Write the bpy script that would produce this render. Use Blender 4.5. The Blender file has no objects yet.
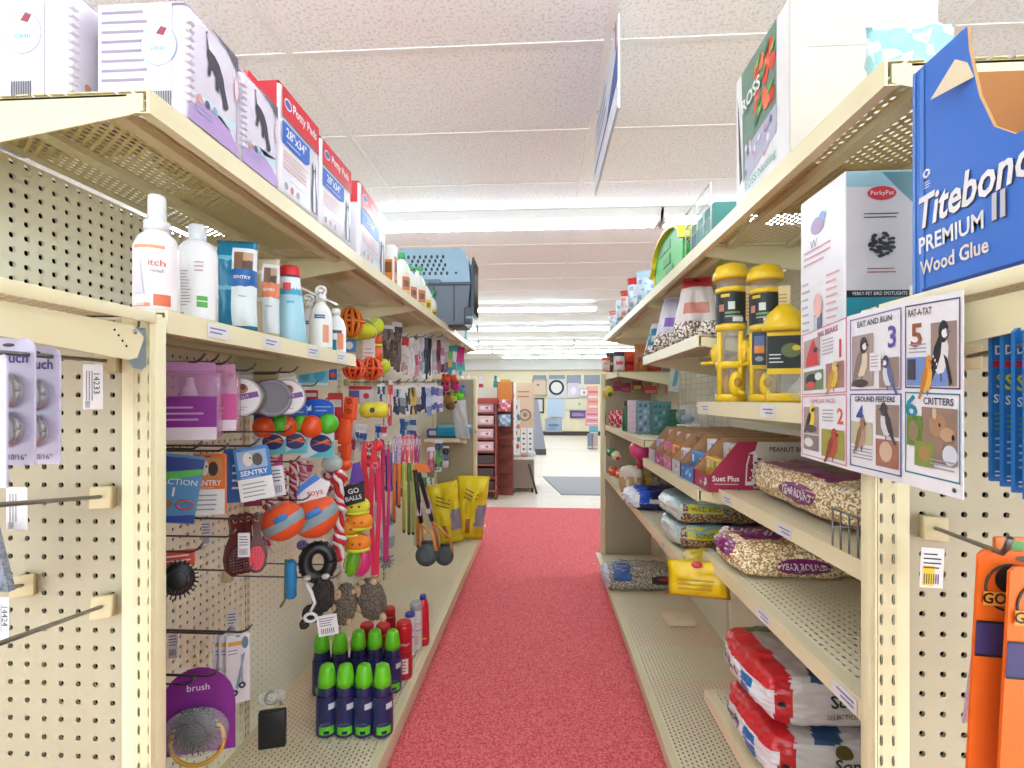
import bpy, bmesh, math, random
from mathutils import Vector, Matrix, noise
random.seed(7)
SC = bpy.context.scene
COL = SC.collection
PI = math.pi
# ---------------------------------------------------------------- camera, world, exposure
H = 1.20                      # eye height
TH = math.atan(29.5/500.0)    # the camera looks a little left of the aisle
F = 500.0
cam_d = bpy.data.cameras.new('camera'); cam = bpy.data.objects.new('camera', cam_d); COL.objects.link(cam)
cam.location = (0, 0, H); cam.rotation_euler = (PI/2, 0, TH)
cam_d.sensor_width = 36; cam_d.lens = F/1024*36; cam_d.shift_y = 15.5/1024; cam_d.clip_start = .02; cam_d.clip_end = 60
SC.camera = cam
w = bpy.data.worlds.new('ambient_fill'); SC.world = w; w.use_nodes = True
w.node_tree.nodes['Background'].inputs[0].default_value = (.86, .95, 1, 1)
w.node_tree.nodes['Background'].inputs[1].default_value = 2.0  # even fill added through the open near end, no window built
SC.view_settings.view_transform = 'Standard'; SC.view_settings.look = 'None'
SC.view_settings.exposure = 1.08; SC.view_settings.gamma = 1; SC.view_settings.use_curve_mapping = False
SC.cycles.use_denoising = True; SC.cycles.max_bounces = 10; SC.cycles.diffuse_bounces = 6; SC.cycles.transparent_max_bounces = 24
SC.cycles.sample_clamp_indirect = 6; SC.cycles.caustics_reflective = False; SC.cycles.caustics_refractive = False
TUBE = 13.0                    # strength of the fluorescent tubes
CEIL = H + 1.34

# ---------------------------------------------------------------- where things stand
def dep(px, X):               # distance along the view axis at which column px meets the lateral plane X
    a = (px-512)/F
    return X/(a*math.cos(TH)-math.sin(TH))
def W(px, py, d):
    a, b = (px-512)/F, (399.5-py)/F
    return Vector((d*(a*math.cos(TH)-math.sin(TH)), d*(a*math.sin(TH)+math.cos(TH)), H+b*d))
def onX(px, py, X): return W(px, py, dep(px, X))
def dY(px, Y):
    a = (px-512)/F
    return Y/(a*math.sin(TH)+math.cos(TH))
def onY(px, py, Y): return W(px, py, dY(px, Y))

# ---------------------------------------------------------------- materials
_M = {}
ALB = .74                     # packaging whites, as a share of paper white
PALE = {'#E5DAB2', '#E6DEC0', '#E9E2D2', '#EBDDBB', '#DEDCD9', '#FBF9F8', '#E9E7E3', '#DCC6AB'}
def lin(h):
    h = h.lstrip('#'); o = []
    for i in (0, 2, 4):
        c = int(h[i:i+2], 16)/255
        o.append(c/12.92 if c <= .04045 else ((c+.055)/1.055)**2.4)
    return (*o, 1)
def mat(hx, r=.5, metal=0, tr=0, em=0, var=.06, sc=30, coat=0, bump=0):
    k = (hx, r, metal, tr, em, var, sc, coat, bump)
    if k in _M: return _M[k]
    m = bpy.data.materials.new('paint_'+hx.strip('#')); m.use_nodes = True; _M[k] = m
    nt = m.node_tree; b = nt.nodes['Principled BSDF']; c = lin(hx)
    if not em: c = tuple(v*(.84 if hx in PALE else ALB) for v in c[:3])+(1,)
    tc = nt.nodes.new('ShaderNodeTexCoord'); n = nt.nodes.new('ShaderNodeTexNoise'); n.inputs['Scale'].default_value = sc
    nt.links.new(tc.outputs['Object'], n.inputs['Vector'])
    mx = nt.nodes.new('ShaderNodeMix'); mx.data_type = 'RGBA'
    mx.inputs[6].default_value = tuple(v*(1-var) for v in c[:3])+(1,); mx.inputs[7].default_value = tuple(min(1, v*(1+var)) for v in c[:3])+(1,)
    nt.links.new(n.outputs['Fac'], mx.inputs[0]); nt.links.new(mx.outputs[2], b.inputs['Base Color'])
    b.inputs['Roughness'].default_value = r; b.inputs['Metallic'].default_value = metal
    if coat: b.inputs['Coat Weight'].default_value = coat
    if bump:
        bp = nt.nodes.new('ShaderNodeBump'); bp.inputs['Strength'].default_value = bump; bp.inputs['Distance'].default_value = .01
        nt.links.new(n.outputs['Fac'], bp.inputs['Height']); nt.links.new(bp.outputs[0], b.inputs['Normal'])
    if em:
        b.inputs['Emission Color'].default_value = c; b.inputs['Emission Strength'].default_value = em
    if tr:                                       # clear film or moulded plastic: mostly see-through with a sheen
        t = nt.nodes.new('ShaderNodeBsdfTransparent'); s = nt.nodes.new('ShaderNodeMixShader'); s.inputs[0].default_value = tr
        nt.links.new(b.outputs[0], s.inputs[1]); nt.links.new(t.outputs[0], s.inputs[2])
        nt.links.new(s.outputs[0], nt.nodes['Material Output'].inputs[0])
    return m
def mn(nt, op, a, b=None):
    n = nt.nodes.new('ShaderNodeMath'); n.operation = op
    for i, v in enumerate((a, b)):
        if v is None: continue
        if isinstance(v, (int, float)): n.inputs[i].default_value = v
        else: nt.links.new(v, n.inputs[i])
    return n.outputs[0]
def holes(name, hx, ax, pitch, rad, stagger=False, off=(0, 0), r=.45):
    """painted sheet with punched openings: ax = the two object axes, pitch and half size along each"""
    k = ('holes', name)
    if k in _M: return _M[k]
    m = bpy.data.materials.new(name); m.use_nodes = True; _M[k] = m
    nt = m.node_tree; b = nt.nodes['Principled BSDF']; b.inputs['Roughness'].default_value = r
    tc = nt.nodes.new('ShaderNodeTexCoord'); sp = nt.nodes.new('ShaderNodeSeparateXYZ'); nt.links.new(tc.outputs['Object'], sp.inputs[0])
    u = mn(nt, 'DIVIDE', mn(nt, 'ADD', sp.outputs[ax[0]], off[0]+50*pitch[0]), pitch[0])
    v = mn(nt, 'DIVIDE', mn(nt, 'ADD', sp.outputs[ax[1]], off[1]+50*pitch[1]), pitch[1])
    if stagger:
        v = mn(nt, 'ADD', v, mn(nt, 'MULTIPLY', mn(nt, 'MODULO', mn(nt, 'FLOOR', u), 2), .5))
    fu = mn(nt, 'MULTIPLY', mn(nt, 'SUBTRACT', mn(nt, 'FRACT', u), .5), pitch[0]/rad[0])
    fv = mn(nt, 'MULTIPLY', mn(nt, 'SUBTRACT', mn(nt, 'FRACT', v), .5), pitch[1]/rad[1])
    q = mn(nt, 'ADD', mn(nt, 'POWER', mn(nt, 'ABSOLUTE', fu), 2.6), mn(nt, 'POWER', mn(nt, 'ABSOLUTE', fv), 2.6))
    hole = mn(nt, 'LESS_THAN', q, 1)
    n = nt.nodes.new('ShaderNodeTexNoise'); n.inputs['Scale'].default_value = 4; nt.links.new(tc.outputs['Object'], n.inputs['Vector'])
    mx = nt.nodes.new('ShaderNodeMix'); mx.data_type = 'RGBA'; c = lin(hx)
    mx.inputs[6].default_value = tuple(x*.93 for x in c[:3])+(1,); mx.inputs[7].default_value = tuple(min(1, x*1.05) for x in c[:3])+(1,)
    nt.links.new(n.outputs['Fac'], mx.inputs[0]); nt.links.new(mx.outputs[2], b.inputs['Base Color'])
    t = nt.nodes.new('ShaderNodeBsdfTransparent'); s = nt.nodes.new('ShaderNodeMixShader')
    nt.links.new(hole, s.inputs[0]); nt.links.new(b.outputs[0], s.inputs[1]); nt.links.new(t.outputs[0], s.inputs[2])
    nt.links.new(s.outputs[0], nt.nodes['Material Output'].inputs[0])
    return m
def speckle(name, cols, sc=120, r=.6, bump=.2):
    k = ('sp', name)
    if k in _M: return _M[k]
    m = bpy.data.materials.new(name); m.use_nodes = True; _M[k] = m
    nt = m.node_tree; b = nt.nodes['Principled BSDF']; b.inputs['Roughness'].default_value = r
    tc = nt.nodes.new('ShaderNodeTexCoord'); v = nt.nodes.new('ShaderNodeTexVoronoi'); v.inputs['Scale'].default_value = sc
    nt.links.new(tc.outputs['Object'], v.inputs['Vector'])
    sp = nt.nodes.new('ShaderNodeSeparateColor'); nt.links.new(v.outputs['Color'], sp.inputs[0])
    rp = nt.nodes.new('ShaderNodeValToRGB'); rp.color_ramp.interpolation = 'CONSTANT'; e = rp.color_ramp.elements
    while len(e) < len(cols): e.new(.5)
    for i, c in enumerate(cols): e[i].position = i/len(cols); e[i].color = lin(c)
    nt.links.new(sp.outputs[0], rp.inputs[0]); nt.links.new(rp.outputs[0], b.inputs['Base Color'])
    bp = nt.nodes.new('ShaderNodeBump'); bp.inputs['Strength'].default_value = bump; bp.inputs['Distance'].default_value = .004
    nt.links.new(v.outputs['Distance'], bp.inputs['Height']); nt.links.new(bp.outputs[0], b.inputs['Normal'])
    return m
CREAM = mat('#E5DAB2', .42, var=.03, sc=6)
CREAM2 = mat('#E6DEC0', .5, var=.03, sc=6)
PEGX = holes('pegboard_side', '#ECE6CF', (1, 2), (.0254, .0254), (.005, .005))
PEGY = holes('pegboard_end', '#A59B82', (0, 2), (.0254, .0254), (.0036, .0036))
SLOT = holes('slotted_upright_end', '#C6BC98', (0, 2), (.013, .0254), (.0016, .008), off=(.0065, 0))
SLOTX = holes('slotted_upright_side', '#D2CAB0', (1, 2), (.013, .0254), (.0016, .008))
PERF = holes('perforated_deck', '#D2C28C', (0, 1), (.0125, .0175), (.0035, .006), True)  # deck yellowed: golden bounce light under the shelves is put into the colour
FINE = holes('fine_perforated_deck', '#DCD3B4', (0, 1), (.0145, .0165), (.0027, .0052), True)
DARK = mat('#1E1812', .9); BACKB = mat('#2C2018', .9)  # near-black tones carry the shade inside slots and behind peg holes
WIRE = mat('#77736C', .35, .8); CHROME = mat('#B9B9B5', .3, .7)
WHITE = mat('#F1EFF0', .45); PAPER = mat('#F4F0F2', .6); BLACK = mat('#1A1A1D', .45); GREY = mat('#8D9094', .5)
INK = mat('#3B3B44', .6); PINKINK = mat('#D98A93', .6); FILM = mat('#FFFFFF', .12, tr=.8); CLEAR = mat('#F2F6F8', .1, tr=.8)
RED = mat('#D0202C', .4); TAGW = mat('#ECE8E6', .5)
def K(hx, r=.45): return mat(hx, r)

# ---------------------------------------------------------------- mesh building
_TX = {}
BOLD = {'Titebond', 'PREMIUM', 'II', 'Suet Plus', 'YEAR ROUND', 'SENTRY', 'Potty Pads', 'ROSS', 'GOR', 'DU', 'SI', 'SU', 'D', '1', '2', '3', '4', '5', '6', 'ROUND', '28"x34"', '23"x24"', 'Touch', 'BALLS', 'GO', 'Wood Glue', 'CRITTERS', 'EAT AND RUN', 'GROUND FEEDERS', 'RAT-A-TAT', 'BIG BEAKS', 'Songbird', 'PEANUT BLEND'}
def text_geo(s):
    if s not in _TX:
        c = bpy.data.curves.new('lettering', 'FONT'); c.body = s; c.size = 1; c.resolution_u = 2; c.align_x = 'CENTER'; c.align_y = 'CENTER'
        if s in BOLD: c.offset = .022
        if s == 'Titebond': c.shear = .25
        o = bpy.data.objects.new('lettering', c); COL.objects.link(o)
        dg = bpy.context.evaluated_depsgraph_get(); me = bpy.data.meshes.new_from_object(o.evaluated_get(dg))
        vs = [(v.co.x, v.co.y) for v in me.vertices]; fs = [tuple(p.vertices) for p in me.polygons]
        bpy.data.objects.remove(o); bpy.data.curves.remove(c); bpy.data.meshes.remove(me)
        _TX[s] = (vs, fs)
    return _TX[s]
class G:
    def __init__(self): self.v = []; self.f = []; self.m = []; self.s = []; self.mats = []; self.T = Matrix.Identity(4)
    def add(self, vs, fs, m, smooth=False):
        if m not in self.mats: self.mats.append(m)
        i = self.mats.index(m); o = len(self.v); T = self.T
        self.v += [T @ Vector(p) for p in vs]
        for f in fs: self.f.append([o+k for k in f]); self.m.append(i); self.s.append(smooth)
        return self
    def box(self, x0, x1, y0, y1, z0, z1, m, bev=0, seg=2):
        if bev:
            bm = bmesh.new(); bmesh.ops.create_cube(bm, size=1)
            for v in bm.verts: v.co = Vector(((x0+x1)/2+v.co.x*(x1-x0), (y0+y1)/2+v.co.y*(y1-y0), (z0+z1)/2+v.co.z*(z1-z0)))
            bmesh.ops.bevel(bm, geom=bm.edges[:], offset=min(bev, .45*min(abs(x1-x0), abs(y1-y0), abs(z1-z0))), segments=seg, affect='EDGES', profile=.5)
            bm.verts.index_update()
            self.add([v.co[:] for v in bm.verts], [[v.index for v in f.verts] for f in bm.faces], m, seg > 1); bm.free(); return self
        vs = [(x, y, z) for z in (z0, z1) for y in (y0, y1) for x in (x0, x1)]
        return self.add(vs, [(0, 2, 3, 1), (4, 5, 7, 6), (0, 1, 5, 4), (2, 6, 7, 3), (0, 4, 6, 2), (1, 3, 7, 5)], m)
    def prism(self, pts, y0, y1, m, axis='y', side=None):
        """outline in the plane across the axis, with thickness"""
        n = len(pts)
        if axis == 'y': vs = [(a, y0, b) for a, b in pts]+[(a, y1, b) for a, b in pts]
        elif axis == 'x': vs = [(y0, a, b) for a, b in pts]+[(y1, a, b) for a, b in pts]
        else: vs = [(a, b, y0) for a, b in pts]+[(a, b, y1) for a, b in pts]
        self.add(vs, [list(range(n)), list(range(2*n-1, n-1, -1))], m)
        return self.add(vs, [(i, (i+1) % n, n+(i+1) % n, n+i) for i in range(n)], side or m)
    def decal(self, pts, y, m): return self.add([(a, y, b) for a, b in pts], [list(range(len(pts)))], m)
    def rect(self, x0, x1, z0, z1, y, m): return self.decal([(x0, z0), (x1, z0), (x1, z1), (x0, z1)], y, m)
    def disc(self, cx, cz, rx, rz, y, m, n=20): return self.decal([(cx+rx*math.cos(2*PI*i/n), cz+rz*math.sin(2*PI*i/n)) for i in range(n)], y, m)
    def lathe(self, prof, m, seg=20, sx=1, sy=1, c=(0, 0, 0), mf=None):
        n = len(prof); vs = [(c[0]+r*sx*math.cos(2*PI*j/seg), c[1]+r*sy*math.sin(2*PI*j/seg), c[2]+z) for r, z in prof for j in range(seg)]
        for i in range(n-1):
            fm = mf(i) if mf else m
            self.add([vs[i*seg+j] for j in range(seg)]+[vs[(i+1)*seg+j] for j in range(seg)], [(j, (j+1) % seg, seg+(j+1) % seg, seg+j) for j in range(seg)], fm, True)
        self.add(vs[:seg], [list(range(seg))[::-1]], mf(0) if mf else m); self.add(vs[-seg:], [list(range(seg))], mf(n-2) if mf else m)
        return self
    def tube(self, pts, r, m, seg=8, r2=None):
        pts = [Vector(p) for p in pts]; n = len(pts); vs = []; up = None
        for i, p in enumerate(pts):
            t = (pts[min(i+1, n-1)]-pts[max(i-1, 0)]).normalized()
            if up is None: up = t.orthogonal().normalized()
            up = (up-t*up.dot(t)).normalized(); b = t.cross(up); rr = r if r2 is None else r+(r2-r)*i/(n-1)
            vs += [p+up*rr*math.cos(2*PI*j/seg)+b*rr*math.sin(2*PI*j/seg) for j in range(seg)]
        fs = [(i*seg+j, i*seg+(j+1) % seg, (i+1)*seg+(j+1) % seg, (i+1)*seg+j) for i in range(n-1) for j in range(seg)]
        self.add(vs, fs, m, True); self.add(vs[:seg], [list(range(seg))[::-1]], m); self.add(vs[-seg:], [list(range(seg))], m); return self
    def ribbon(self, pts, wv, t, m):
        """flat strap along pts, half-width vector wv, thickness t"""
        wv = Vector(wv); n = len(pts); vs = []; nn = Vector((0, 1, 0)) if abs(wv.normalized().y) < .7 else Vector((1, 0, 0))
        for p in pts:
            p = Vector(p); vs += [p-wv-nn*t, p+wv-nn*t, p+wv+nn*t, p-wv+nn*t]
        fs = [(i*4+j, i*4+(j+1) % 4, i*4+4+(j+1) % 4, i*4+4+j) for i in range(n-1) for j in range(4)]+[(3, 2, 1, 0), (4*n-4, 4*n-3, 4*n-2, 4*n-1)]
        return self.add(vs, fs, m)
    def ball(self, c, r, m, sx=1, sy=1, sz=1, seg=16, rings=10, fn=None, nz=0, nf=40):
        vs = []; 
        for i in range(rings+1):
            ph = PI*i/rings
            for j in range(seg):
                a = 2*PI*j/seg; d = Vector((math.sin(ph)*math.cos(a), math.sin(ph)*math.sin(a), math.cos(ph))); k = 1
                if nz: k += nz*noise.noise(d*nf*.1+Vector(c)*20)
                vs.append((c[0]+r*sx*d.x*k, c[1]+r*sy*d.y*k, c[2]+r*sz*d.z*k))
        for i in range(rings):
            for j in range(seg):
                f = (i*seg+j, (i+1)*seg+j, (i+1)*seg+(j+1) % seg, i*seg+(j+1) % seg)
                mm = fn(i/rings, j/seg) if fn else m
                if fn: self.add([vs[k] for k in f], [(0, 1, 2, 3)], mm, True)
        if not fn: self.add(vs, [(i*seg+j, (i+1)*seg+j, (i+1)*seg+(j+1) % seg, i*seg+(j+1) % seg) for i in range(rings) for j in range(seg)], m, True)
        return self
    def ring(self, c, R, r, m, ax='y', seg=24, s2=8, ex=1):
        pts = []
        for i in range(seg+1):
            a = 2*PI*i/seg; p = (R*math.cos(a), R*ex*math.sin(a))
            pts.append({'y': (c[0]+p[0], c[1], c[2]+p[1]), 'x': (c[0], c[1]+p[0], c[2]+p[1]), 'z': (c[0]+p[0], c[1]+p[1], c[2])}[ax])
        return self.tube(pts, r, m, s2)
    def text(self, s, size, x, z, y, m, dep=None, rot=0, sx=1, maxw=None):
        vs, fs = text_geo(s)
        if maxw:
            wd = (max(v[0] for v in vs)-min(v[0] for v in vs))*size*sx
            if wd > maxw: sx *= maxw/wd
        o = []; c, q = math.cos(rot), math.sin(rot)
        for a, b in vs:
            a, b = a*size*sx, b*size; a, b = a*c-b*q, a*q+b*c
            yy = y if dep is None else dep(x+a, z+b)-.0012
            o.append((x+a, yy, z+b))
        return self.add(o, fs, m)
    def lines(self, x0, x1, z0, z1, n, y, m, ragged=.3, th=.3):
        """rows of small print as thin printed strips"""
        for i in range(n):
            z = z1-(z1-z0)*(i+.5)/n; h = (z1-z0)/n*th/2; e = x1-(x1-x0)*ragged*random.random()
            self.rect(x0, e, z-h, z+h, y, m)
        return self
    def bag(self, w, h, t, fn, nu=20, nv=14, ends=.06, wob=.12, seed=0, sag=0, taper=0):
        """filled bag: front to -y, back to +y, crimped seams top and bottom; fn(u, v, front) picks the print"""
        def dpt(u, v, f):
            a = max(0, 1-abs(2*u-1)**4); vv = (v-ends)/(1-2*ends); b = 0 if vv <= 0 or vv >= 1 else max(0, 1-abs(2*vv-1)**3)
            k = (a**.5)*(b**.5)
            k *= 1+wob*noise.noise(Vector((u*4+seed, v*4, f*7+seed)))*1.6
            return t/2*k*(1+sag*(.5-v))
        self._dp = lambda x, z: -dpt(min(1, max(0, x/w+.5)), min(1, max(0, z/h)), 1)
        for f in (1, 0):
            vs = []
            for j in range(nv+1):
                for i in range(nu+1):
                    u, v = i/nu, j/nv; wz = .004*noise.noise(Vector((u*9+seed, v*9, 3)))
                    ww = (1-.04*math.sin(PI*v))*(1+taper*(v-.6))*(1+.05*noise.noise(Vector((v*5, seed, f*0+2))))
                    vs.append(((u-.5)*w*ww, (-1 if f else 1)*dpt(u, v, f), v*h+wz*(.2 < v < .8)))
            for j in range(nv):
                for i in range(nu):
                    k = (j*(nu+1)+i, j*(nu+1)+i+1, (j+1)*(nu+1)+i+1, (j+1)*(nu+1)+i)
                    if not f: k = k[::-1]
                    self.add([vs[q] for q in k], [(0, 1, 2, 3)], fn((i+.5)/nu, (j+.5)/nv, f), True)
        return self
    def build(self, name, parent=None, loc=(0, 0, 0), rz=0, rot=None, label=None, cat=None, group=None, kind=None):
        me = bpy.data.meshes.new(name); me.from_pydata([v[:] for v in self.v], [], self.f)
        for m in self.mats: me.materials.append(m)
        me.polygons.foreach_set('material_index', self.m); me.polygons.foreach_set('use_smooth', self.s); me.update()
        if len(self.v) > 8:
            bm = bmesh.new(); bm.from_mesh(me); bmesh.ops.remove_doubles(bm, verts=bm.verts, dist=1e-6); bm.to_mesh(me); bm.free()
        o = bpy.data.objects.new(name, me); COL.objects.link(o); o.parent = parent; o.location = loc
        o.rotation_euler = rot or (0, 0, rz)
        tag(o, label, cat, group, kind); return o
def tag(o, label=None, cat=None, group=None, kind=None):
    for k, v in (('label', label), ('category', cat), ('group', group), ('kind', kind)):
        if v: o[k] = v
    return o
def empty(name, label, cat, loc, rz=0, group=None, rot=None):
    o = bpy.data.objects.new(name, None); COL.objects.link(o); o.location = loc; o.rotation_euler = rot or (0, 0, rz); o.empty_display_size = .02
    return tag(o, label, cat, group)
def dup(root, loc, rz=None, label=None, group=None, rot=None):
    r = root.copy(); COL.objects.link(r); r.location = loc
    if rz is not None: r.rotation_euler = (0, 0, rz)
    if rot: r.rotation_euler = rot
    if label: r['label'] = label
    if group: r['group'] = group
    for ch in list(root.children):
        c = ch.copy(); COL.objects.link(c); c.parent = r
        for g in list(ch.children):
            d = g.copy(); COL.objects.link(d); d.parent = c
    return r
def fit(x0, y0, x1, y1, X, al):
    """size and place of an upright thing whose picture spans the given box, standing at lateral X and turned by al"""
    pc = (x0+x1)/2; d = dep(pc, X); a = (pc-512)/F
    k = math.cos(al-TH)-a*math.sin(al-TH)
    w = (x1-x0)*d/F/max(.25, k); h = (y1-y0)*d/F
    return W(pc, y0, d), W(pc, y1, d), w, h, d
# ================================================================ the room
g = G(); g.box(-7, 7, -4, 17, -.1, 0, mat('#DCC6AB', .5, var=.08, sc=3)); 
fl = g.build('floor', kind='structure')
nt = fl.data.materials[0].node_tree
br = nt.nodes.new('ShaderNodeTexBrick'); br.inputs['Color1'].default_value = lin('#E2D6C6'); br.inputs['Color2'].default_value = lin('#D8CAB6'); br.inputs['Mortar'].default_value = lin('#C8B8A2')
br.inputs['Scale'].default_value = 1; br.inputs['Mortar Size'].default_value = .004; br.inputs['Brick Width'].default_value = 1.2; br.inputs['Row Height'].default_value = .15
nt.links.new(nt.nodes['Texture Coordinate'].outputs['Object'], br.inputs['Vector']); nt.links.new(br.outputs[0], nt.nodes['Principled BSDF'].inputs['Base Color'])
def carpet_mat():
    m = bpy.data.materials.new('red_loop_pile'); m.use_nodes = True; nt = m.node_tree; b = nt.nodes['Principled BSDF']; b.inputs['Roughness'].default_value = .95
    tc = nt.nodes.new('ShaderNodeTexCoord'); n = nt.nodes.new('ShaderNodeTexNoise'); n.inputs['Scale'].default_value = 140; n.inputs['Detail'].default_value = 4
    n2 = nt.nodes.new('ShaderNodeTexNoise'); n2.inputs['Scale'].default_value = 1.5
    for q in (n, n2): nt.links.new(tc.outputs['Object'], q.inputs['Vector'])
    r = nt.nodes.new('ShaderNodeValToRGB'); r.color_ramp.elements[0].position = .34; r.color_ramp.elements[0].color = lin('#C03C48'); r.color_ramp.elements[1].position = .66; r.color_ramp.elements[1].color = lin('#F08082')
    nt.links.new(n.outputs['Fac'], r.inputs[0]); nt.links.new(r.outputs[0], b.inputs['Base Color'])
    bp = nt.nodes.new('ShaderNodeBump'); bp.inputs['Strength'].default_value = .6; bp.inputs['Distance'].default_value = .004
    nt.links.new(n.outputs['Fac'], bp.inputs['Height']); nt.links.new(bp.outputs[0], b.inputs['Normal']); return m
CARPET = carpet_mat()
G().box(-1.5, 1.4, -.6, 5.5, 0, .012, CARPET).build('carpet', label='red loop pile carpet covering the floor of the near aisle', cat='carpet', kind='structure')
def ceil_mat():
    m = bpy.data.materials.new('mineral_ceiling_tile'); m.use_nodes = True; nt = m.node_tree; b = nt.nodes['Principled BSDF']; b.inputs['Roughness'].default_value = .9
    tc = nt.nodes.new('ShaderNodeTexCoord'); n = nt.nodes.new('ShaderNodeTexNoise'); n.inputs['Scale'].default_value = 85; n.inputs['Detail'].default_value = 5
    nt.links.new(tc.outputs['Object'], n.inputs['Vector'])
    r = nt.nodes.new('ShaderNodeValToRGB'); e = r.color_ramp.elements; e[0].position = .36; e[0].color = lin('#DCD9DA'); e[1].position = .5; e[1].color = lin('#F2F1F3')
    nt.links.new(n.outputs['Fac'], r.inputs[0]); nt.links.new(r.outputs[0], b.inputs['Base Color'])
    bp = nt.nodes.new('ShaderNodeBump'); bp.inputs['Strength'].default_value = .35; bp.inputs['Distance'].default_value = .004
    nt.links.new(n.outputs['Fac'], bp.inputs['Height']); nt.links.new(bp.outputs[0], b.inputs['Normal']); return m
G().box(-7, 7, -4, 17, CEIL, CEIL+.1, ceil_mat()).build('ceiling', kind='structure')
g = G(); tb = mat('#FBF9F8', .5)
for k in range(-5, 6): g.box(.245+1.22*k-.012, .245+1.22*k+.012, -4, 16.9, CEIL-.004, CEIL+.001, tb)
g.build('trim_1', kind='structure')
g = G()
for k in range(-9, 25): g.box(-7, 7, 1.89+.61*k-.012, 1.89+.61*k+.012, CEIL-.003, CEIL+.001, tb)
g.build('trim_2', kind='structure')
wl = mat('#E9E2D2', .8, sc=3)
G().box(-7.1, -7, -4, 17, 0, CEIL, wl).build('wall_left', kind='structure')
G().box(7, 7.1, -4, 17, 0, CEIL, wl).build('wall_right', kind='structure')
BW = 16.75
G().box(-7, 7, BW, BW+.2, 0, CEIL, mat('#EBDDBB', .8, sc=3)).build('wall_back', kind='structure')
G().box(-7, 7, BW-.25, BW, H+.98, CEIL, mat('#DEDCD9', .8, sc=3)).build('wall_soffit', kind='structure')
G().box(-7, 7, BW-.02, BW, 0, .14, mat('#4A4038', .6)).build('baseboard_back', kind='structure')

# ---------------------------------------------------------------- fluorescent fixtures
TUBEM = mat('#E2F3FF', .4, em=TUBE, var=0); HOUS = mat('#E9E7E3', .5)
def fixture(x0, x1, y, label):
    L = x1-x0; e = empty('ceiling_light', label, 'ceiling light', ((x0+x1)/2, y, CEIL), 0, 'fluorescent ceiling lights')
    g = G(); g.prism([(-.1, -.004), (.1, -.004), (.07, -.06), (-.07, -.06)], -L/2, L/2, HOUS, 'x'); g.build('housing', e)
    for s in (-.05, .05): G().tube([(-L/2+.02, s, -.078), (L/2-.02, s, -.078)], .017, TUBEM, 8).build('fluorescent_tube', e)
    for s in (-1, 1): G().box(s*(L/2-.01)-.01, s*(L/2-.01)+.01, -.08, .08, -.1, -.005, HOUS).build('end_cap', e)
names = {0: 'behind the camera', 1: 'just overhead', 2: 'in the nearest row seen across the aisle', 3: 'in the second row back', 4: 'in the third row back', 5: 'in the fourth row back', 6: 'in the fifth row back', 7: 'in the last row before the back wall'}
for r, (y, edges) in enumerate([(-1.6, (-3.4, -.95, 1.5, 3.9)), (1.05, (-3.4, -.95, 1.5, 3.9)), (3.62, (-4.06, -1.61, .84, 3.29)), (7.06, (-4.1, -1.66, .78, 3.4)),
                               (9.0, (-3.6, -1.15, 1.3, 3.7)), (11.2, (-4, -1.4, .72, 3.2)), (13.2, (-3.7, -1.3, .7, 3.1)), (15.0, (-1.2, 1.2, 3.6))]):
    nm = ['left', 'middle', 'right']
    for i in range(len(edges)-1):
        if r == 3 and i == 2: continue
        fixture(edges[i]+.01, edges[i+1]-.01, y, f'long bare-tube fluorescent light {names[r]}, {nm[i]} one')

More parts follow.
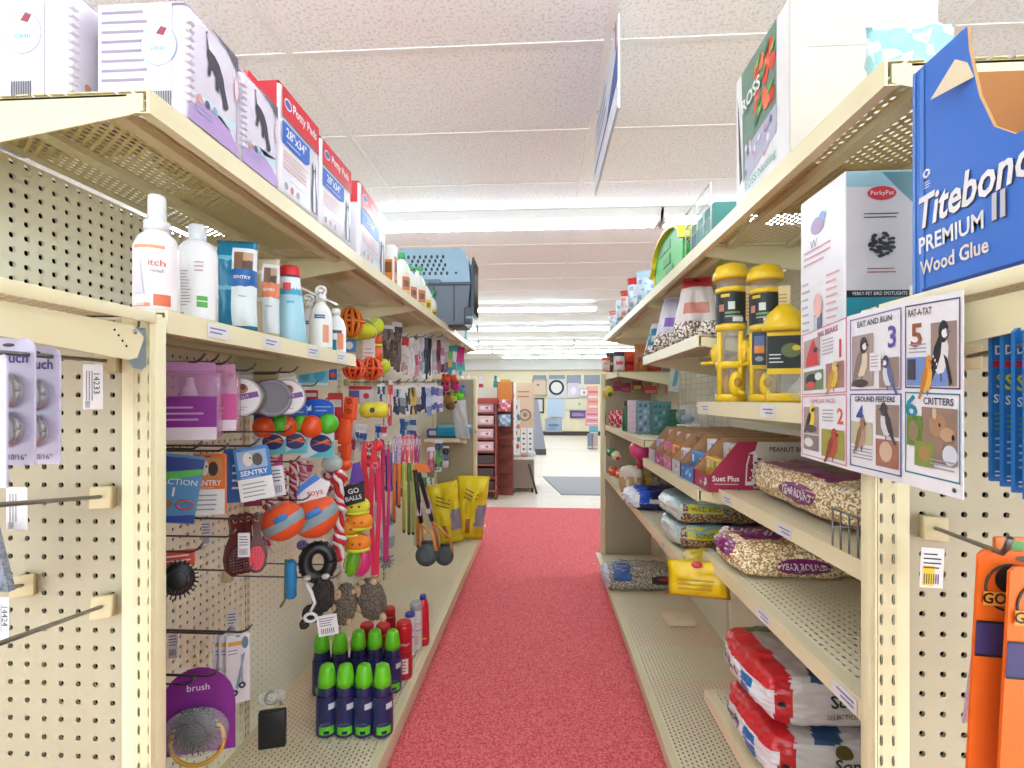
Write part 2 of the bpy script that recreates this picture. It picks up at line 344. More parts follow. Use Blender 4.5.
# ================================================================ gondola shelving
SEC = {}
def shelf_part(root, O, y0, y1, xf, xb, z, deck=PERF, lip=.032, name='shelf', tagpos=(), brk=True, bh=.085):
    """a shelf deck from front xf to back xb between y0 and y1 with its top at z, folded front lip and end brackets"""
    s = 1 if xb > xf else -1; W_ = abs(xb-xf); g = G(); L = lambda v: xf+s*v
    def slab(a, b, m):
        q = sorted((L(a)-O[0], L(b)-O[0])); g.box(q[0], q[1], y0-O[1], y1-O[1], z-O[2]-.0015, z-O[2], m)
    cuts = [(0, .012, 0), (.012, .066, 1), (.066, .098, 0), (.098, .225, 1), (.225, .255, 0), (.255, W_-.02, 1), (W_-.02, W_, 0)] if deck is PERF else [(0, .02, 0), (.02, W_-.02, 1), (W_-.02, W_, 0)]
    for a, b, p in cuts: slab(a, b, deck if p else CREAM)
    q = sorted((L(-.004)-O[0], L(0)-O[0])); g.box(q[0], q[1], y0-O[1], y1-O[1], z-O[2]-lip, z-O[2]+.002, CREAM)
    q = sorted((L(0)-O[0], L(.014)-O[0])); g.box(q[0], q[1], y0-O[1], y1-O[1], z-O[2]-lip, z-O[2]-lip+.0015, CREAM)
    if deck is PERF:
        for a in (.068, .228):
            q = sorted((L(a)-O[0], L(a+.024)-O[0])); g.box(q[0], q[1], y0-O[1]+.01, y1-O[1]-.01, z-O[2]-.014, z-O[2]-.0016, CREAM)
    sh = g.build(name, root)
    if brk:
        for yy, sg in ((y0, 1), (y1, -1)):
            b = G(); pts = [(L(.006)-O[0], z-O[2]-.004), (L(W_)-O[0], z-O[2]-.004), (L(W_)-O[0], z-O[2]-bh), (L(W_-.03)-O[0], z-O[2]-bh), (L(.03)-O[0], z-O[2]-lip-.002), (L(.006)-O[0], z-O[2]-lip+.004)]
            a0, a1 = sorted((yy-O[1]+sg*.001, yy-O[1]+sg*.004)); b.prism(pts, a0, a1, CREAM)
            a0, a1 = sorted((yy-O[1]+sg*.001, yy-O[1]+sg*.022)); q = sorted((L(.03)-O[0], L(W_)-O[0]))
            b.box(q[0], q[1], a0, a1, z-O[2]-.0075, z-O[2]-.0045, CREAM)
            b.build('shelf_bracket', sh)
    for ty in tagpos:
        t = G(); xo = xf-s*.0052-O[0]
        t.prism([(ty-O[1]-.03, z-O[2]-.026), (ty-O[1]+.03, z-O[2]-.026), (ty-O[1]+.03, z-O[2]-.003), (ty-O[1]-.03, z-O[2]-.003)], min(xo, xo-s*.0006), max(xo, xo-s*.0006), TAGW, 'x')
        for k in range(2): t.box(min(xo-s*.001, xo-s*.0012), max(xo-s*.001, xo-s*.0012), ty-O[1]-.024, ty-O[1]+.018-.01*k, z-O[2]-.012-.007*k, z-O[2]-.0095-.007*k, mat('#6F74B8', .6))
        t.build('price_label', sh, label='white price label')
    return sh
def section(side, y0, y1, xb, xbase, ztop, shelves, label, posts=(1, 0), bdeck=FINE):
    """one bay of aisle shelving: pegboard back, slotted uprights, base deck, kick plate and its shelves"""
    s = side; O = (xb, (y0+y1)/2, 0)
    e = empty('gondola_shelving', label, 'shelving unit', O, 0, 'aisle shelving bays')
    q = sorted((0, s*.004)); G().box(q[0], q[1], y0-O[1]+.01, y1-O[1]-.01, .15, ztop, PEGX).build('pegboard', e)
    q = sorted((s*.022, s*.026)); G().box(q[0], q[1], y0-O[1]+.001, y1-O[1]-.001, .15, ztop, BACKB).build('back_panel', e)  # dark sheet: shade behind the peg holes put into its colour
    for k, yy in enumerate((y0, y1)):
        if not posts[k]: continue
        p = G(); q = sorted((-s*.006, s*.027)); p.box(q[0], q[1], yy-O[1]-.014, yy-O[1]+.014, .1, ztop+.005, SLOTX); p.box(q[0]+.004, q[1]-.004, yy-O[1]-.012, yy-O[1]+.012, .1, ztop, DARK)  # dark core paints the unlit inside of the post behind its slots
        p.build('upright_post', e)
    xf = xbase; sh = shelf_part(e, O, y0, y1, xf, xb, .15, deck=bdeck, lip=.02, name='base_deck', brk=False)
    q = sorted((xf+s*.03-xb, xf+s*.036-xb)); G().box(q[0], q[1], y0-O[1], y1-O[1], .01, .129, CREAM2).build('kick_plate', e)
    q = sorted((xf+s*.04-xb, s*.03))
    for a in (y0+.004, y1-.01): G().box(q[0], q[1], a-O[1], a-O[1]+.006, .01, .145, CREAM2).build('base_bracket', e)
    for a in shelves:
        (z, xs), kw = a[:2], (a[2] if len(a) > 2 else {})
        Y0, Y1 = kw.pop('y', (y0, y1))
        shelf_part(e, O, Y0+.001, Y1-.001, xs, xb, z, **kw)
    return e
TOPZ = H+.432; XL, XR = -.55, .435; BL, BR = -.916, .79
ZM = H+.131                                 # left middle shelf
YL = [.712, 1.50, 2.22, 2.86, 3.55, 4.17]
YR = [.712, 1.41, 2.16, 2.92, 3.46]
nL = ['nearest bay of the left aisle shelving, with bottles over hanging pet toys', 'second bay of the left shelving, under the pad packages and orange balls', 'third bay of the left shelving, hung with leashes', 'fourth bay of the left shelving, below the pet carrier', 'last bay of the left shelving, behind the yellow bags']
for i in range(5):
    sh = [(TOPZ, XL, dict(y=(.665, YL[1])) if i == 0 else {})]
    if i == 0: sh.append((ZM, -.56, dict(tagpos=(.83, 1.0, 1.19, 1.36), y=(YL[0], 1.47))))
    section(-1, YL[i], YL[i+1], BL, -.47, TOPZ-.01, sh, nL[i], (1, i == 4))
nR = ['nearest bay of the right shelving, with yellow feeders and seed bags', 'second bay of the right shelving, with the row of suet cartons', 'third bay of the right shelving, with small packets', 'last bay of the right shelving, carrying red packages above']
rs = [[(TOPZ-.005, XR, dict(y=(.655, 1.41))), (H-.008, XR, dict(deck=FINE, tagpos=(.98, 1.35))), (H-.24, .475, dict(deck=FINE, lip=.028, tagpos=(1.0, 1.3))), (H-.42, .448, dict(deck=FINE, lip=.028, tagpos=(.76, 1.03))), (H-.80, .452, dict(deck=FINE, lip=.028))],
      [(TOPZ-.005, XR), (H+.178, XR), (H-.25, XR, dict(deck=FINE)), (H-.5, XR, dict(deck=FINE, tagpos=(1.8,)))],
      [(TOPZ-.005, XR), (H-.172, XR, dict(deck=FINE)), (H-.5, XR, dict(deck=FINE, tagpos=(2.6,)))],
      [(TOPZ-.005, XR), (H+.165, .44, dict(y=(2.93, 3.46))), (H-.172, XR, dict(deck=FINE)), (H-.5, XR, dict(deck=FINE))]]
for i in range(4): section(1, YR[i], YR[i+1], BR, .375, TOPZ-.015, rs[i], nR[i], (1, i == 3))
# ---- cross panels at the far end of each run, facing the camera
def cross_panel(x0, x1, y, label, base=None):
    e = empty('pegboard_divider', label, 'pegboard divider', ((x0+x1)/2, y, 0), 0, 'cross panels at the end of the runs'); w = (x1-x0)/2
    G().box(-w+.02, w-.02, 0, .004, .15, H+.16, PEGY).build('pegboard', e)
    G().box(-w+.02, w-.02, .02, .024, .15, H+.16, mat('#A99C82', .8)).build('back_panel', e)
    for s in (-1, 1): G().box(s*w-.014, s*w+.014, -.008, .03, .152, H+.175, CREAM, .003).build('upright_post', e)
    G().box(-w, w, -.004, .03, H+.16, H+.175, CREAM, .003).build('top_rail', e)
    return e
EL = cross_panel(-.885, -.545, 4.1, 'cream pegboard cross panel behind the yellow bags at the end of the left run')
ER = cross_panel(.415, .76, 3.42, 'cream pegboard cross panel closing the far end of the right run')
# ---- shelf on the left cross panel
g = G(); g.box(-.17, .1, -.36, -.01, -.002, 0, CREAM); g.box(-.17, .1, -.364, -.36, -.028, .002, CREAM)
g.prism([(-.36, -.003), (-.01, -.003), (-.01, -.07), (-.36, -.028)], .096, .1, CREAM, 'x')
g.build('panel_shelf', EL, loc=(0, 0, H-.295))
# ---------------------------------------------------------------- end displays flanking the camera
YE = .66
def endcap(side, xin, label, extra):
    s = side; e = empty('end_display', label, 'shelving unit', (xin, YE, 0), 0, 'end displays beside the camera')
    q = sorted((s*.0, s*.042)); p = G()
    p.box(q[0], q[1], .003, .026, .0, H+.117, CREAM, .002)
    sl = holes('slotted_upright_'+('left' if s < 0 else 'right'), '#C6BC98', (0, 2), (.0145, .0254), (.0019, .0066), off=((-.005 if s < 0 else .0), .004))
    p.build('upright_post', e)
    c = -.0135 if s < 0 else .0145
    p = G(); p.box(c-.0115, c+.0115, -.004, .0, .0, H+.11, sl); p.box(c-.0115, c+.0115, .0005, .0035, 0, H+.11, DARK);  # dark strip painted as the shade seen through the slots
    k = s*.025; p.box(min(k, s*.042), max(k, s*.042), -.003, .004, 0, H+.117, CREAM); k = s*.0021; p.box(min(k, 0), max(k, 0), -.004, .004, 0, H+.117, CREAM); p.build('slotted_strip', e)
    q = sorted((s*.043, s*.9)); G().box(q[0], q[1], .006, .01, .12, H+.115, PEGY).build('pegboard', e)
    G().box(q[0], q[1], .028, .032, .12, H+.115, BACKB).build('back_panel', e)  # dark backing stands in for shade behind the holes
    # shelf reaching out towards the camera
    o = -.004 if s < 0 else .008
    zz = .118+H; g = G(); q = sorted((s*o, s*.9)); dk = holes('end_deck', '#CFC6A6', (0, 1), (.0125, .0125), (.003, .0042), True)
    g.box(q[0], q[1], -.40, -.005, zz-.002, zz, dk); q2 = sorted((s*(o-.003), s*o)); g.box(q2[0], q2[1], -.40, -.002, zz-.014, zz+.002, CREAM, .001)
    g.box(q[0], q[1], -.404, -.40, zz-.03, zz+.002, CREAM)
    sh = g.build('shelf', e)
    b = G(); x = s*(o+.006); b.prism([(-.39, zz-.018), (-.03, zz-.02), (-.012, zz-.034), (-.024, zz-.062), (-.036, zz-.066), (-.39, zz-.04)], min(x, x+s*.004), max(x, x+s*.004), CREAM, 'x')
    xx = min(x, x+s*.004)-.0006 if s > 0 else max(x, x+s*.004)+.0006
    for k in range(4): b.ball((xx, -.06+.006*k, zz-.03-.0062*k), .0017, DARK, sx=.3, seg=8, rings=5)
    b.ball((xx, -.028, zz-.028), .0035, CHROME, sx=.5, seg=10, rings=6)
    b.build('shelf_bracket', sh)
    h = G(); x = s*(o+.010); h.prism([(-.028, zz-.022), (-.006, zz-.02), (.0, zz-.07), (-.012, zz-.078), (-.024, zz-.076), (-.036, zz-.064)], min(x, x+s*.002), max(x, x+s*.002), mat('#A9BACB', .35, .6), 'x')
    h.build('bracket_hook', sh)
    for q0, q1, z0, z1 in extra:
        G().box(q0, q1, -.42, .02, z0, z1, CREAM2, .004).build('base_cabinet', e)
    return e
XI, XJ = -.536, .42
endcap(-1, XI, 'cream end display with bath drain packs left of the aisle mouth', [(-.9, -.06, .0, .12)])
endcap(1, XJ, 'cream end display with glue packs right of the aisle mouth', [(.06, .9, .0, .12)])
# ================================================================ goods: builders
def hook(p0, tip, label, r=.0024, drop=None, near=False):
    """wire peg hook from the board at p0 out to tip, tip turned up"""
    p0, tip = Vector(p0), Vector(tip); e = empty('peg_hook', label, 'hook', p0, 0, 'wire peg hooks')
    t = tip-p0; u = t.normalized(); up = Vector((0, 0, 1)); g = G()
    g.tube([(0, 0, 0), t*.5, t*.93, t*.97+up*.006, t+up*.016], r, WIRE, 6); g.build('wire', e)
    b = G(); b.T = Matrix.Translation(u*.004) @ u.to_track_quat('X', 'Z').to_matrix().to_4x4()
    b.box(-.003, .02, -.0125, .0125, -.016, .014, mat('#DDCB9E', .5), .002); b.build('backplate', e)
    return e
def hang_card(name, label, cat, loc, rz, w, h, face, top=None, group=None, t=.004, film=False, fn=None, hole=True):
    """hanging card, origin at the hang hole; fn(g) prints on the face at y = -t/2"""
    e = empty(name, label, cat, loc, rz, group)
    g = G(); r = min(w, h)*.06
    pts = [(-w/2, -h), (w/2, -h), (w/2, -r), (w/2-r, 0), (-w/2+r, 0), (-w/2, -r)]
    g.prism(pts, -t/2, t/2, K(face))
    if top: g.rect(-w/2, w/2, -h*.22, -r, -t/2-.0004, K(top))
    if hole: g.disc(0, -r*1.3, w*.1, w*.035, -t/2-.0006, K('#6A655C'), 12)
    if fn: fn(g, -t/2-.0008)
    g.build('card', e); return e
def stick_tag(e, x, z, rz=0, w=.03, h=.045, y=-.012, yellow=False, big=None):
    """price ticket on a part of e"""
    g = G(); g.prism([(-w/2, -h), (w/2, -h), (w/2, 0), (-w/2, 0)], -.0004, .0004, PAPER)
    if yellow: g.rect(-w*.4, w*.1, -h*.95, -h*.45, -.0007, K('#F2D42A'))
    g.lines(-w*.4, w*.4, -h*.55, -h*.1, 4, -.0008, INK)
    for k in range(7): g.rect(-w*.35+k*w*.1, -w*.31+k*w*.1, -h*.9, -h*.65, -.0009, INK)
    if big: g.text(big, h*.22, -w*.2 if False else 0, -h*.3, -.001, INK, rot=PI/2 if h > w*1.3 else 0)
    return g.build('price_ticket', e, (x, y, z), rz)
def bottle(name, label, cat, loc, rz, prof, body, capprof=None, cap=None, sy=1, lab=None, group=None, extra=None, seg=22, band=None):
    """lathe bottle: body profile, cap profile, label as a wrap between two heights"""
    e = empty(name, label, cat, loc, rz, group)
    g = G(); g.lathe(prof, body, seg, 1, sy, mf=band); g.build('bottle_body', e)
    if capprof: G().lathe(capprof, cap, seg, 1, sy if sy > .8 else (1+sy)/2).build('cap', e)
    if lab:
        z0, z1, r, m, fn = lab; g = G(); n = 14; vs = []; a0 = -PI*.93; a1 = -PI*.07
        for z in (z0, z1):
            for i in range(n+1):
                a = a0+(a1-a0)*i/n; rr = r(z) if callable(r) else r; vs.append(((rr+.0006)*math.cos(a), (rr+.0006)*sy*math.sin(a), z))
        g.add(vs, [(i, i+1, n+2+i, n+1+i) for i in range(n)], m, True)
        rr = r((z0+z1)/2) if callable(r) else r
        cur = lambda x, z: -math.sqrt(max(0, 1-(x/(rr))**2))*rr*sy-.0012
        def wrap(x0, x1, za, zb, mm, k=6):
            vv = []
            for z in (za, zb):
                for i in range(k+1):
                    x = x0+(x1-x0)*i/k; vv.append((x, cur(x, z), z))
            g.add(vv, [(i, i+1, k+2+i, k+1+i) for i in range(k)], mm)
        if fn: fn(g, wrap, cur)
        g.build('label_wrap', e)
    if extra: extra(e)
    return e
DOG = [(-.30, .62), (-.34, .95), (-.27, 1.0), (-.31, .9), (-.24, .63), (-.05, .60), (.12, .50), (.26, .28), (.34, -.02), (.46, -.30), (.36, -.42), (.27, -.40), (.22, -.18), (.12, .02), (.10, -.16), (.0, -.12), (.0, .12), (-.1, .24), (-.16, .2), (-.2, .02), (-.28, .04), (-.25, .3), (-.3, .45)]
def flip(pts, sx=1, cx=0, cz=0, k=1): return [(cx+sx*x*k, cz+z*k) for x, z in pts]
# a plastic-wrapped pad package, front to -y, origin under its middle
def pad_pack(label, loc, rz, w, d, h, kind, size='28"x34"', cat='pet supplies'):
    e = empty('pad_package', label, cat, loc, rz, 'packs of pads on the left top shelf'); y = -d/2-.001
    base = {'lav': '#E6DCEB', 'red': '#EFEAF1'}[kind]; g = G(); g.box(-w/2, w/2, -d/2, d/2, 0, h, K(base, .3), .014, 3)
    if kind == 'lav':
        # lilac wave at the foot, pale field, dog at the middle
        n = 10; g.decal([(-w*.47, .004)]+[(w*.47, .004), (w*.47, .02)]+[(w*.47-w*.94*i/n, .02+.03*math.sin(PI*i/n*.9)) for i in range(1, n)]+[(-w*.47, .03)], y, K('#C3A2DA', .3))
        g.decal([(-w*.42, .05), (-w*.1, h*.32), (w*.3, h*.2), (w*.42, .06), (0, .045)], y-.0003, K('#CFEAF2', .4))
        g.decal(flip(DOG, 1, .0, h*.52, h*.4), y-.0006, K('#3F3B47', .5))
        g.disc(w*.42, h*.66, w*.05, h*.12, y-.0005, K('#F3B9A6', .4)); g.disc(w*.42, h*.66, w*.036, h*.095, y-.0007, K('#E7DDF0', .4))
        g.decal([(-w*.1, h*.98), (w*.46, h*.98), (w*.46, h*.83), (w*.25, h*.93)], y-.0004, K('#6B6472', .4))
        g.lines(-w*.4, -w*.05, h*.12, h*.2, 2, y-.0008, K('#9AA7C8'))
        for k in range(3): g.disc(-w*.3+k*w*.14, h*.26, .006, .007, y-.0009, K(['#E79A86', '#64636E', '#8FB9CF'][k]))
    else:
        g.decal([(-w*.47, h*.7), (w*.47, h*.7), (w*.47, h*.97), (-w*.47, h*.97)], y, K('#E0313F', .3))
        g.rect(-w*.47, w*.47, h*.685, h*.705, y-.0003, K('#7D6E78'))
        g.text('Potty Pads', h*.12, w*.08, h*.85, y-.0006, WHITE, maxw=w*.62)
        g.disc(-w*.34, h*.84, w*.085, h*.05, y-.0005, WHITE); g.disc(-w*.34, h*.84, w*.07, h*.036, y-.0007, K('#5661A8'))
        g.decal([(-w*.47, h*.46), (w*.1, h*.46), (w*.2, h*.5), (w*.2, h*.66), (-w*.47, h*.66)], y-.0005, K('#1F63C9'))
        g.text(size, h*.12, -w*.14, h*.58, y-.0009, WHITE, maxw=w*.58); g.lines(-w*.38, w*.08, h*.485, h*.51, 1, y-.0009, WHITE)
        # sitting dog in black and white
        g.decal([(w*.26, h*.06), (w*.24, h*.25), (w*.27, h*.4), (w*.26, h*.5), (w*.285, h*.56), (w*.31, h*.49), (w*.34, h*.49), (w*.365, h*.56), (w*.38, h*.5), (w*.37, h*.4), (w*.41, h*.22), (w*.42, h*.06)], y-.0005, K('#5B5864'))
        g.decal([(w*.3, h*.07), (w*.29, h*.28), (w*.32, h*.47), (w*.335, h*.47), (w*.355, h*.28), (w*.36, h*.07)], y-.0008, WHITE)
        g.lines(-w*.44, w*.16, h*.24, h*.42, 5, y-.0005, K('#F0B6B0')); g.rect(-w*.3, w*.2, h*.17, h*.175, y-.0005, K('#8FA0B8'))
        for k in range(3): g.disc(-w*.38+k*w*.14, h*.1, .007, .008, y-.0006, K(['#8F9BB4', '#E9867D', '#A9B3C9'][k]))
    g.box(-w/2+.004, w/2-.004, -d/2+.006, d/2-.006, h-.001, h+.0006, K('#D42736' if kind == 'red' else '#E3D6EA'))
    # near end (faces the camera): printed back copy
    gx = G(); gx.T = Matrix.Rotation(-PI/2, 4, 'Z')
    yy = -w/2-.001
    if kind == 'lav':
        gx.rect(-d*.46, d*.34, h*.06, h*.98, yy, K('#EEE9F2')); gx.lines(-d*.42, d*.08, h*.3, h*.95, 8, yy-.0004, K('#A99BB5'), .15)
        gx.disc(d*.2, h*.62, .03, .032, yy-.0004, K('#A9BBE6')); gx.disc(d*.2, h*.62, .0285, .0305, yy-.0006, K('#E6EFF6'))
        gx.decal([(d*.2-.004, h*.72), (d*.2+.004, h*.78), (d*.2+.014, h*.76), (d*.2+.008, h*.7)], yy-.0009, K('#A9485C')); gx.text('clean', .012, d*.2, h*.6, yy-.0009, K('#5AB7C4'))
        for k in range(12): gx.rect(d*.12+k*.0028, d*.12+k*.0028+.0014, h*.1, h*.24, yy-.0006, INK)
    else:
        gx.rect(-d*.47, d*.47, h*.72, h*.98, yy, K('#D42736')); gx.lines(-d*.4, d*.3, h*.1, h*.6, 7, yy, K('#C9BAC6'))
    g.build('wrapped_pack', e); 
    e2 = gx.build('end_print', e)
    if kind == 'lav':
        s = G()
        for k in range(11): s.box(-w/2+.001, -w/2+.016, -d/2-.003, -d/2+.006, .03+k*(h-.05)/11, .03+(k+.62)*(h-.05)/11, K('#F1EBF6', .2), .002, 1)
        s.build('ribbed_edge', e)
    else:
        s = G(); s.prism([(-w*.48, h-.004), (w*.46, h-.004), (w*.3, h+.012), (w*.0, h+.03), (-w*.4, h+.034)], -.05, .06, K('#DD3040', .25)); s.build('gusset', e)
    return e
# ================================================================ LEFT RUN, top shelf
ZT = TOPZ+.0025
def Ly(px, X): return onX(px, 400, X).y
# lavender packs stacked back to back at the near corner, then the red ones
def pads(xa, xb, h, kind, label, X=XL+.002, dd=.26, tilt=0, size='28"x34"'):
    y0, y1 = Ly(xa, X), Ly(xb, X); w = y1-y0-.004
    return pad_pack(label, (X-dd/2, (y0+y1)/2, ZT), PI/2+tilt, w, dd, h, kind, size)
pads(186, 240, .185, 'lav', 'nearest lavender pad pack with black dog, at the shelf corner', dd=.15)
pads(241, 279, .175, 'lav', 'second lavender pad pack with black dog, touching the red pack', dd=.18)
pads(280, 320, .24, 'red', 'nearest red and white 28 inch pad pack, tall and unopened')
pads(321, 352, .226, 'red', 'middle red and white pad pack, squeezed between two others')
e = pads(356, 388, .235, 'red', 'farthest red and white pad pack, next to the white jugs', size='23"x24"', X=XL-.012, tilt=.06)
p = pad_pack('lavender pack lying at the left frame edge, turned back to front', (-.905, .765, ZT), PI/2, .15, .24, .19, 'lav')
p.location = (-.828, .785, ZT)
# boxes and jugs
a, b_, w_, h_, d_ = fit(387, 225, 395, 276, -.57, 0)
g = G(); g.box(-.03, .03, -.022, .022, 0, .15, K('#F1ECE6'), .002); g.rect(-.024, .024, .008, .095, -.0225, K('#E58A2B')); g.rect(-.02, .02, .045, .085, -.023, K('#8A5326')); g.T = Matrix.Rotation(PI/2, 4, 'Z'); g.rect(-.018, .018, .008, .11, -.0305, K('#E58A2B')); g.rect(-.015, .015, .05, .09, -.031, K('#8A5326')); g.lines(-.014, .014, .02, .04, 3, -.0312, WHITE)
o = g.build('carton', None, (-.585, b_.y+.01, ZT)); tag(o, 'small white and orange carton beside the last pad pack', 'carton')
JP = [(.028, 0), (.036, .004), (.037, .1), (.034, .125), (.02, .148), (.013, .158), (.013, .165)]
def jug(px, X, sc, label, spray=False, lab='#D97A4A'):
    d = dep(px, X); p = W(px, 400, d)
    def lb(g, wr, cur):
        wr(-.018, .02, .03, .085, K(lab)); wr(-.014, .016, .045, .07, K('#6E5136')); wr(-.018, .02, .012, .028, K('#E9C63A')); g.lines(-.02, .02, .088, .098, 1, 0, WHITE) if 0 else None
    def ex(e):
        if spray:
            g = G(); g.box(-.008, .008, -.03, .014, .172, .19, K('#3FA564'), .003); g.box(-.004, .004, -.022, -.012, .152, .174, K('#4DB56F'), .001); g.tube([(0, 0, .16), (0, 0, .175)], .009, K('#EDEDE8'), 10); g.build('trigger', e)
    e = bottle('spray_bottle' if spray else 'jug', label, 'bottle', (p.x, p.y, ZT), .9, JP, K('#F3F1EA', .35), None if spray else [(.015, .16), (.016, .164), (.016, .182), (.012, .188)], K('#3FA564'), .8, (.01, .105, .037, K('#F1E8D8'), lb), extra=ex)
    e.scale = (sc, sc, sc); return e
jug(402, -.60, 1.05, 'white jug with orange label and green cap, nearest on the top shelf')
jug(410, -.61, 1.0, 'white jug with green cap, second on the left top shelf')
jug(418, -.60, 1.1, 'white trigger spray bottle with green head standing by the jugs', True)
jug(425, -.61, 1.0, 'white bottle with yellow label tucked against the pet carrier', False, '#E8C93A')
jug(431, -.64, 1.02, 'white trigger spray bottle half hidden by the pet carrier', True, '#E8C93A')
# ---- pet carrier
cy = W(450, 400, 3.03).y; e = empty('pet_carrier', 'pet carrier with light blue vented top and grey base, overhanging the top shelf', 'pet carrier', (-.645, cy, ZT))
BL1 = K('#8FB0C4', .4); GR1 = K('#5D6674', .45); GR2 = K('#434B58', .45)
g = G(); g.prism([(-.22, .0), (.2, .0), (.215, .06), (.232, .235), (-.235, .235)], -.13, .13, GR1); g.box(-.24, .238, -.138, .138, .228, .246, GR2, .004)
for x in (-.12, .02, .14): g.box(x-.004, x+.004, -.134, -.128, .02, .225, GR2, .002)
g.box(-.19, .19, -.12, .12, -.001, .012, GR2, .003); g.build('lower_shell', e)
g = G(); g.prism([(-.235, .246), (.232, .246), (.222, .36), (.2, .425), (.17, .445), (-.18, .445), (-.225, .4)], -.125, .125, BL1)
for r in range(5):
    for c in range(6 if r % 2 else 7):
        g.disc(-.13+c*.034+(r % 2)*.017+r*.006, .395-r*.024, .008, .0115, -.1262, K('#20262E'), 10)
g.disc(.15, .3, .008, .008, -.1264, K('#2B3138'), 10); g.build('vented_top', e)
g = G(); g.box(-.05, .06, -.142, -.126, .238, .262, K('#6A7482'), .004); g.build('latch', e)
g = G(); g.prism([(-.1, .06), (.1, .06), (.11, .2), (.1, .36), (.06, .41), (-.06, .41), (-.1, .36), (-.11, .2)], .236, .244, K('#2F4A6A'), 'x')
for k in range(7): g.tube([(.25, -.09+k*.03, .07), (.25, -.09+k*.03, .39)], .0025, WIRE, 6)
g.build('door', e)
g = G(); g.box(.2, .246, -.142, -.12, .0, .1, GR2, .006); g.box(.21, .25, -.145, -.13, .03, .045, K('#8FA6B5'), .003); g.build('corner_guard', e)
g = G(); g.box(-.04, .04, -.05, .05, 0, .13, K('#7FC3C0'), .003); g.rect(-.03, .03, .03, .1, -.0505, PAPER); o = g.build('carton', None, (-.60, 3.75, ZT)); tag(o, 'pale teal carton on the top shelf just past the pet carrier', 'carton')

# ================================================================ LEFT RUN, middle shelf bottles
ZS = ZM+.0025
def stand(px, X): d = dep(px, X); p = W(px, 400, d); return p, d
# itch spray
p, d = stand(157, -.615)
def lb(g, wr, cur):
    wr(-.027, -.004, .012, .098, K('#F6F2F4')); wr(-.0305, -.027, .01, .1, K('#F0B4A0')); g.text('itch', .015, .012, .078, 0, K('#D94A3A'), dep=cur); g.text('relief', .008, .012, .066, 0, K('#9A7A9A'), dep=cur)
    wr(.008, .03, .012, .03, K('#E8704A')); wr(-.024, .004, .01, .016, K('#E8906A')); wr(-.03, .03, .101, .106, K('#E8A070')); g.lines(0, 0, 0, 0, 0, 0, INK)
    g.decal([(-.02, .03), (-.004, .03), (-.011, .095)], -.034, K('#DCD2E2'))
e = bottle('grooming_spray', 'white pump spray bottle with orange itch label, nearest on the middle shelf', 'bottle', (p.x, p.y, ZS), .28, [(.028, 0), (.0315, .004), (.0315, .108), (.026, .124), (.0175, .132), (.0165, .137)], K('#F4EEF0', .3), [(.0175, .135), (.018, .15), (.013, .152), (.0125, .185), (.0115, .192), (.0, .193)], K('#EDEDF0', .3), 1, (.008, .108, .0315, K('#F3E9EC'), lb))
# white shampoo
p, d = stand(197.5, -.625)
def lb(g, wr, cur):
    g.lines(-.022, .004, .03, .095, 12, -.0335, K('#8E8B92'), .3, .25); wr(.012, .026, .042, .05, K('#58B04A')); wr(.012, .026, .03, .04, K('#58B04A')); g.lines(.01, .026, .09, .112, 3, -.0345, K('#C9A0A8'))
    for k in range(8): wr(-.022+k*.0018, -.0212+k*.0018, .012, .02, INK, 1)
e = bottle('shampoo_bottle', 'white shampoo bottle with flip cap and green squares, beside the itch spray', 'bottle', (p.x, p.y, ZS), .2, [(.028, 0), (.033, .004), (.033, .125), (.031, .138), (.022, .15), (.014, .154)], K('#F2F0F3', .3), [(.0145, .152), (.015, .156), (.0148, .18), (.013, .183), (0, .184)], K('#D9DADD', .25), .95, (.01, .118, .033, K('#F6F4F6'), lb))
# blue wipes pack, then a beige one
def pouch(px, X, w, h, t, c1, c2, label, ban, rz=.25):
    p, d = stand(px, X); e = empty('wipes_pack', label, 'pet supplies', (p.x, p.y, ZS), rz)
    def fn(u, v, f):
        if f and u > .42 and .1 < v < .93: return K(ban) if .52 < v < .66 else ((K('#8A6248') if u < .72 else K('#C9A684') if v > .76 else K('#5E4A40')) if .66 <= v < .88 and .5 < u < .92 else K('#E9F0F6'))
        if .47 < v < .5 or .78 < v < .8: return K(c2)
        return K(c1, .25)
    g = G().bag(w, h, t, fn, 18, 22, ends=.03, wob=.25, seed=px); g.text('SENTRY', .009, w*.2, h*.59, 0, WHITE, dep=g._dp, maxw=w*.4); g.text('wipes', .006, w*.2, h*.4, 0, INK, dep=g._dp, maxw=w*.3); g.build('pack', e); return e
pouch(237.5, -.63, .078, .195, .05, '#1D7FA8', '#63BBD6', 'shiny blue wipes pack with dog picture, on the middle shelf', '#1D66B5')
pouch(266.5, -.63, .058, .192, .045, '#D8C6A6', '#EADFC8', 'beige wipes pack with orange band, beside the blue one', '#EE8A5A')
# red capped stain remover
p, d = stand(290, -.615)
def lb(g, wr, cur): wr(-.012, .006, .13, .148, K('#E9566A')); wr(-.004, .014, .085, .105, K('#63B5D8')); wr(-.0005, .012, .05, .072, K('#D8E9F2'))
e = bottle('cleaner_bottle', 'tapered blue and white bottle with red cap on the middle shelf', 'bottle', (p.x, p.y, ZS), .3, [(.036, 0), (.038, .004), (.036, .05), (.029, .12), (.024, .155), (.023, .168)], K('#BFE2EE', .3), [(.0235, .166), (.024, .17), (.024, .188), (.02, .192)], K('#D9252F'), .75, (.04, .163, lambda z: .038-.00012*0-(z-.01)*.095, K('#EFF6F8'), lb), band=lambda i: K('#A9D8EA', .3) if i < 3 else K('#46A9CE', .3))
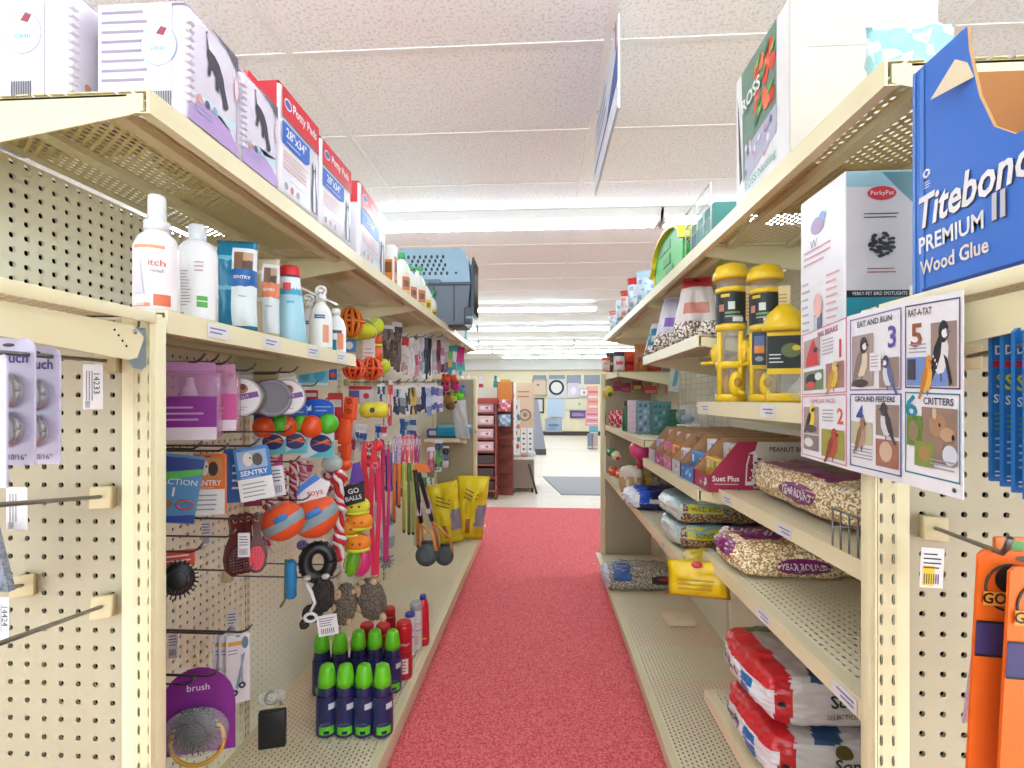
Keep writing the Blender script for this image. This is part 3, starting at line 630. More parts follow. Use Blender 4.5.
# three small ones near the end
def small(px, X, r, h, c, label, kind, sy=.8):
    p, d = stand(px, X)
    if kind == 'spray':
        def lb(g, wr, cur): wr(-r*.5, r*.4, h*.62, h*.7, K('#3C6FA8')); wr(r*.2, r*.7, h*.15, h*.5, K('#E79A7A')); g.text('veterinary', .006, 0, h*.66, 0, WHITE, dep=cur, maxw=r)
        def ex(e): g = G(); g.box(-.007, .007, -.032, .012, h*1.12, h*1.2, K('#F4F4F2'), .003); g.box(-.004, .004, -.026, -.018, h*1.02, h*1.13, K('#F4F4F2'), .001); g.ring((0, 0, h*1.2), .012, .004, K('#F4F4F2'), 'y'); g.build('trigger', e)
    else:
        def lb(g, wr, cur): wr(-r*.8, r*.1, h*.08, h*.34, K('#1E7FAE')); wr(r*.15, r*.75, h*.1, h*.5, K('#EE8E62')); wr(-r*.5, r*.6, h*.5, h*.58, K('#4C5A70'))
        ex = None
    return bottle('cleaner_bottle', label, 'bottle', (p.x, p.y, ZS), .35, [(r*.92, 0), (r, .003), (r, h*.66), (r*.75, h*.85), (r*.4, h*.95), (r*.4, h)], K(c, .3), [(r*.45, h*.98), (r*.45, h*1.1), (r*.3, h*1.15)], K('#F2F2F0'), sy, (h*.06, h*.62, r, K('#F7F5F2'), lb), extra=ex)
small(309, -.67, .024, .13, '#EDEBE6', 'slim white trigger bottle behind the red capped one', 'spray')
small(321, -.60, .03, .135, '#F1EFEA', 'white trigger spray bottle with small oval label near the shelf end', 'spray')
small(336, -.60, .028, .115, '#F0F1F2', 'short white bottle with blue and orange label, last on the middle shelf', 'plain')
small(333, -.70, .024, .125, '#EFE9C8', 'cream spray bottle standing behind the short blue label bottle', 'spray')

# ================================================================ LEFT RUN, goods on the pegboard
def hpt(px, py, X): return onX(px, py, X)
def lhook(px, py, X, what, ln=None):
    p = hpt(px, py, X); hook((BL+.004, p.y, p.z), (X+.03, p.y, p.z), f'wire peg hook on the left pegboard holding {what}')
    return p
# purple and pink bottle kits
def kit(px, py, X, label, c1, c2, w=.085, h=.13, al=.35):
    p = lhook(px, py, X, {190: 'the nearest purple bottle kit', 205: 'the second purple bottle kit', 217: 'the pink bottle kit'}[px]); e = empty('bottle_kit', label, 'pet supplies', (p.x, p.y, p.z), al)
    g = G(); g.box(-w/2, w/2, -.02, .02, -h, -h*.12, mat(c2, .15, tr=.55), .004); g.build('clear_pouch', e)
    g = G(); g.prism([(-w*.5, -h), (w*.5, -h), (w*.5, -h*.45), (-w*.5, -h*.45)], -.022, -.0205, K(c1)); g.rect(-w*.5, w*.5, -h, -h*.84, -.0225, K('#EBDDE6')); g.lines(-w*.42, w*.3, -h*.78, -h*.55, 3, -.0226, K('#D3A6D6')); g.build('printed_sleeve', e)
    g = G(); g.lathe([(.015, -h*.44), (.008, -h*.3), (.006, -h*.2)], K('#F3EEF3'), 14); g.build('small_bottle', e)
    g = G(); g.prism([(-w*.42, -h*.14), (w*.42, -h*.14), (w*.42, 0), (-w*.42, 0)], -.001, .001, K(c2)); g.build('header', e); return e
kit(190, 362, -.66, 'purple pet bottle kit in clear pack, nearest on its hook', '#8E2C93', '#D59ACB', .1, .145)
kit(205, 362, -.69, 'purple pet bottle kit, second on the hook behind the nearest', '#A04AA0', '#D8A0D0', .085, .14)
kit(217, 364, -.66, 'pink pet bottle kit in clear pack beside the purple ones', '#D3579C', '#E8A6CC', .08, .135)
# round tie-out tins in blisters
def tin(px, py, X, r, label, al=.3, t=.06, lab=True):
    p = lhook(px, py-r*F/dep(px, X)-7, X, 'the '+('nearest round tin' if px < 250 else 'grey coiled pack' if px < 280 else 'farther round tin')); d = dep(px, X); c = W(px, py, d)
    e = empty('round_tin', label, 'pet supplies', tuple(c), al)
    G().lathe([(r*.9, 0), (r, .004), (r, t-.004), (r*.93, t)], mat('#77727A', .3, tr=.2), 30).build('coiled_cable', e).rotation_euler = (PI/2, 0, 0)
    e.children[0].location = (0, t*.6, 0)
    yy = -t*.42
    if not lab:
        for k in range(7): G().ring((0, t*.55-k*t*.15, 0), r*.96, t*.085, K('#6E6974' if k % 2 else '#8E8896', .35), 'y', 24, 6).build('cable_loop', e)
        return e
    g = G(); g.disc(0, 0, r, r, yy, K('#CFCBCB', .25), 30); g.disc(0, 0, r*.9, r*.9, yy-.0006, K('#F0EBEC'), 30)
    c8, s8 = math.cos(.22), math.sin(.22)
    g.decal([(-r*.86, -r*.34), (r*.86, .02*r), (r*.78, .3*r), (-r*.9, -r*.06)], yy-.001, K('#7B3F96')); g.text('TIE-OUT', r*.22, 0, -r*.04, yy-.0014, WHITE, rot=.2, maxw=r*1.2)
    g.disc(.02*r, r*.42, r*.34, r*.26, yy-.001, K('#B9784A'), 16); g.disc(.12*r, r*.5, r*.14, r*.16, yy-.0013, K('#6A3E24'), 12); g.disc(-.18*r, r*.34, r*.12, r*.1, yy-.0013, K('#E8D8C8'), 12)
    g.lines(-r*.4, r*.4, -r*.7, -r*.45, 2, yy-.001, K('#A9A2A8')); g.build('round_label', e)
    g = G(); g.ring((0, yy, 0), r*.97, r*.035, K('#B9B4B4', .2), 'y', 30, 6); g.build('rim', e)
    g = G(); g.prism([(-r*.5, r*.9), (r*.5, r*.9), (r*.4, r*1.35), (-r*.4, r*1.35)], -.001, .001, FILM); g.build('hang_tab', e); return e
tin(243, 397, -.66, .043, 'round tie-out cable tin with purple band and dog picture, nearest one', .35)
tin(270, 398, -.68, .043, 'grey coiled tie-out pack between the two labelled round tins', .7, .07, False)
tin(287, 397, -.66, .046, 'round tie-out tin with purple band, just below the bottle shelf', .45, .05)
# flea collar packs
def fn1(g, y, w=.08, h=.15):
    g.decal([(-w*.5, -h*.28), (w*.5, -h*.2), (w*.5, -h*.04), (-w*.5, -h*.04)], y, K('#243A8C')); g.decal([(-w*.5, -h*.42), (w*.5, -h*.26), (w*.5, -h*.18), (-w*.5, -h*.28)], y-.0002, K('#57B949'))
    g.text('ACTION', .016, 0, -h*.4, y-.0006, WHITE, maxw=w*.85); g.text('1', .024, -w*.1, -h*.55, y-.0006, WHITE); g.ring((w*.22, y-.001, -h*.72), w*.2, .002, K('#C2555E'), 'y', 16, 6, .6)
    g.disc(-w*.25, -h*.72, w*.18, h*.08, y-.0005, K('#8A6A48')); g.decal([(-w*.5, -h*.98), (w*.5, -h*.98), (w*.5, -h*.86), (-w*.5, -h*.92)], y-.0004, K('#223C93'))
p = lhook(187, 449, -.68, 'flea collar packs')
a, b_, w1, h1, d1 = fit(163, 456, 206, 524, -.70, .5)
o = hang_card('flea_collar_pack', 'blue and green Action flea collar pack tilted on its hook'.replace('Action ', ''), 'pet supplies', tuple(hpt(185, 455, -.70)), .5, w1, h1, '#4E8FC0', group='flea treatment packs', fn=lambda g, y: fn1(g, y, w1, h1)); o.rotation_euler = (0, .16, .5)
def fsent(c, w, h):
    def f(g, y):
        g.rect(-w*.42, w*.42, -h*.4, -h*.06, y, K('#C9935E' if c == '#EE7A2B' else '#9DB9D9')); g.disc(-w*.12, -h*.22, w*.14, h*.13, y-.0003, K('#E9E0D6')); g.disc(w*.15, -h*.24, w*.15, h*.12, y-.0004, K('#4B3A34')); g.disc(-w*.05, -h*.2, w*.03, h*.02, y-.0006, BLACK, 8)
        g.rect(-w*.5, w*.5, -h*.58, -h*.4, y-.0002, K(c)); g.text('SENTRY', h*.13, 0, -h*.48, y-.0006, WHITE, maxw=w*.8); g.rect(-w*.5, w*.5, -h, -h*.58, y, K('#F3F1EE')); g.lines(-w*.4, w*.3, -h*.95, -h*.64, 4, y-.0003, K('#9AA1AA')); g.lines(-w*.4, w*.3, -h*.565, -h*.545, 1, y-.0004, WHITE)
    return f
a, b_, w1, h1, d1 = fit(193, 454, 226, 514, -.70, .25)
hang_card('flea_treatment_pack', 'orange and white flea treatment pack with dog photo', 'pet supplies', tuple(a), .25, w1, h1, '#EE7A2B', group='flea treatment packs', fn=fsent('#EE7A2B', w1, h1), t=.012)
p = lhook(214, 451, -.66, 'the orange and white pack')
a, b_, w1, h1, d1 = fit(233, 447, 268, 500, -.68, .45)
o = hang_card('flea_treatment_pack', 'front blue and white flea treatment pack with grey dog photo', 'pet supplies', tuple(a), .45, w1, h1, '#2E7FCB', group='flea treatment packs', fn=fsent('#1F79C8', w1, h1), t=.014); o.rotation_euler = (0, -.14, .45)
a, b_, w1, h1, d1 = fit(224, 449, 252, 502, -.72, .45)
o = hang_card('flea_treatment_pack', 'blue flea treatment pack mostly hidden behind the front blue one', 'pet supplies', tuple(a), .45, w1, h1, '#1F5FA8', group='flea treatment packs', t=.014, fn=lambda g, y: g.lines(-.01, .01, -.1, -.03, 4, y, WHITE)); o.rotation_euler = (0, .02, .45)
p = lhook(246, 446, -.63, 'the blue flea packs')
for (x0, y0, x1, y1, X, c, lb_) in ((258, 447, 283, 470, -.75, '#C8357F', 'magenta treat pack behind the blue flea packs'), (244, 486, 262, 506, -.76, '#A32A5E', 'dark pink pack peeking out below the blue flea pack')):
    a, b_, w1, h1, d1 = fit(x0, y0, x1, y1, X, .4); hang_card('treat_pack', lb_, 'pet supplies', tuple(a), .4, w1, h1, c, fn=lambda g, y: (g.lines(-w1*.3, w1*.3, -h1*.8, -h1*.3, 3, y, K('#F3C9D8')), g.disc(w1*.2, -h1*.3, w1*.2, h1*.18, y-.0002, K('#F0DFA8'), 10)))
a, b_, w1, h1, d1 = fit(266, 466, 283, 496, -.655, .2)
e = empty('price_tag', 'white price ticket hanging in front of the red rope toys', 'price tag', tuple(a), .2); e.rotation_euler = (0, -.1, .2); stick_tag(e, 0, 0, 0, w1, h1, 0)
# more bare hooks with ticket holders
for px, py, X, wh in ((203, 552, -.62, 'over the round black brush'), (236, 537, -.64, 'just below the flea packs'), (254, 571, -.66, 'running past the brown brush bristles'), (232, 634, -.62, 'above the scissors cards'), (196, 685, -.64, 'across the round purple pack'), (340, 565, -.62, 'in front of the black tire toy'), (300, 462, -.62, 'above the plush ball header'), (318, 386, -.66, 'just above the blue ball pack header'), (292, 432, -.64, 'behind the orange balls')):
    p = hpt(px, py, X); hook((BL+.004, p.y, p.z), (X, p.y, p.z), 'bare wire peg hook '+wh, .0022)
for n, (px, py) in enumerate(((206, 520), (173, 632), (232, 610))):
    a, b_, w1, h1, d1 = fit(px-5, py, px+5, py+26, -.80, .3); e = empty('price_tag', ['white price ticket left of the brown brushes', 'pale price ticket over the round purple pack', 'pale price ticket above the scissors packs'][n], 'price tag', tuple(a), .3); stick_tag(e, 0, 0, 0, w1, h1, 0)
# brown wooden handled brushes
def brush(px, py, X, label, al, face=None, h=.135, rt=0):
    a = hpt(px, py, X); e = empty('pet_brush', label, 'brush', tuple(a), al, 'brown pet brushes'); WD = K('#5A1F20', .25)
    out = [(0, .004), (.009, 0), (.011, -.012), (.008, -.03), (.0085, -.05), (.018, -.072), (.022, -.098), (.019, -.122), (.01, -.134), (0, -.136)]
    k = h/.136; pts = [(x*k, z*k) for x, z in out]+[(-x*k, z*k) for x, z in out[1:-1]][::-1]
    g = G(); g.prism(pts[::-1], -.006, .006, WD); g.ring((0, -.0065, -.01*k), .005*k, .0012, K('#B98A58'), 'y', 12, 5); g.build('handle', e)
    g = G(); g.prism([(.0165*k*math.cos(2*PI*i/16), -.1*k+.029*k*math.sin(2*PI*i/16)) for i in range(16)][::-1], -.01, -.0055, K(face or '#D9868C')); g.build('bristle_pad', e)
    g = G()
    for r in range(8):
        for c in range(5):
            x = (c-2)*.0062*k; z = -.1*k+(r-3.5)*.0068*k
            if (x/.0155/k)**2+((z+.1*k)/.027/k)**2 < 1: g.add([(x-.0006, -.01, z), (x+.0006, -.01, z), (x, -.019, z), (x, -.01, z+.0012)], [(0, 1, 2), (1, 3, 2), (3, 0, 2)], K('#F0D8D8'))
    g.build('bristles', e); return e
brush(234, 516, -.70, 'brown wooden brush, leftmost in the hanging row', .95, '#4A1A1C')
brush(241, 515, -.69, 'brown wooden brush, second from the left in the row', 1.0, '#4A1A1C')
brush(247, 514, -.68, 'brown wooden brush in the middle, holding a price ticket', 1.0, '#4A1A1C')
brush(257, 514, -.66, 'brown wooden brush turned to show its pink bristle face', .45, '#EE3F55')
p = lhook(248, 519, -.62, 'brown wooden brushes')
a, b_, w1, h1, d1 = fit(238, 533, 250, 557, -.62, .2); e = empty('price_tag', 'white price ticket clipped to the brown brushes', 'price tag', tuple(a), .2); stick_tag(e, 0, 0, 0, w1, h1, 0)
# round wire slicker in its orange card, and the purple pack below
def round_brush(px, py, X, r, label, card, al, cw, ch, tall=False):
    a = hpt(px, py, X); e = empty('grooming_brush', label, 'brush', tuple(a), al)
    if tall:
        g = G(); pts = [(cw*.5*math.cos(PI*i/12), -cw*.55+cw*.55*math.sin(PI*i/12)) for i in range(13)]+[(-cw*.5, -ch), (cw*.5, -ch)]
        g.prism(pts, .012, .014, K(card)); g.ring((0, .008, -ch*.85), cw*.36, .004, K('#E8B23A'), 'y', 16, 6); g.text('brush', cw*.14, 0, -cw*.3, .0115, WHITE); g.build('backing_card', e)
        G().ball((0, -.002, -ch*.7), cw*.46, CLEAR, sy=.35, sz=.8).build('blister', e)
    else:
        g = G(); g.prism([(-cw/2, -ch), (cw/2, -ch), (cw/2, 0), (-cw/2, 0)], .012, .014, K(card)); g.lines(-cw*.4, cw*.4, -ch*.8, -ch*.2, 2, .0115, WHITE); g.build('backing_card', e)
    g = G(); cz = -ch*(.66 if tall else 1)-r*(.1 if tall else .75); g.ball((0, 0, cz), r, BLACK, sy=.45, sz=1.1)
    for k in range(26):
        aa = 2*PI*k/26; q = Vector((math.cos(aa), 0, 1.1*math.sin(aa)))
        g.tube([(q.x*r*.9, 0, cz+q.z*r*.9), (q.x*r*1.22, -.004, cz+q.z*r*1.22)], .0014, K('#2B2A2C'), 5)
        g.tube([(q.x*r*.55, -r*.3, cz+q.z*r*.55), (q.x*r*.7, -r*.62, cz+q.z*r*.7)], .0012, K('#55504E'), 5)
    g.build('brush_head', e); return e
round_brush(178, 552, -.68, .028, 'round black bristle brush on an orange card beside the post', '#E0502C', .5, .05, .03)
round_brush(196, 671, -.64, .034, 'round purple pack holding a black grooming brush at the bottom', '#8A2C90', .3, .125, .16, True)
p = lhook(205, 676, -.62, 'the round purple pack')
# grooming scissors cards
for k, (px, X) in enumerate(((224, -.74), (230, -.72), (237, -.70))):
    a, b_, w1, h1, d1 = fit(px-11, 634, px+13, 702, X, .5)
    def f(g, y, w=w1, h=h1):
        g.rect(-w*.4, w*.3, -h*.16, -h*.1, y, K('#F0B23A')); g.disc(w*.3, -h*.13, w*.14, h*.09, y-.0003, K('#6C8AA0')); g.decal([(w*.22, -h*.28), (w*.3, -h*.28), (w*.02, -h*.8), (-w*.1, -h*.78)], y-.0003, K('#7FA0B4')); g.decal([(w*.12, -h*.3), (w*.2, -h*.3), (w*.22, -h*.7), (w*.12, -h*.7)], y-.0004, K('#9DB4C2'))
        g.ring((-w*.14, y-.0008, -h*.85), w*.11, .0022, BLACK, 'y', 14, 6); g.ring((w*.18, y-.0008, -h*.75), w*.11, .0022, BLACK, 'y', 14, 6); g.lines(-w*.4, 0, -h*.3, -h*.2, 2, y, K('#9A94A0'))
    hang_card('scissors_card', ['white grooming scissors card at the back of its hook', 'white grooming scissors card in the middle of its hook', 'front white card showing grey grooming scissors'][k], 'pet supplies', tuple(a), .5, w1, h1, '#EFEDF2', group='grooming scissors cards', fn=f)
p = lhook(238, 632, -.62, 'grooming scissors cards')
# clear pack with dark foot
a, b_, w1, h1, d1 = fit(256, 683, 289, 732, -.74, .3); e = empty('leash_clip_pack', 'clear blister pack with metal snap and black foot, low on the board', 'pet supplies', tuple(a), .3)
G().ball((0, 0, -h1*.28), w1*.45, CLEAR, sy=.4, sz=.55).build('blister', e)
g = G(); g.ring((0, -.004, -h1*.28), w1*.2, .004, CHROME, 'y'); g.tube([(w1*.18, -.004, -h1*.2), (w1*.3, -.004, -h1*.45)], .004, CHROME); g.build('metal_snap', e)
g = G(); g.box(-w1*.42, w1*.42, -.01, .01, -h1*1.3, -h1*.55, BLACK, .004); g.build('black_case', e)
# ---------------------------------------------------------------- dog toys
OR = K('#F4561C', .4); LIME = K('#D7E62B', .7); YL1 = K('#F2E53A', .6); BLU = K('#1C5FD0', .4)
# ball packs: blue header, two balls, printed sleeve
def ball_pack(px, py, X, label, al=.25, w=.085, h=.15):
    a = hpt(px, py, X); e = empty('ball_pack', label, 'dog toy', tuple(a), al, 'hanging ball packs')
    g = G(); n = 10; pts = [(-w/2, -h), (w/2, -h), (w/2, -h*.12)]+[(w/2*math.cos(PI*i/n), -h*.12+h*.12*math.sin(PI*i/n)) for i in range(1, n)]+[(-w/2, -h*.12)]
    g.prism(pts, -.002, .002, K('#E9EEF0')); y = -.0025
    g.decal([(-w/2, -h*.36), (w/2, -h*.36), (w/2, -h*.12)]+[(w/2*math.cos(PI*i/n), -h*.12+h*.12*math.sin(PI*i/n)) for i in range(1, n)]+[(-w/2, -h*.12)], y, BLU)
    g.text('K9', h*.13, -w*.25, -h*.15, y-.0005, WHITE) if 0 else g.prism([(-w*.38, -h*.2), (-w*.2, -h*.2), (-w*.2, -h*.1), (-w*.29, -h*.15), (-w*.38, -h*.1)], y-.0008, y-.0003, WHITE)
    g.lines(-w*.08, w*.42, -h*.23, -h*.1, 2, y-.0005, K('#9CC4F2'))
    g.rect(-w/2, w/2, -h, -h*.6, y-.0003, K('#DDE9EE')); g.decal([(-w*.3, -h), (w/2, -h), (w/2, -h*.7), (w*.1, -h*.88)], y-.0006, K('#5DBFC9'))
    g.disc(w*.1, -h*.76, w*.34, h*.15, y-.0008, K('#242B6B')); g.decal([(-w*.2, -h*.7), (w*.42, -h*.8), (w*.42, -h*.75), (0, -h*.72)], y-.0012, OR); g.decal([(-w*.2, -h*.8), (w*.4, -h*.72), (w*.3, -h*.68)], y-.0014, K('#F08A4A'))
    g.build('card', e)
    G().ball((-w*.12, -.026, -h*.46), w*.36, OR).build('rubber_ball', e, label='orange rubber ball')
    G().ball((w*.33, -.006, -h*.42), w*.33, K('#58C32B', .4)).build('rubber_ball', e, label='green rubber ball')
    return e
ball_pack(270, 403, -.74, 'orange and green ball pack at the back, half behind the round tins', .3, .08, .14)
ball_pack(292, 402, -.70, 'orange and green ball pack second from the front on its hook', .3, .08, .145)
ball_pack(318, 399, -.64, 'front ball pack with blue header and navy orange striped print', .15, .09, .168)
lhook(318, 403, -.66, 'the orange and green ball packs')
# cyan mug-shaped toy packs under the shelf end
for k, (x0, x1, X) in enumerate(((298, 312, -.73), (311, 328, -.70))):
    a, b_, w1, h1, d1 = fit(x0, 363, x1, 386, X, .2)
    e = hang_card('chew_toy_pack', ['pale blue toy pack behind its twin below the bottle shelf', 'front pale blue chew toy pack just below the bottle shelf end'][k], 'dog toy', tuple(a), .2, w1, h1, '#7CC6DC', fn=lambda g, y: (g.disc(0, -h1*.5, w1*.34, h1*.3, y, K('#4FA9CC')), g.rect(-w1*.5, w1*.5, -h1, -h1*.86, y, K('#DDEEF2'))))
a, b_, w1, h1, d1 = fit(329, 363, 337, 380, -.68, .2)
hang_card('chew_toy_pack', 'dark blue toy pack with orange dot beside the pale blue ones', 'dog toy', tuple(a), .2, w1, h1, '#2B5FA8', fn=lambda g, y: g.disc(0, -h1*.7, w1*.3, h1*.16, y, OR))
# red cards behind
for n, (x0, y0, x1, y1, c, lb_) in enumerate(((305, 390, 318, 412, '#D63340', 'red toy card partly behind the front ball pack'), (328, 393, 343, 440, '#E43A3A', 'long red toy card right of the front ball pack'), (349, 386, 372, 404, '#E8E4EE', 'white and purple toy card with red band above the yellow bone'))):
    a, b_, w1, h1, d1 = fit(x0, y0, x1, y1, -.74, .2)
    hang_card('toy_card', lb_, 'dog toy', tuple(a), .2, w1, h1, c, fn=(lambda g, y, w=w1, h=h1: (g.rect(-w*.4, w*.4, -h*.3, -h*.14, y, K('#F5EFEF')), g.rect(-w*.35, w*.1, -h*.85, -h*.4, y, K('#C21F30')))) if n < 2 else (lambda g, y, w=w1, h=h1: (g.rect(-w*.5, -w*.05, -h*.95, -h*.25, y, K('#6C60B8')), g.rect(-w*.5, w*.5, -h*.2, 0, y, RED), g.disc(w*.25, -h*.55, w*.13, h*.16, y, RED))))
# net of balls: yellow football, round orange mesh balls, big tennis balls
def ballobj(px, py, X, rpx, m, label, kind='ball', sx=1, sz=1, name='toy_ball'):
    d = dep(px, X); c = W(px, py, d); r = rpx*d/F; e = empty(name, label, 'dog toy', tuple(c), .2)
    if kind == 'mesh':
        G().ball((0, 0, 0), r*.84, K('#7E1D10', .7), sx=sx, sz=sz).build('core', e)
        g = G()
        for k in range(5):
            a = PI*k/5; pts = [(r*math.cos(t)*math.cos(a)*sx, r*math.cos(t)*math.sin(a), r*math.sin(t)*sz) for t in [2*PI*i/20 for i in range(21)]]; g.tube(pts, r*.14, m, 6)
        g.ring((0, 0, 0), r, r*.13, m, 'z', 20, 6); g.ring((0, -r*.75, 0), r*.42, r*.12, m, 'y', 16, 6); g.build('rubber_lattice', e)
    else:
        G().ball((0, 0, 0), r, m, sx=sx, sz=sz, seg=20, rings=14).build('ball', e)
        g = G(); g.T = Matrix.Rotation(.6, 4, 'Y'); g.ring((0, 0, 0), r*1.0*max(sx, .9), r*.04, K('#EFEFE0'), 'y' if kind == 'x' else 'x', 24, 5); g.build('seam', e)
    return e
ballobj(351, 322, -.70, 12, K('#F08020', .6), 'orange mesh ball hanging highest, near the shelf end', 'mesh', .9, 1.15)
ballobj(352, 334, -.72, 8, LIME, 'lime tennis ball peeking below the highest orange mesh ball')
ballobj(364, 331, -.68, 11, K('#DDE22F', .7), 'lime yellow football shaped toy between orange mesh and tennis balls', 'x', 1.15, .75)
ballobj(376, 326, -.655, 8.2, LIME, 'lime tennis ball at the top of a rope toy')
ballobj(354, 369, -.66, 10, OR, 'left one of two orange lattice balls below the bottle shelf', 'mesh')
ballobj(371, 369, -.655, 10.5, OR, 'right one of two orange lattice balls, beside the lime ball', 'mesh')
ballobj(383, 366, -.68, 7.5, LIME, 'lime tennis ball squeezed behind the right orange lattice ball')
# orange bumper under the tennis ball
d = dep(377, -.66); c = W(377, 335, d); k_ = d/F
e = empty('bumper_toy', 'orange stick toy with knobs hanging under the top tennis ball', 'dog toy', tuple(c), 0)
g = G(); g.lathe([(3*k_, -28*k_), (5*k_, -26*k_), (5*k_, -14*k_), (3.5*k_, -12*k_), (3.5*k_, -9*k_), (5*k_, -7*k_), (4.6*k_, 0)], OR, 12); g.build('body', e); G().ring((0, 0, -10.5*k_), 4*k_, 1.4*k_, LIME, 'z', 16, 6).build('collar_ring', e)
a, b_, w1, h1, d1 = fit(363, 338, 375, 361, -.665, .1); hang_card('toy_card', 'white and pink toy card between the football toy and the orange stick', 'dog toy', tuple(a), .1, w1, h1, '#F1E4E2', fn=lambda g, y: g.lines(-w1*.4, w1*.4, -h1*.9, -h1*.4, 3, y, K('#E28A86')))
a, b_, w1, h1, d1 = fit(343, 339, 356, 352, -.72, .1); hang_card('toy_card', 'blue and white toy card under the highest mesh ball', 'dog toy', tuple(a), .1, w1, h1, '#4C86C8', fn=lambda g, y: g.disc(0, -h1*.5, w1*.3, h1*.3, y, WHITE))
# long orange retriever and yellow bone
d = dep(349, -.64); k_ = d/F; c = W(352, 397, d)
e = empty('retriever_toy', 'long orange rubber retriever toy hanging at a slant', 'dog toy', tuple(c), 0); e.rotation_euler = (0, .10, 0)
g = G(); g.box(-6*k_, 6*k_, -5*k_, 5*k_, -23*k_, 0, OR, .006); g.box(-8.5*k_, 3*k_, -6*k_, 4*k_, -48*k_, -22*k_, OR, .007); g.build('upper_bar', e)
g = G(); g.box(-5*k_, 4*k_, -4*k_, 4*k_, -64*k_, -47*k_, OR, .005); g.ball((0, 0, -68*k_), 6.4*k_, OR); g.build('lower_bar', e)
for s in (-4, -14): G().ring((0, -5*k_, s*k_), 2.2*k_, .9*k_, K('#B73410'), 'y', 12, 5).build('molded_ring', e)
d = dep(375, -.63); k_ = d/F; c = W(374, 410, d)
e = empty('bone_toy', 'yellow felt bone toy with a paw mark, lying level', 'dog toy', tuple(c), .1)
g = G(); g.lathe([(1*k_, -15*k_), (6.5*k_, -12.5*k_), (8.3*k_, -7*k_), (7.4*k_, -2*k_), (6.8*k_, 0), (7.4*k_, 2*k_), (8.3*k_, 7*k_), (6.8*k_, 12.5*k_), (1*k_, 15*k_)], YL1, 18); o = g.build('bone', e); o.rotation_euler = (0, PI/2, 0)
G().disc(0, 0, 2.6*k_, 2.8*k_, -7.6*k_, K('#4B4A55'), 12).build('paw_mark', e)
# plush ball with header, twice
def plush_ball(px, py, X, rpx, label, al, header=True):
    d = dep(px, X); k = d/F; c = W(px, py, d); r = rpx*k; e = empty('plush_ball', label, 'dog toy', tuple(c), al, 'orange and grey plush balls'); e.rotation_euler = (0, -.5, al)
    GR = K('#93A9AE', .8); fn = lambda i, j: GR if (.40 < i < .60 or i < .14) else K('#F25A22', .7)
    G().ball((0, 0, 0), r, None, seg=28, rings=20, fn=fn, sx=1.1).build('ball', e)
    g = G(); g.box(-r*.1, r*.55, -r*1.06, -r*.9, r*.12, r*.42, K('#2B7FD0'), .002); g.build('handle_loop', e)
    if header:
        g = G(); g.T = Matrix.Rotation(.5, 4, 'Y'); g.prism([(-r*.75, r*.7), (r*.55, r*1.0), (r*.75, r*1.65), (0, r*2.05), (-r*.6, r*1.6)], -r*.5, -r*.46, K('#F2EDEE')); g.decal([(-r*.8, r*1.0), (-r*.6, r*1.55), (r*.1, r*2.1), (r*.3, r*1.85), (-r*.35, r*1.4)], -r*.53, K('#3F7FD8')); g.text('toys', r*.42, r*.08, r*1.22, -r*.54, K('#E2522A'), rot=.15); g.build('header_card', e)
    return e
plush_ball(283, 521, -.67, 19, 'orange and grey plush ball at left, behind the ticketed rope toys', .3, False)
plush_ball(315, 516, -.64, 21, 'orange and grey plush ball with white header card', .3)
lhook(300, 500, -.64, 'plush balls')
# rope toys red/white
def rope_toy(x, ya, yb, X, label, c1='#D3202E', c2='#F3E9EA', kn=6, wd=5):
    a, b_ = hpt(x, ya, X), hpt(x, yb, X); L_ = a.z-b_.z; d = dep(x, X); k = d/F; e = empty('rope_toy', label, 'dog toy', tuple(a), .2)
    n = 40; g1 = G(); g2 = G()
    for s, g, m in ((0, g1, K(c1, .8)), (PI, g1, K(c1, .8)), (PI/2, g2, K(c2, .8)), (3*PI/2, g2, K(c2, .8))):
        pts = []
        for i in range(n+1):
            t = i/n; kn_ = 1+1.1*max(0, math.sin(t*kn*PI+x))**5; pts.append((wd*.45*k*kn_*math.cos(t*22+s+math.sin(t*17)), wd*.45*k*kn_*math.sin(t*22+s+math.sin(t*17)), -L_*t))
        g.tube(pts, wd*.33*k, m, 6)
    g1.build('red_strand' if c1 == '#D3202E' else 'colored_strand', e); g2.build('pale_strand', e)
    g = G()
    for i in range(9): a2 = 2*PI*i/9; g.tube([(0, 0, -L_), (wd*.8*k*math.cos(a2), wd*.8*k*math.sin(a2), -L_-wd*1.6*k)], .0012, K(c2, .9), 4)
    g.build('frayed_tassel', e); return e
rope_toy(339, 470, 560, -.62, 'red and white braided rope toy left of the orange fox toys', wd=7)
rope_toy(293, 461, 520, -.76, 'red and pink knotted rope toy behind the plush balls', '#C52A4C', '#F0D5DD', wd=5)
rope_toy(303, 462, 500, -.77, 'pink knotted rope toy behind the plush header card', '#E0698E', '#F0D5DD', wd=5)
rope_toy(269, 500, 545, -.78, 'red rope toy half hidden behind the left plush ball', '#C33A40', '#E9D8DA', wd=5)
rope_toy(282, 470, 500, -.78, 'dark pink rope toy behind the hanging white ticket', '#B5264A', '#EED2DA', wd=6)
rope_toy(330, 455, 490, -.72, 'pink and white rope toy above the plush header', '#D6335A', '#F4DCE2', wd=6)
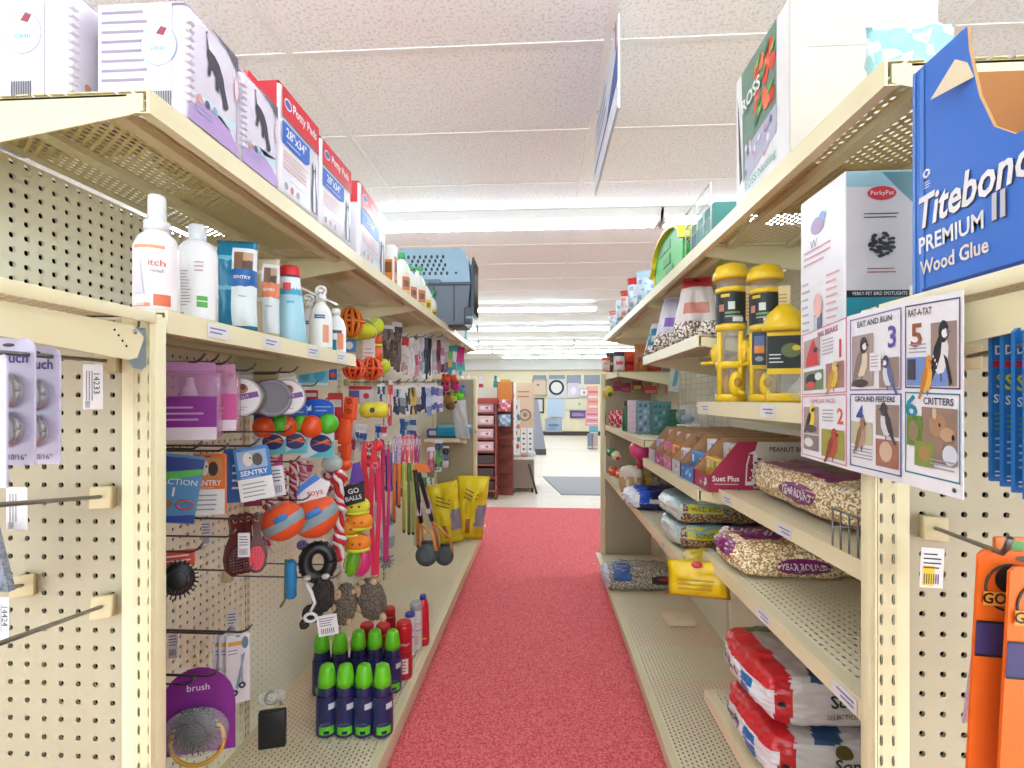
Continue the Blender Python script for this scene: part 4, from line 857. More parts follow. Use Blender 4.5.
# blue rubber dumbbell on low hook
d = dep(291, -.70); k_ = d/F; c = W(291, 560, d); e = empty('rope_roll', 'blue rubber roll toy in a clear bag hanging low on the board', 'dog toy', tuple(c), 0)
g = G(); g.lathe([(4*k_, -38*k_), (5.5*k_, -36*k_), (5*k_, -27*k_), (6*k_, -18*k_), (5*k_, -10*k_), (5.5*k_, -3*k_), (3*k_, 0)], K('#1F8AC8', .5), 14); g.build('roll', e)
g = G(); g.tube([(-6*k_, .004, 0), (-7*k_, .006, -40*k_), (-12*k_, .006, -48*k_)], 1.4*k_, K('#8E8A50'), 6); g.build('cord', e)
for n, (px, py) in enumerate(((262, 545), (302, 545))):
    e = ballobj(px, py, -.76, 4.5, K('#8E93DA', .5), ['small lilac spiky ball right of the brown brushes', 'small lilac spiky ball behind the black tire toy'][n], 'mesh', name='spiky_ball')
# black tire toy
d = dep(318, -.645); k_ = d/F; c = W(318, 562, d); e = empty('tire_toy', 'black rubber tire dog toy hanging over the skunk plush', 'dog toy', tuple(c), .35)
g = G(); g.ring((0, 0, 0), 12*k_, 6.5*k_, K('#17181B', .4), 'y', 30, 12, 1.25); g.build('tire', e)
g = G()
for k in range(18):
    a2 = 2*PI*k/18; x, z = 17.5*k_*math.cos(a2), 21*k_*math.sin(a2); g.tube([(x, -5*k_, z), (x*1.04, 0, z*1.04), (x, 5*k_, z)], .9*k_, K('#26272B', .5), 5)
g.build('tread', e); g = G(); g.prism([(-9*k_, 12*k_), (8*k_, 10*k_), (6*k_, 24*k_), (-8*k_, 24*k_)], -1*k_, 0, K('#E7D3CB')); g.build('header_card', e)
# white/black rope frill at the tire front
# fox toys: three stacked orange/yellow plush
d = dep(357, -.62); k_ = d/F; c = W(357, 497, d); e = empty('stacked_plush', 'column of orange and lime squeaky plush heads under a black header card', 'dog toy', tuple(c), .15)
for n, (x, z, r, col) in enumerate(((0, -9, 13, '#E7E23A'), (3, -24, 13.5, '#F7931E'), (-7, -30, 11, '#F59A22'), (2, -44, 13, '#F78C1C'))):
    g = G(); g.ball((x*k_, -2*k_*n, z*k_), r*k_, K(col, .7), sy=.8, sz=.72); g.ball(((x-3)*k_, -(9.5+2*n)*k_, (z+1)*k_), 1.3*k_, K('#A83418')); g.ball(((x+4)*k_, -(9.5+2*n)*k_, (z+1)*k_), 1.3*k_, K('#A83418')); g.build('plush_head', e)
    g = G(); g.ring((x*k_, -2*k_*n, (z-6)*k_), 11*k_, 1.6*k_, K('#DDE93C', .7), 'z', 18, 5, .8); g.build('lime_band', e)
g = G(); g.prism([(-12*k_, -8*k_), (10*k_, -2*k_), (9*k_, 17*k_), (-12*k_, 12*k_)], -11*k_, -10*k_, BLACK); g.text('GO', 7*k_, -1*k_, 8*k_, -11.4*k_, WHITE, rot=.2); g.text('BALLS', 6*k_, -1*k_, 1*k_, -11.4*k_, WHITE, rot=.2, maxw=18*k_); g.build('header_card', e)
g = G(); g.prism([(-6*k_, 14*k_), (8*k_, 16*k_), (4*k_, 36*k_), (-3*k_, 34*k_)], -6*k_, -5*k_, K('#6B3AA8')); g.build('purple_tab', e)
# pink and green frisbee discs
for n, (px, py, rx, rz_, col, lb_) in enumerate(((352, 563, 6, 15, '#7FD32A', 'lime green flying disc behind the pink one'), (362, 562, 9.5, 16, '#F23C86', 'hot pink flying disc hanging above the hedgehog plush'))):
    d = dep(px, -.64+.015*n); k_ = d/F; c = W(px, py, d); e = empty('flying_disc', lb_, 'dog toy', tuple(c), .3-.1*n); e.rotation_euler = (0, .2, .3)
    g = G(); g.lathe([(.2*k_, 0), (rz_*k_*.8, 0), (rz_*k_, -3*k_), (rz_*k_, -4*k_), (rz_*.7*k_, -1.2*k_)], K(col, .4), 24, rx/rz_, 1); o = g.build('disc', e); o.rotation_euler = (PI/2, 0, 0)
    g = G(); g.ring((0, -1.2*k_ if n else -1*k_, 0), rz_*.5*k_, .6*k_, K(col, .5), 'y', 20, 5, 1.6); g.build('raised_rim', e)
# small round gray-white disc toy
d = dep(335, -.63); k_ = d/F; c = W(332, 463, d); e = empty('squeaky_disc', 'pale grey transparent round toy above the rope toys', 'dog toy', tuple(c), .2)
G().ball((0, 0, 0), 10.5*k_, mat('#C4D2CC', .3, tr=.25), sy=.35, sz=.85).build('disc', e); G().ring((0, -2*k_, 0), 6*k_, .6*k_, K('#52607A'), 'y', 16, 5, .5).build('printed_swirl', e)
# plush animals
def fur(hx1, hx2, sc=70): return speckle('fur'+hx1, [hx1, hx2, hx1, '#8A7B6A'], sc, .95, 1)
FH = fur('#5A5148', '#7E7466', 260); TANP = K('#D8B892', .8)
def hedgehog(px, py, X, rpx, label, al, tilt, k2=1.25):
    d = dep(px, X); k = d/F; c = W(px, py, d); r = rpx*k; e = empty('hedgehog_plush', label, 'plush toy', tuple(c), al, 'hedgehog plush toys'); e.rotation_euler = (0, tilt, al)
    g = G(); g.ball((0, 0, 0), r, FH, sx=.85, sy=.7, sz=k2, seg=28, rings=20, nz=.12, nf=60)
    rr = random.Random(3)
    for i in range(420):
        u = rr.uniform(-1, 1); a = rr.uniform(0, 2*PI); q = Vector((math.sqrt(1-u*u)*math.cos(a)*.85, math.sqrt(1-u*u)*math.sin(a)*.7, u*k2))*r*.97
        t = q.normalized()*r*.14+Vector((rr.uniform(-1, 1), rr.uniform(-1, 1), rr.uniform(-1, 1)))*r*.05; s = Vector((t.z, t.x, -t.x)).normalized()*r*.022
        g.add([q-s, q+s, q+t], [(0, 1, 2)], FH)
    g.build('furry_body', e)
    g = G(); g.ball((-r*.55, -r*.35, r*.85), r*.36, TANP); g.tube([(-r*.55, -r*.4, r*.8), (-r*.8, -r*.6, r*.95)], r*.2, TANP, 8, r*.09); g.ball((-r*.84, -r*.62, r*.98), r*.1, BLACK); g.ball((-r*.5, -r*.68, r*.98), r*.05, BLACK); g.build('face', e)
    for s in ((-.1, 1.15), (.55, .95)): G().ball((s[0]*r, -r*.25, s[1]*r), r*.2, TANP, sy=.5).build('ear', e)
    for s in ((-.72, -.1), (.35, -1.15)): G().ball((s[0]*r, -r*.35, s[1]*r), r*.2, TANP, sz=1.4).build('paw', e)
    return e
hedgehog(371, 599, -.61, 17, 'front hedgehog plush with tan face, over the red cans', .2, -.35)
hedgehog(345, 604, -.64, 13.5, 'hedgehog plush hanging in the middle beside the skunk', .3, .05, 1.55)
# skunk / raccoon plush with ticket
d = dep(320, -.63); k_ = d/F; c = W(320, 598, d); e = empty('skunk_plush', 'black and white skunk plush hanging by its tail with a white ticket', 'plush toy', tuple(c), .2)
FB = speckle('skunk_fur', ['#1E1C1B', '#35302C', '#262322', '#3F3833'], 260, .95, 1)
g = G(); g.ball((3*k_, 0, 3*k_), 15*k_, FB, sx=.75, sy=.6, sz=1.15, seg=20, rings=14, nz=.15, nf=60); g.build('body', e)
g = G(); g.ball((-6*k_, -5*k_, -13*k_), 9*k_, FB, sx=1.1, sy=.8, nz=.1, nf=60); g.ball((-13*k_, -7*k_, -22*k_), 5*k_, FB, nz=.2, nf=70); g.build('head', e)
g = G(); g.tube([(-12*k_, -6*k_, 18*k_), (-6*k_, -10*k_, 10*k_), (-2*k_, -12*k_, 0), (-6*k_, -13*k_, -8*k_)], 2.2*k_, WHITE, 8, 1.4*k_); g.ring((-6*k_, -12*k_, -14*k_), 5.5*k_, 1.6*k_, WHITE, 'y', 16, 6, .7); g.build('white_stripe', e)
for x, z in ((-12, 21), (6, 22)): G().ball((x*k_, -2*k_, z*k_), 4*k_, K('#CFC6BC', .8), sz=.7).build('paw', e)
t = stick_tag(e, 9*k_, -12*k_, .0, 19*k_, 20*k_, -13*k_); t.rotation_euler = (0, -.12, 0)
lhook(330, 578, -.60, 'plush animals')

# ---------------------------------------------------------------- leashes, collars and cards in rows
def leash(px, ya, yb, X, label, col, w=4, loop=True, clip=True, cat='leash', name='leash'):
    a, b_ = hpt(px, ya, X), hpt(px, yb, X); k = dep(px, X)/F; L_ = a.z-b_.z; e = empty(name, label, cat, tuple(a), .25)
    m = K(col, .6); g = G(); hw = w*k/2
    for s in (-1, 1):
        pts = [(s*hw*1.1+s*hw*.5*math.sin(t*5), .003*s, -L_*t) for t in [i/10 for i in range(11)]]
        g.ribbon(pts, (hw*.9, 0, 0), .0012, m)
    g.tube([(hw*1.3*math.cos(t), 0, -L_-hw*1.2*math.sin(t)) for t in [PI*i/8 for i in range(9)]], .0022, m, 5); g.build('webbing', e)
    if clip:
        g = G(); g.ring((0, -.003, -hw*1.4), hw*1.1, .0022, CHROME, 'y', 12, 5); g.tube([(0, -.003, -hw*2.4), (0, -.004, -hw*6)], .0022, CHROME, 6); g.build('snap_clip', e)
    return e
def sleeve(px, ya, yb, X, wpx, label, cols, name='collar_pack', cat='pet collar', group=None, al=.3, top='#F2EEF0'):
    a, b_ = hpt(px, ya, X), hpt(px, yb, X); k = dep(px, X)/F; h = a.z-b_.z; w = wpx*k/.95; e = empty(name, label, cat, tuple(a), al, group)
    rr = random.Random(int(px*7)); g = G(); g.prism([(-w/2, -h*.16), (w/2, -h*.16), (w*.44, 0), (-w*.44, 0)], 0, .0012, K(top))
    g.build('header_card', e)
    if rr.random() < .5: G().prism([(-w*.3, -h), (w*.35, -h*.97), (w*.3, -h*.84), (-w*.32, -h*.85)], -.009, -.008, K(top)).build('lower_tag', e)
    g = G(); n = len(cols)
    for st in (-1, 0, 1):
        ph = rr.random()*6; wd = w*rr.uniform(.13, .2); bot = h*rr.uniform(.86, 1.0); pts = [(st*w*.27+w*.06*math.sin(ph+t*.8), -.004-.006*rr.random(), -h*.1-(bot-h*.1)*t/12) for t in range(13)]
        for i in range(n):
            a_, b2 = int(12*i/n), int(12*(i+1)/n)+0; g.ribbon(pts[a_:max(b2, a_+1)+1], (wd, 0, 0), .0022, K(cols[(i+abs(st)*(int(px) % 2)) % n], .5))
    g.build('product', e); e.rotation_euler = (0, rr.uniform(-.05, .05), al+rr.uniform(-.3, .3)); return e
cA = [('brown leather harness', ['#5C4038', '#8D7A70', '#4A3430'], 9, 325, 368), ('dark brown leather harness', ['#6A5148', '#3F2E2A', '#7A6258'], 9, 322, 372), ('red and white leash pack', ['#E23C34', '#F3ECEC', '#E9DADA', '#D9A8A8'], 6, 333, 376), ('white collar pack', ['#F3F0F0', '#D7CFCB', '#EDE7E6'], 5, 336, 377), ('rose pink collar pack', ['#E9E3E8', '#E2607A', '#F0A3B0'], 5, 340, 380),
      ('grey collar pack', ['#C7C8CC', '#E7E3E6', '#9F9FA6'], 5, 334, 378), ('navy collar pack', ['#33456E', '#4C6C94', '#263457'], 4, 333, 380), ('black collar pack', ['#2F2A30', '#433A40', '#2B262B'], 4, 334, 378), ('pale collar pack', ['#EADFE4', '#C9C2CC', '#D7C9D2'], 4, 333, 377), ('maroon collar pack', ['#8E3A58', '#5E2A3E', '#B3607A'], 4, 336, 376),
      ('pink dotted collar pack', ['#EFE8EC', '#E58AA8', '#F3EEF0', '#3A3A48'], 5, 336, 374), ('white cat collar pack', ['#F6F2F4', '#D7C6D6', '#7C6A92'], 5, 338, 374), ('green and teal toy pack', ['#3FA58A', '#7AC26A', '#E2C24A', '#43A6B4'], 5, 340, 377), ('teal toy pack', ['#38B6C2', '#E9EEF0', '#4AA6B0'], 5, 338, 375), ('turquoise and magenta toy pack', ['#39B7C4', '#E0309A', '#E0309A', '#3AC0B8'], 7, 335, 376)]
xs = [389, 397, 406, 411, 416, 421, 425, 430, 434, 438, 442, 446, 450, 454, 460]
for (nm, cols, w_, ya, yb), px in zip(cA, xs):
    i = xs.index(px); X = -.70+.05*(i/14); nxt = cA[i+1][0] if i < 14 else 'the white jar shelf'
    sleeve(px, ya, yb, X, w_*1.25, f'{nm} in the top row, left of the {nxt}'.replace(' collar pack, last', '') if i < 14 else f'{nm}, last in the top hanging row', cols, 'harness_pack' if 'harness' in nm else 'collar_pack', 'pet supplies')
cB = [('white pack with navy print', ['#E6E6EC', '#3A4F78', '#DFE3EA'], 7, 384, 412), ('red leash card', ['#D8203A', '#D8203A', '#F2D8DC', '#C81E34'], 4, 380, 427), ('navy nail clipper card', ['#2E4468', '#CBD0D8', '#2B3A58'], 6, 386, 415), ('white card with grey tool', ['#E7E9EA', '#9BA2A8', '#59616A'], 6, 387, 416), ('black comb card', ['#EDEDED', '#2B2E33', '#3A3E44'], 6, 385, 415),
      ('yellow handled rake card', ['#4A4C55', '#E2B64A', '#E9C46A'], 6, 384, 418), ('cream comb card', ['#EAE6DA', '#B9B4A6', '#3B3B3E'], 6, 387, 414), ('navy collar card', ['#2C3A78', '#2E3F8A', '#26336B'], 5, 384, 414), ('pale blue collar card', ['#B7C4E2', '#D6DDF0', '#8EA0CF'], 5, 385, 416), ('royal blue collar card', ['#5A68B8', '#E3E6F2', '#5463AE'], 5, 384, 414), ('violet collar card', ['#7E6FB8', '#EDEAF4', '#7767B2'], 5, 385, 413), ('lavender collar card', ['#A99FD8', '#F1EEF6', '#8F86C4'], 5, 386, 412)]
xb = [381, 391, 397, 402, 407, 413, 418, 423, 428, 432, 436, 440]
for i, ((nm, cols, w_, ya, yb), px) in enumerate(zip(cB, xb)):
    sleeve(px, ya, yb, -.70+.06*(i/11), w_*1.15, f'{nm} in the second row, '+(f'left of the {cB[i+1][0]}' if i < 11 else 'next to the doll shaped toys'), cols, 'grooming_card' if i in (2, 3, 4, 5, 6) else 'collar_card', 'pet supplies')
ORD = ['first', 'second', 'third', 'fourth', 'fifth', 'sixth', 'seventh', 'eighth', 'ninth']
for row, (y_, nm) in enumerate(((329, 'top'), (379, 'second'))):
    for px in range(390, 462 if row == 0 else 440, 9):
        p = hpt(px, y_+ (8 if row == 0 else 3), -.70+.05*(px-390)/70); hook((BL+.004, p.y, p.z), (p.x+.05, p.y, p.z), f'close-set peg hook in the {nm} row of collars, {ORD[(px-390)//9]} from the near end', .0026)
# little animal toys at the end of the second row
for i, (px, py, r, cs, nm) in enumerate(((446, 379, 4.5, ('#E2502C', '#C8341E'), 'orange red cat toy'), (453, 379, 4, ('#D8452A', '#E98A5A'), 'rust coloured cat toy'), (445, 387, 4.5, ('#C02463', '#7A1A3A'), 'crimson pom cat toy'), (455, 386, 4.5, ('#D32A78', '#B03060'), 'magenta pom cat toy'), (461, 390, 4.5, ('#7FA0E0', '#5B7FD0'), 'light blue pom cat toy'), (446, 398, 5.5, ('#A5763A', '#5E3F22'), 'brown mouse cat toy'), (450, 405, 5, ('#6B4A2A', '#C2A070'), 'tan mouse cat toy'), (459, 396, 5, ('#7BD43A', '#55A82A'), 'lime green frog cat toy'), (453, 398, 4, ('#C8D84A', '#8FA838'), 'yellow green cat toy'), (454, 406, 4, ('#3D6A3C', '#24442A'), 'dark green cat toy'))):
    d = dep(px, -.66); k = d/F; c = W(px, py, d); e = empty('cat_toy', f'{nm} on the crowded card rack near the clear bag', 'cat toy', tuple(c), .2)
    g = G(); g.ball((0, 0, 0), r*k, K(cs[0], .8), sy=.7, nz=.2, nf=50); g.build('plush_body', e); g = G(); g.ball((-r*.5*k, -r*.3*k, r*.8*k), r*.4*k, K(cs[1], .8)); g.ball((r*.5*k, -r*.3*k, r*.8*k), r*.4*k, K(cs[1], .8)); g.build('ears', e)
# more small packs crowding the middle of the board
for n, (px, ya, yb, w_, X, cols, lb_) in enumerate(((362, 424, 452, 11, -.72, ['#E8ECF0', '#3A6AB8', '#9CC8D8', '#E8E4E8'], 'white and blue toy card left of the red leash handles'),
    (379, 424, 446, 8, -.70, ['#2A4A9A', '#3A6AC0', '#E8EAF0'], 'blue toy card under the yellow bone'), (352, 425, 462, 9, -.78, ['#E9D8D8', '#C84A5A', '#F0ECEC'], 'pale red toy card deep behind the orange retriever'),
    (405, 420, 436, 9, -.74, ['#3A8FA8', '#6AB0C0', '#E4ECEE'], 'teal toy pack left of the pet bowls'), (412, 418, 437, 8, -.72, ['#4A6AA0', '#DDE4EE', '#6A4A9A'], 'blue and white toy pack beside the violet bowl'),
    (308, 462, 486, 10, -.78, ['#D8486A', '#F0D8DE', '#C02848'], 'pink and red toy pack behind the plush header card'), (325, 470, 500, 8, -.74, ['#D02838', '#F0E8E8', '#B81828'], 'red and white toy pack beside the plush header card'),
    (352, 480, 520, 9, -.74, ['#E04848', '#F4EDEA', '#E87848'], 'red orange toy card behind the stacked plush heads'), (378, 500, 556, 10, -.72, ['#DADDE6', '#F0F0F4', '#B8C0D0'], 'clear and silver pack behind the crimson leash'),
    (392, 508, 552, 9, -.70, ['#D4D8E2', '#ECECF0', '#AEB6C8'], 'clear and silver pack behind the orange sticks'), (384, 425, 440, 6, -.66, ['#C8284A', '#F0E4E8'], 'small red collar pack just under the second row'),
    (270, 462, 484, 10, -.80, ['#B8305A', '#E8C8D0', '#A02048'], 'dark pink toy pack behind the white ticket'), (343, 430, 455, 8, -.74, ['#E83A2A', '#F06A3A', '#F8E8D8'], 'red and orange toy card left of the long retriever'),
    (330, 576, 600, 7, -.80, ['#D8DCE4', '#A8B0C0', '#C8CCD8'], 'pale grey toy pack between skunk and tire'), (400, 466, 500, 6, -.74, ['#D86A8A', '#F0E0E6', '#B04A6A'], 'rose coloured toy pack behind the orange sticks'))):
    sleeve(px, ya, yb, X, w_, lb_, cols, 'toy_pack', 'pet supplies')
# tall hanging leashes
for px, ya, yb, X, c, nm, w_ in ((369, 441, 500, -.62, '#E0213C', 'bright red leash beside the plush heads', 6), (375, 462, 575, -.60, '#E5174E', 'long crimson leash reaching down past the pink disc', 5), (379, 440, 500, -.63, '#C7164C', 'raspberry leash with rose tag', 5), (386, 445, 560, -.60, '#C41C66', 'long magenta leash left of the blue rope', 3.5), (398, 448, 505, -.70, '#5A3E8A', 'thin violet leash behind the ribbons', 3)):
    leash(px, ya, yb, X, nm, c, w_)
d = dep(372, -.62); k_ = d/F
for n, (px, py) in enumerate(((369, 461), (372, 447))):
    c = W(px, py, d); e = empty('leash_grip', ['rounded red rubber leash handle above the red leash', 'smaller red rubber handle over the crimson leash'][n], 'leash', tuple(c), .2)
    g = G(); g.ball((0, 0, 0), 8*k_, K('#E8222C', .35), sz=.75); g.ball((6*k_, 0, 1*k_), 5*k_, K('#E8222C', .35)); g.build('grip', e); G().ball((-3*k_, -5*k_, 3*k_), 2*k_, K('#F7A8A8')).build('button', e)
d = dep(388, -.60); k_ = d/F; c = W(389, 443, d); e = empty('rope_leash', 'royal blue rope leash with silver snap between magenta leash and ribbons', 'leash', tuple(c), .2)
g = G(); g.tube([(0, 0, -10*k_), (0, 0, -45*k_)], 3.4*k_, K('#1E4FA8', .6), 10); g.ball((0, 0, -45*k_), 4.2*k_, K('#1E4FA8', .6)); g.ball((0, 0, -28*k_), 4*k_, K('#2A60C0', .6), sz=.6); g.build('rope', e)
G().tube([(0, 0, 2*k_), (1*k_, 0, -5*k_), (0, 0, -11*k_)], 2*k_, CHROME, 8).build('snap_clip', e)
for n, (px, c) in enumerate(((395, '#A98AC0'), (399, '#D9C0DC'), (403, '#E83A66'), (407, '#F0506E'), (411, '#F2738A'), (415, '#D23C78'), (419, '#9A6AB2'))):
    sleeve(px, 436, 464, -.63, 3.4, f'{["lilac", "pale lilac", "rose red", "coral pink", "light coral", "deep pink", "purple"][n]} braided strap in the bunch under the collars', [c, '#F2E6EC', c, c], 'braided_strap', 'leash', top=c)
for n, (px, c, yb) in enumerate(((394, '#EF7A28', 520), (399, '#F08A3A', 505), (404, '#B9C24A', 530), (409, '#6E8A3E', 532), (413, '#C9D36A', 532), (418, '#EE9A3A', 545))):
    a, b_ = hpt(px, 463, -.62), hpt(px, yb, -.62); k_ = dep(px, -.62)/F; e = empty('training_stick', f'{["bright orange", "pale orange", "olive yellow", "dark olive", "lime", "amber"][n]} training stick hanging below the braided straps', 'pet supplies', tuple(a), 0)
    G().tube([(0, 0, 0), (0, 0, -(a.z-b_.z))], 1.7*k_, K(c, .5), 8).build('stick', e); g = G(); g.box(-2.2*k_, 2.2*k_, -.003, .003, -18*k_, -1*k_, K(c), .001, 1); g.build('top_label', e)
    G().tube([(0, 0, -(a.z-b_.z)), (0, 0, -(a.z-b_.z)-3*k_)], 2*k_, K('#3A3F46'), 8, 1*k_).build('tip', e)
# grey wire basket-like pom toys in clear bags
for n, (px, py, r) in enumerate(((386, 560, 8.5), (390, 520, 6))):
    d = dep(px, -.68); k_ = d/F; c = W(px, py, d); e = empty('sparkle_ball', ['silver grey sparkle ball in clear bag behind the magenta leash', 'small silver sparkle ball above the grey one'][n], 'cat toy', tuple(c), 0)
    g = G(); rr = random.Random(n)
    for i in range(90):
        q = Vector((rr.gauss(0, 1), rr.gauss(0, 1), rr.gauss(0, 1))).normalized()*r*k_; g.tube([(0, 0, 0), q], .0016, K('#9AA4B8', .4), 4)
    g.build('tinsel', e)
# blister packs hanging before the cross panel
for n, (px, ya, yb, w_, X, cols) in enumerate(((431, 447, 487, 8, -.66, ['#EDE6EA', '#D87A98', '#C8506E', '#4F9A50']), (439, 440, 472, 8, -.62, ['#2A3C6A', '#3A5A9A', '#57A844', '#57A844']), (446, 446, 468, 6, -.60, ['#2B2B40', '#6C7AA0', '#E7E7EA']), (424, 476, 488, 7, -.68, ['#4BA04A', '#4BA04A']))):
    sleeve(px, ya, yb, X, w_, ['pink and green ball pack hanging above the scoops', 'navy and green ball pack above the yellow bags', 'dark blue card at the right of the small hanging packs', 'small green pack low behind the scoops'][n], cols, 'toy_pack', 'pet supplies')
for px, py, X in ((436, 441, -.56), (447, 446, -.52)):
    p = hpt(px, py, X); hook((X-.02, 4.09, p.z), (X, 3.7, p.z), f'wire peg hook on the far left pegboard divider, {"left" if px < 440 else "right"} one')
# litter scoops (rakes): black shafts, orange tubing, black pans
for n, (xa, ya, xb_, yb, bx, by) in enumerate(((415, 470, 423, 540, 426.5, 555), (418, 470, 436, 535, 444.5, 556))):
    X = -.58; a, b_ = hpt(xa, ya, X), hpt(xb_, yb, X+.03); k_ = dep(426, X)/F; c = hpt(bx, by, X+.06); e = empty('waste_scoop', ['left black and orange scoop with round pan', 'right black and orange scoop with round pan'][n]+' standing on the base deck', 'waste scoop', tuple(c), 0, 'pair of waste scoops')
    A, B_ = a-c, b_-c; g = G(); g.tube([A, A.lerp(B_, .75)], 2.2*k_, K('#1B1B1D'), 8); g.build('shaft', e)
    g = G(); g.tube([A.lerp(B_, .75), B_, Vector((-6*k_, 0, 6*k_))], 1.4*k_, K('#E58A2E'), 6); g.tube([A.lerp(B_, .78), Vector((6*k_, -.01, 20*k_)), Vector((9*k_, -.01, 5*k_))], 1.3*k_, K('#E9A050'), 6); g.build('spring_arm', e)
    g = G(); g.lathe([(8*k_, -1*k_), (10*k_, 0), (9.5*k_, 2.5*k_), (5*k_, 4*k_)], K('#4A5557', .5), 24, 1, 1); o = g.build('round_pan', e); o.rotation_euler = (PI*.43, 0, 0)
    g = G(); g.box(-5*k_, 5*k_, 1*k_, 5*k_, 2*k_, 12*k_, BLACK, .004); g.build('hinge_block', e)
    G().box(-2*k_, 2*k_, -1.6*k_, 1.6*k_, 24*k_, 36*k_, K('#E3E3F2')).build('barcode_sticker', e, loc=tuple((A.lerp(B_, .55)-Vector((0, 0, 30*k_)))))
e = empty('scoop_header', 'orange header card where the two scoops hang', 'price tag', tuple(hpt(420, 468, -.56)), .2); G().prism([(-.04, -.02), (.05, -.02), (.03, .02), (-.02, .026)], -.001, .001, K('#EE7A22')).build('card', e)
# ---- yellow bags leaning on the divider
def yb_fn(u, v, f):
    if f and .62 < u-.28*v+.1 and .1 < v < .55: return K('#9C92A6') if v > .22 else K('#E8C23A')
    if f and .28 < u < .45 and .12 < v < .36: return K('#B4682A')
    return K('#F9DC12', .35)
for n, (px, py, w_, h_, ry, lb_) in enumerate(((453, 546, .25, .44, -.2, 'left yellow treat bag leaning on the end divider beside the scoops'), (469, 545, .27, .47, .04, 'right yellow treat bag at the end of the base deck by the carpet'))):
    d = dY(px, 3.60); c = W(px, 545, d); c.z = .158; c.y += .1*n; e = empty('treat_bag', lb_, 'pet food bag', tuple(c), .1, 'yellow treat bags'); e.rotation_euler = (-.08, ry, .1)
    g = G().bag(w_*.82, h_, .13, yb_fn, 16, 18, ends=.04, wob=.5, seed=n*5+1, sag=.2, taper=.35)
    [g.decal([(x_-.045, z_+.02), (x_+.045, z_-.025), (x_+.045, z_-.017), (x_-.045, z_+.028)], g._dp(x_, z_)-.012, K('#4A3A10')) for x_, z_ in ((-.005, h_*.75), (-.01, h_*.69), (-.02, h_*.63))]; g.build('bag', e)
# ---- bowl, clear bag on the small shelf of the divider
z0 = H-.295+.003
e = empty('pet_bowl', 'shiny blue oval pet bowl tilted on the small divider shelf', 'pet bowl', (-.685, 3.86, z0), .1)
g = G(); g.box(-.13, .14, -.1, .1, 0, .1, K('#1F9AC4', .2), .035, 4); g.build('bowl', e); g = G(); g.box(-.11, .12, -.103, -.09, .075, .1, K('#7FD0E6', .2), .008); g.build('pale_rim', e)
e = empty('pet_bowl', 'violet patterned pet bowl in front of the blue bowl', 'pet bowl', (-.80, 3.82, z0), .1)
g = G(); g.box(-.08, .1, -.05, .03, 0, .07, K('#6A5BC0', .3), .015, 3); g.rect(-.06, .0, .02, .055, -.0505, K('#D8D4F0')); g.build('bowl', e)
sleeve(402, 417, 436, -.72, 5, 'short blue scarf pack left of the violet bowl', ['#1C5FB0', '#2A70C4'], 'toy_pack', 'pet supplies')
e = empty('clear_bag', 'large clear plastic bag hanging off the small divider shelf', 'plastic bag', tuple(onY(463, 440, 3.74)), 0)
g = G().bag(.11, .3, .05, lambda u, v, f: mat('#F4F4F8', .12, tr=.45), 12, 12, wob=.6, seed=4); g.build('film', e); e.rotation_euler = (0, -.12, 0)

# ================================================================ LEFT RUN, base deck
ZB = .1525
GC = K('#6FD61F', .35); NV = mat('#232A5C', .25, coat=.3)
def deo(px, py, label, first=[None]):
    d = -1.05*F/(399.5-py); p = W(px, py, d)
    if first[0] is None:
        def lb(g, wr, cur):
            wr(-.031, .031, .012, .036, GC); wr(-.008, .008, .014, .024, NV); wr(.006, .026, .088, .106, K('#DADDE8')); g.lines(-.018, .016, .044, .05, 2, -.035, K('#7F86B0')); wr(-.028, .0, .036, .04, K('#3C468A'))
        e = bottle('cleaner_bottle', label, 'bottle', (p.x, p.y, ZB), .35, [(.029, 0), (.033, .004), (.033, .09), (.031, .115), (.027, .148), (.0265, .155)], NV, [(.0275, .152), (.0268, .17), (.0225, .2), (.0195, .21), (.013, .214), (0, .215)], GC, 1, (.006, .125, .0325, K('#262C62', .3), lb), group='green capped bottles on the left base deck', band=lambda i: NV)
        first[0] = e; return e
    return dup(first[0], (p.x, p.y, ZB), .35+random.uniform(-.2, .2), label)
fr = ['leftmost of the four green capped navy bottles in the front row', 'second from left green capped bottle in the front row', 'third from left green capped bottle in the front row', 'rightmost green capped bottle in the front row']
bk = ['leftmost green capped bottle in the back row', 'second green capped bottle from the left in the back row', 'middle green capped bottle in the back row', 'fourth green capped bottle in the back row, below the hedgehog', 'rightmost green capped bottle in the back row beside a red can']
for k, px in enumerate((327, 345.5, 364, 382.5)): deo(px, 733, fr[k])
for k, (px, py) in enumerate(((322, 693), (340, 694), (358.5, 690), (375, 689), (392.5, 690))): deo(px, py, bk[k])
def can(px, py, r, h, label, col, cap, word, dark=True, capr=.8, ch=.02, grp='cans on the left base deck'):
    d = -1.05*F/(399.5-py); p = W(px, py, d)
    def lb(g, wr, cur):
        g.text(word, r*.5, 0, h*.66, 0, WHITE if dark else RED, dep=cur, maxw=r*1.2); wr(-r*.7, r*.4, h*.12, h*.4, K('#F1E6E0')); g.lines(-r*.6, r*.3, h*.15, h*.38, 4, -r-.003, K('#B0303A')); wr(-r*.8, r*.8, h*.48, h*.5, K('#8A1420') if dark else K('#3A4FB0'))
    return bottle('spray_can', label, 'spray can', (p.x, p.y, ZB), .4, [(r*.94, 0), (r, .004), (r, h-.01), (r*.93, h)], K(col, .3), [(r*capr, h-.002), (r*capr, h+ch*.8), (r*capr*.85, h+ch)], K(cap, .35), 1, (.008, h-.012, r, K(col, .3), lb), group=grp)
can(367, 672, .029, .155, 'red can left of the other red cans, behind the green caps', '#C41824', '#D9242E', 'FLEA', capr=.9, ch=.03)
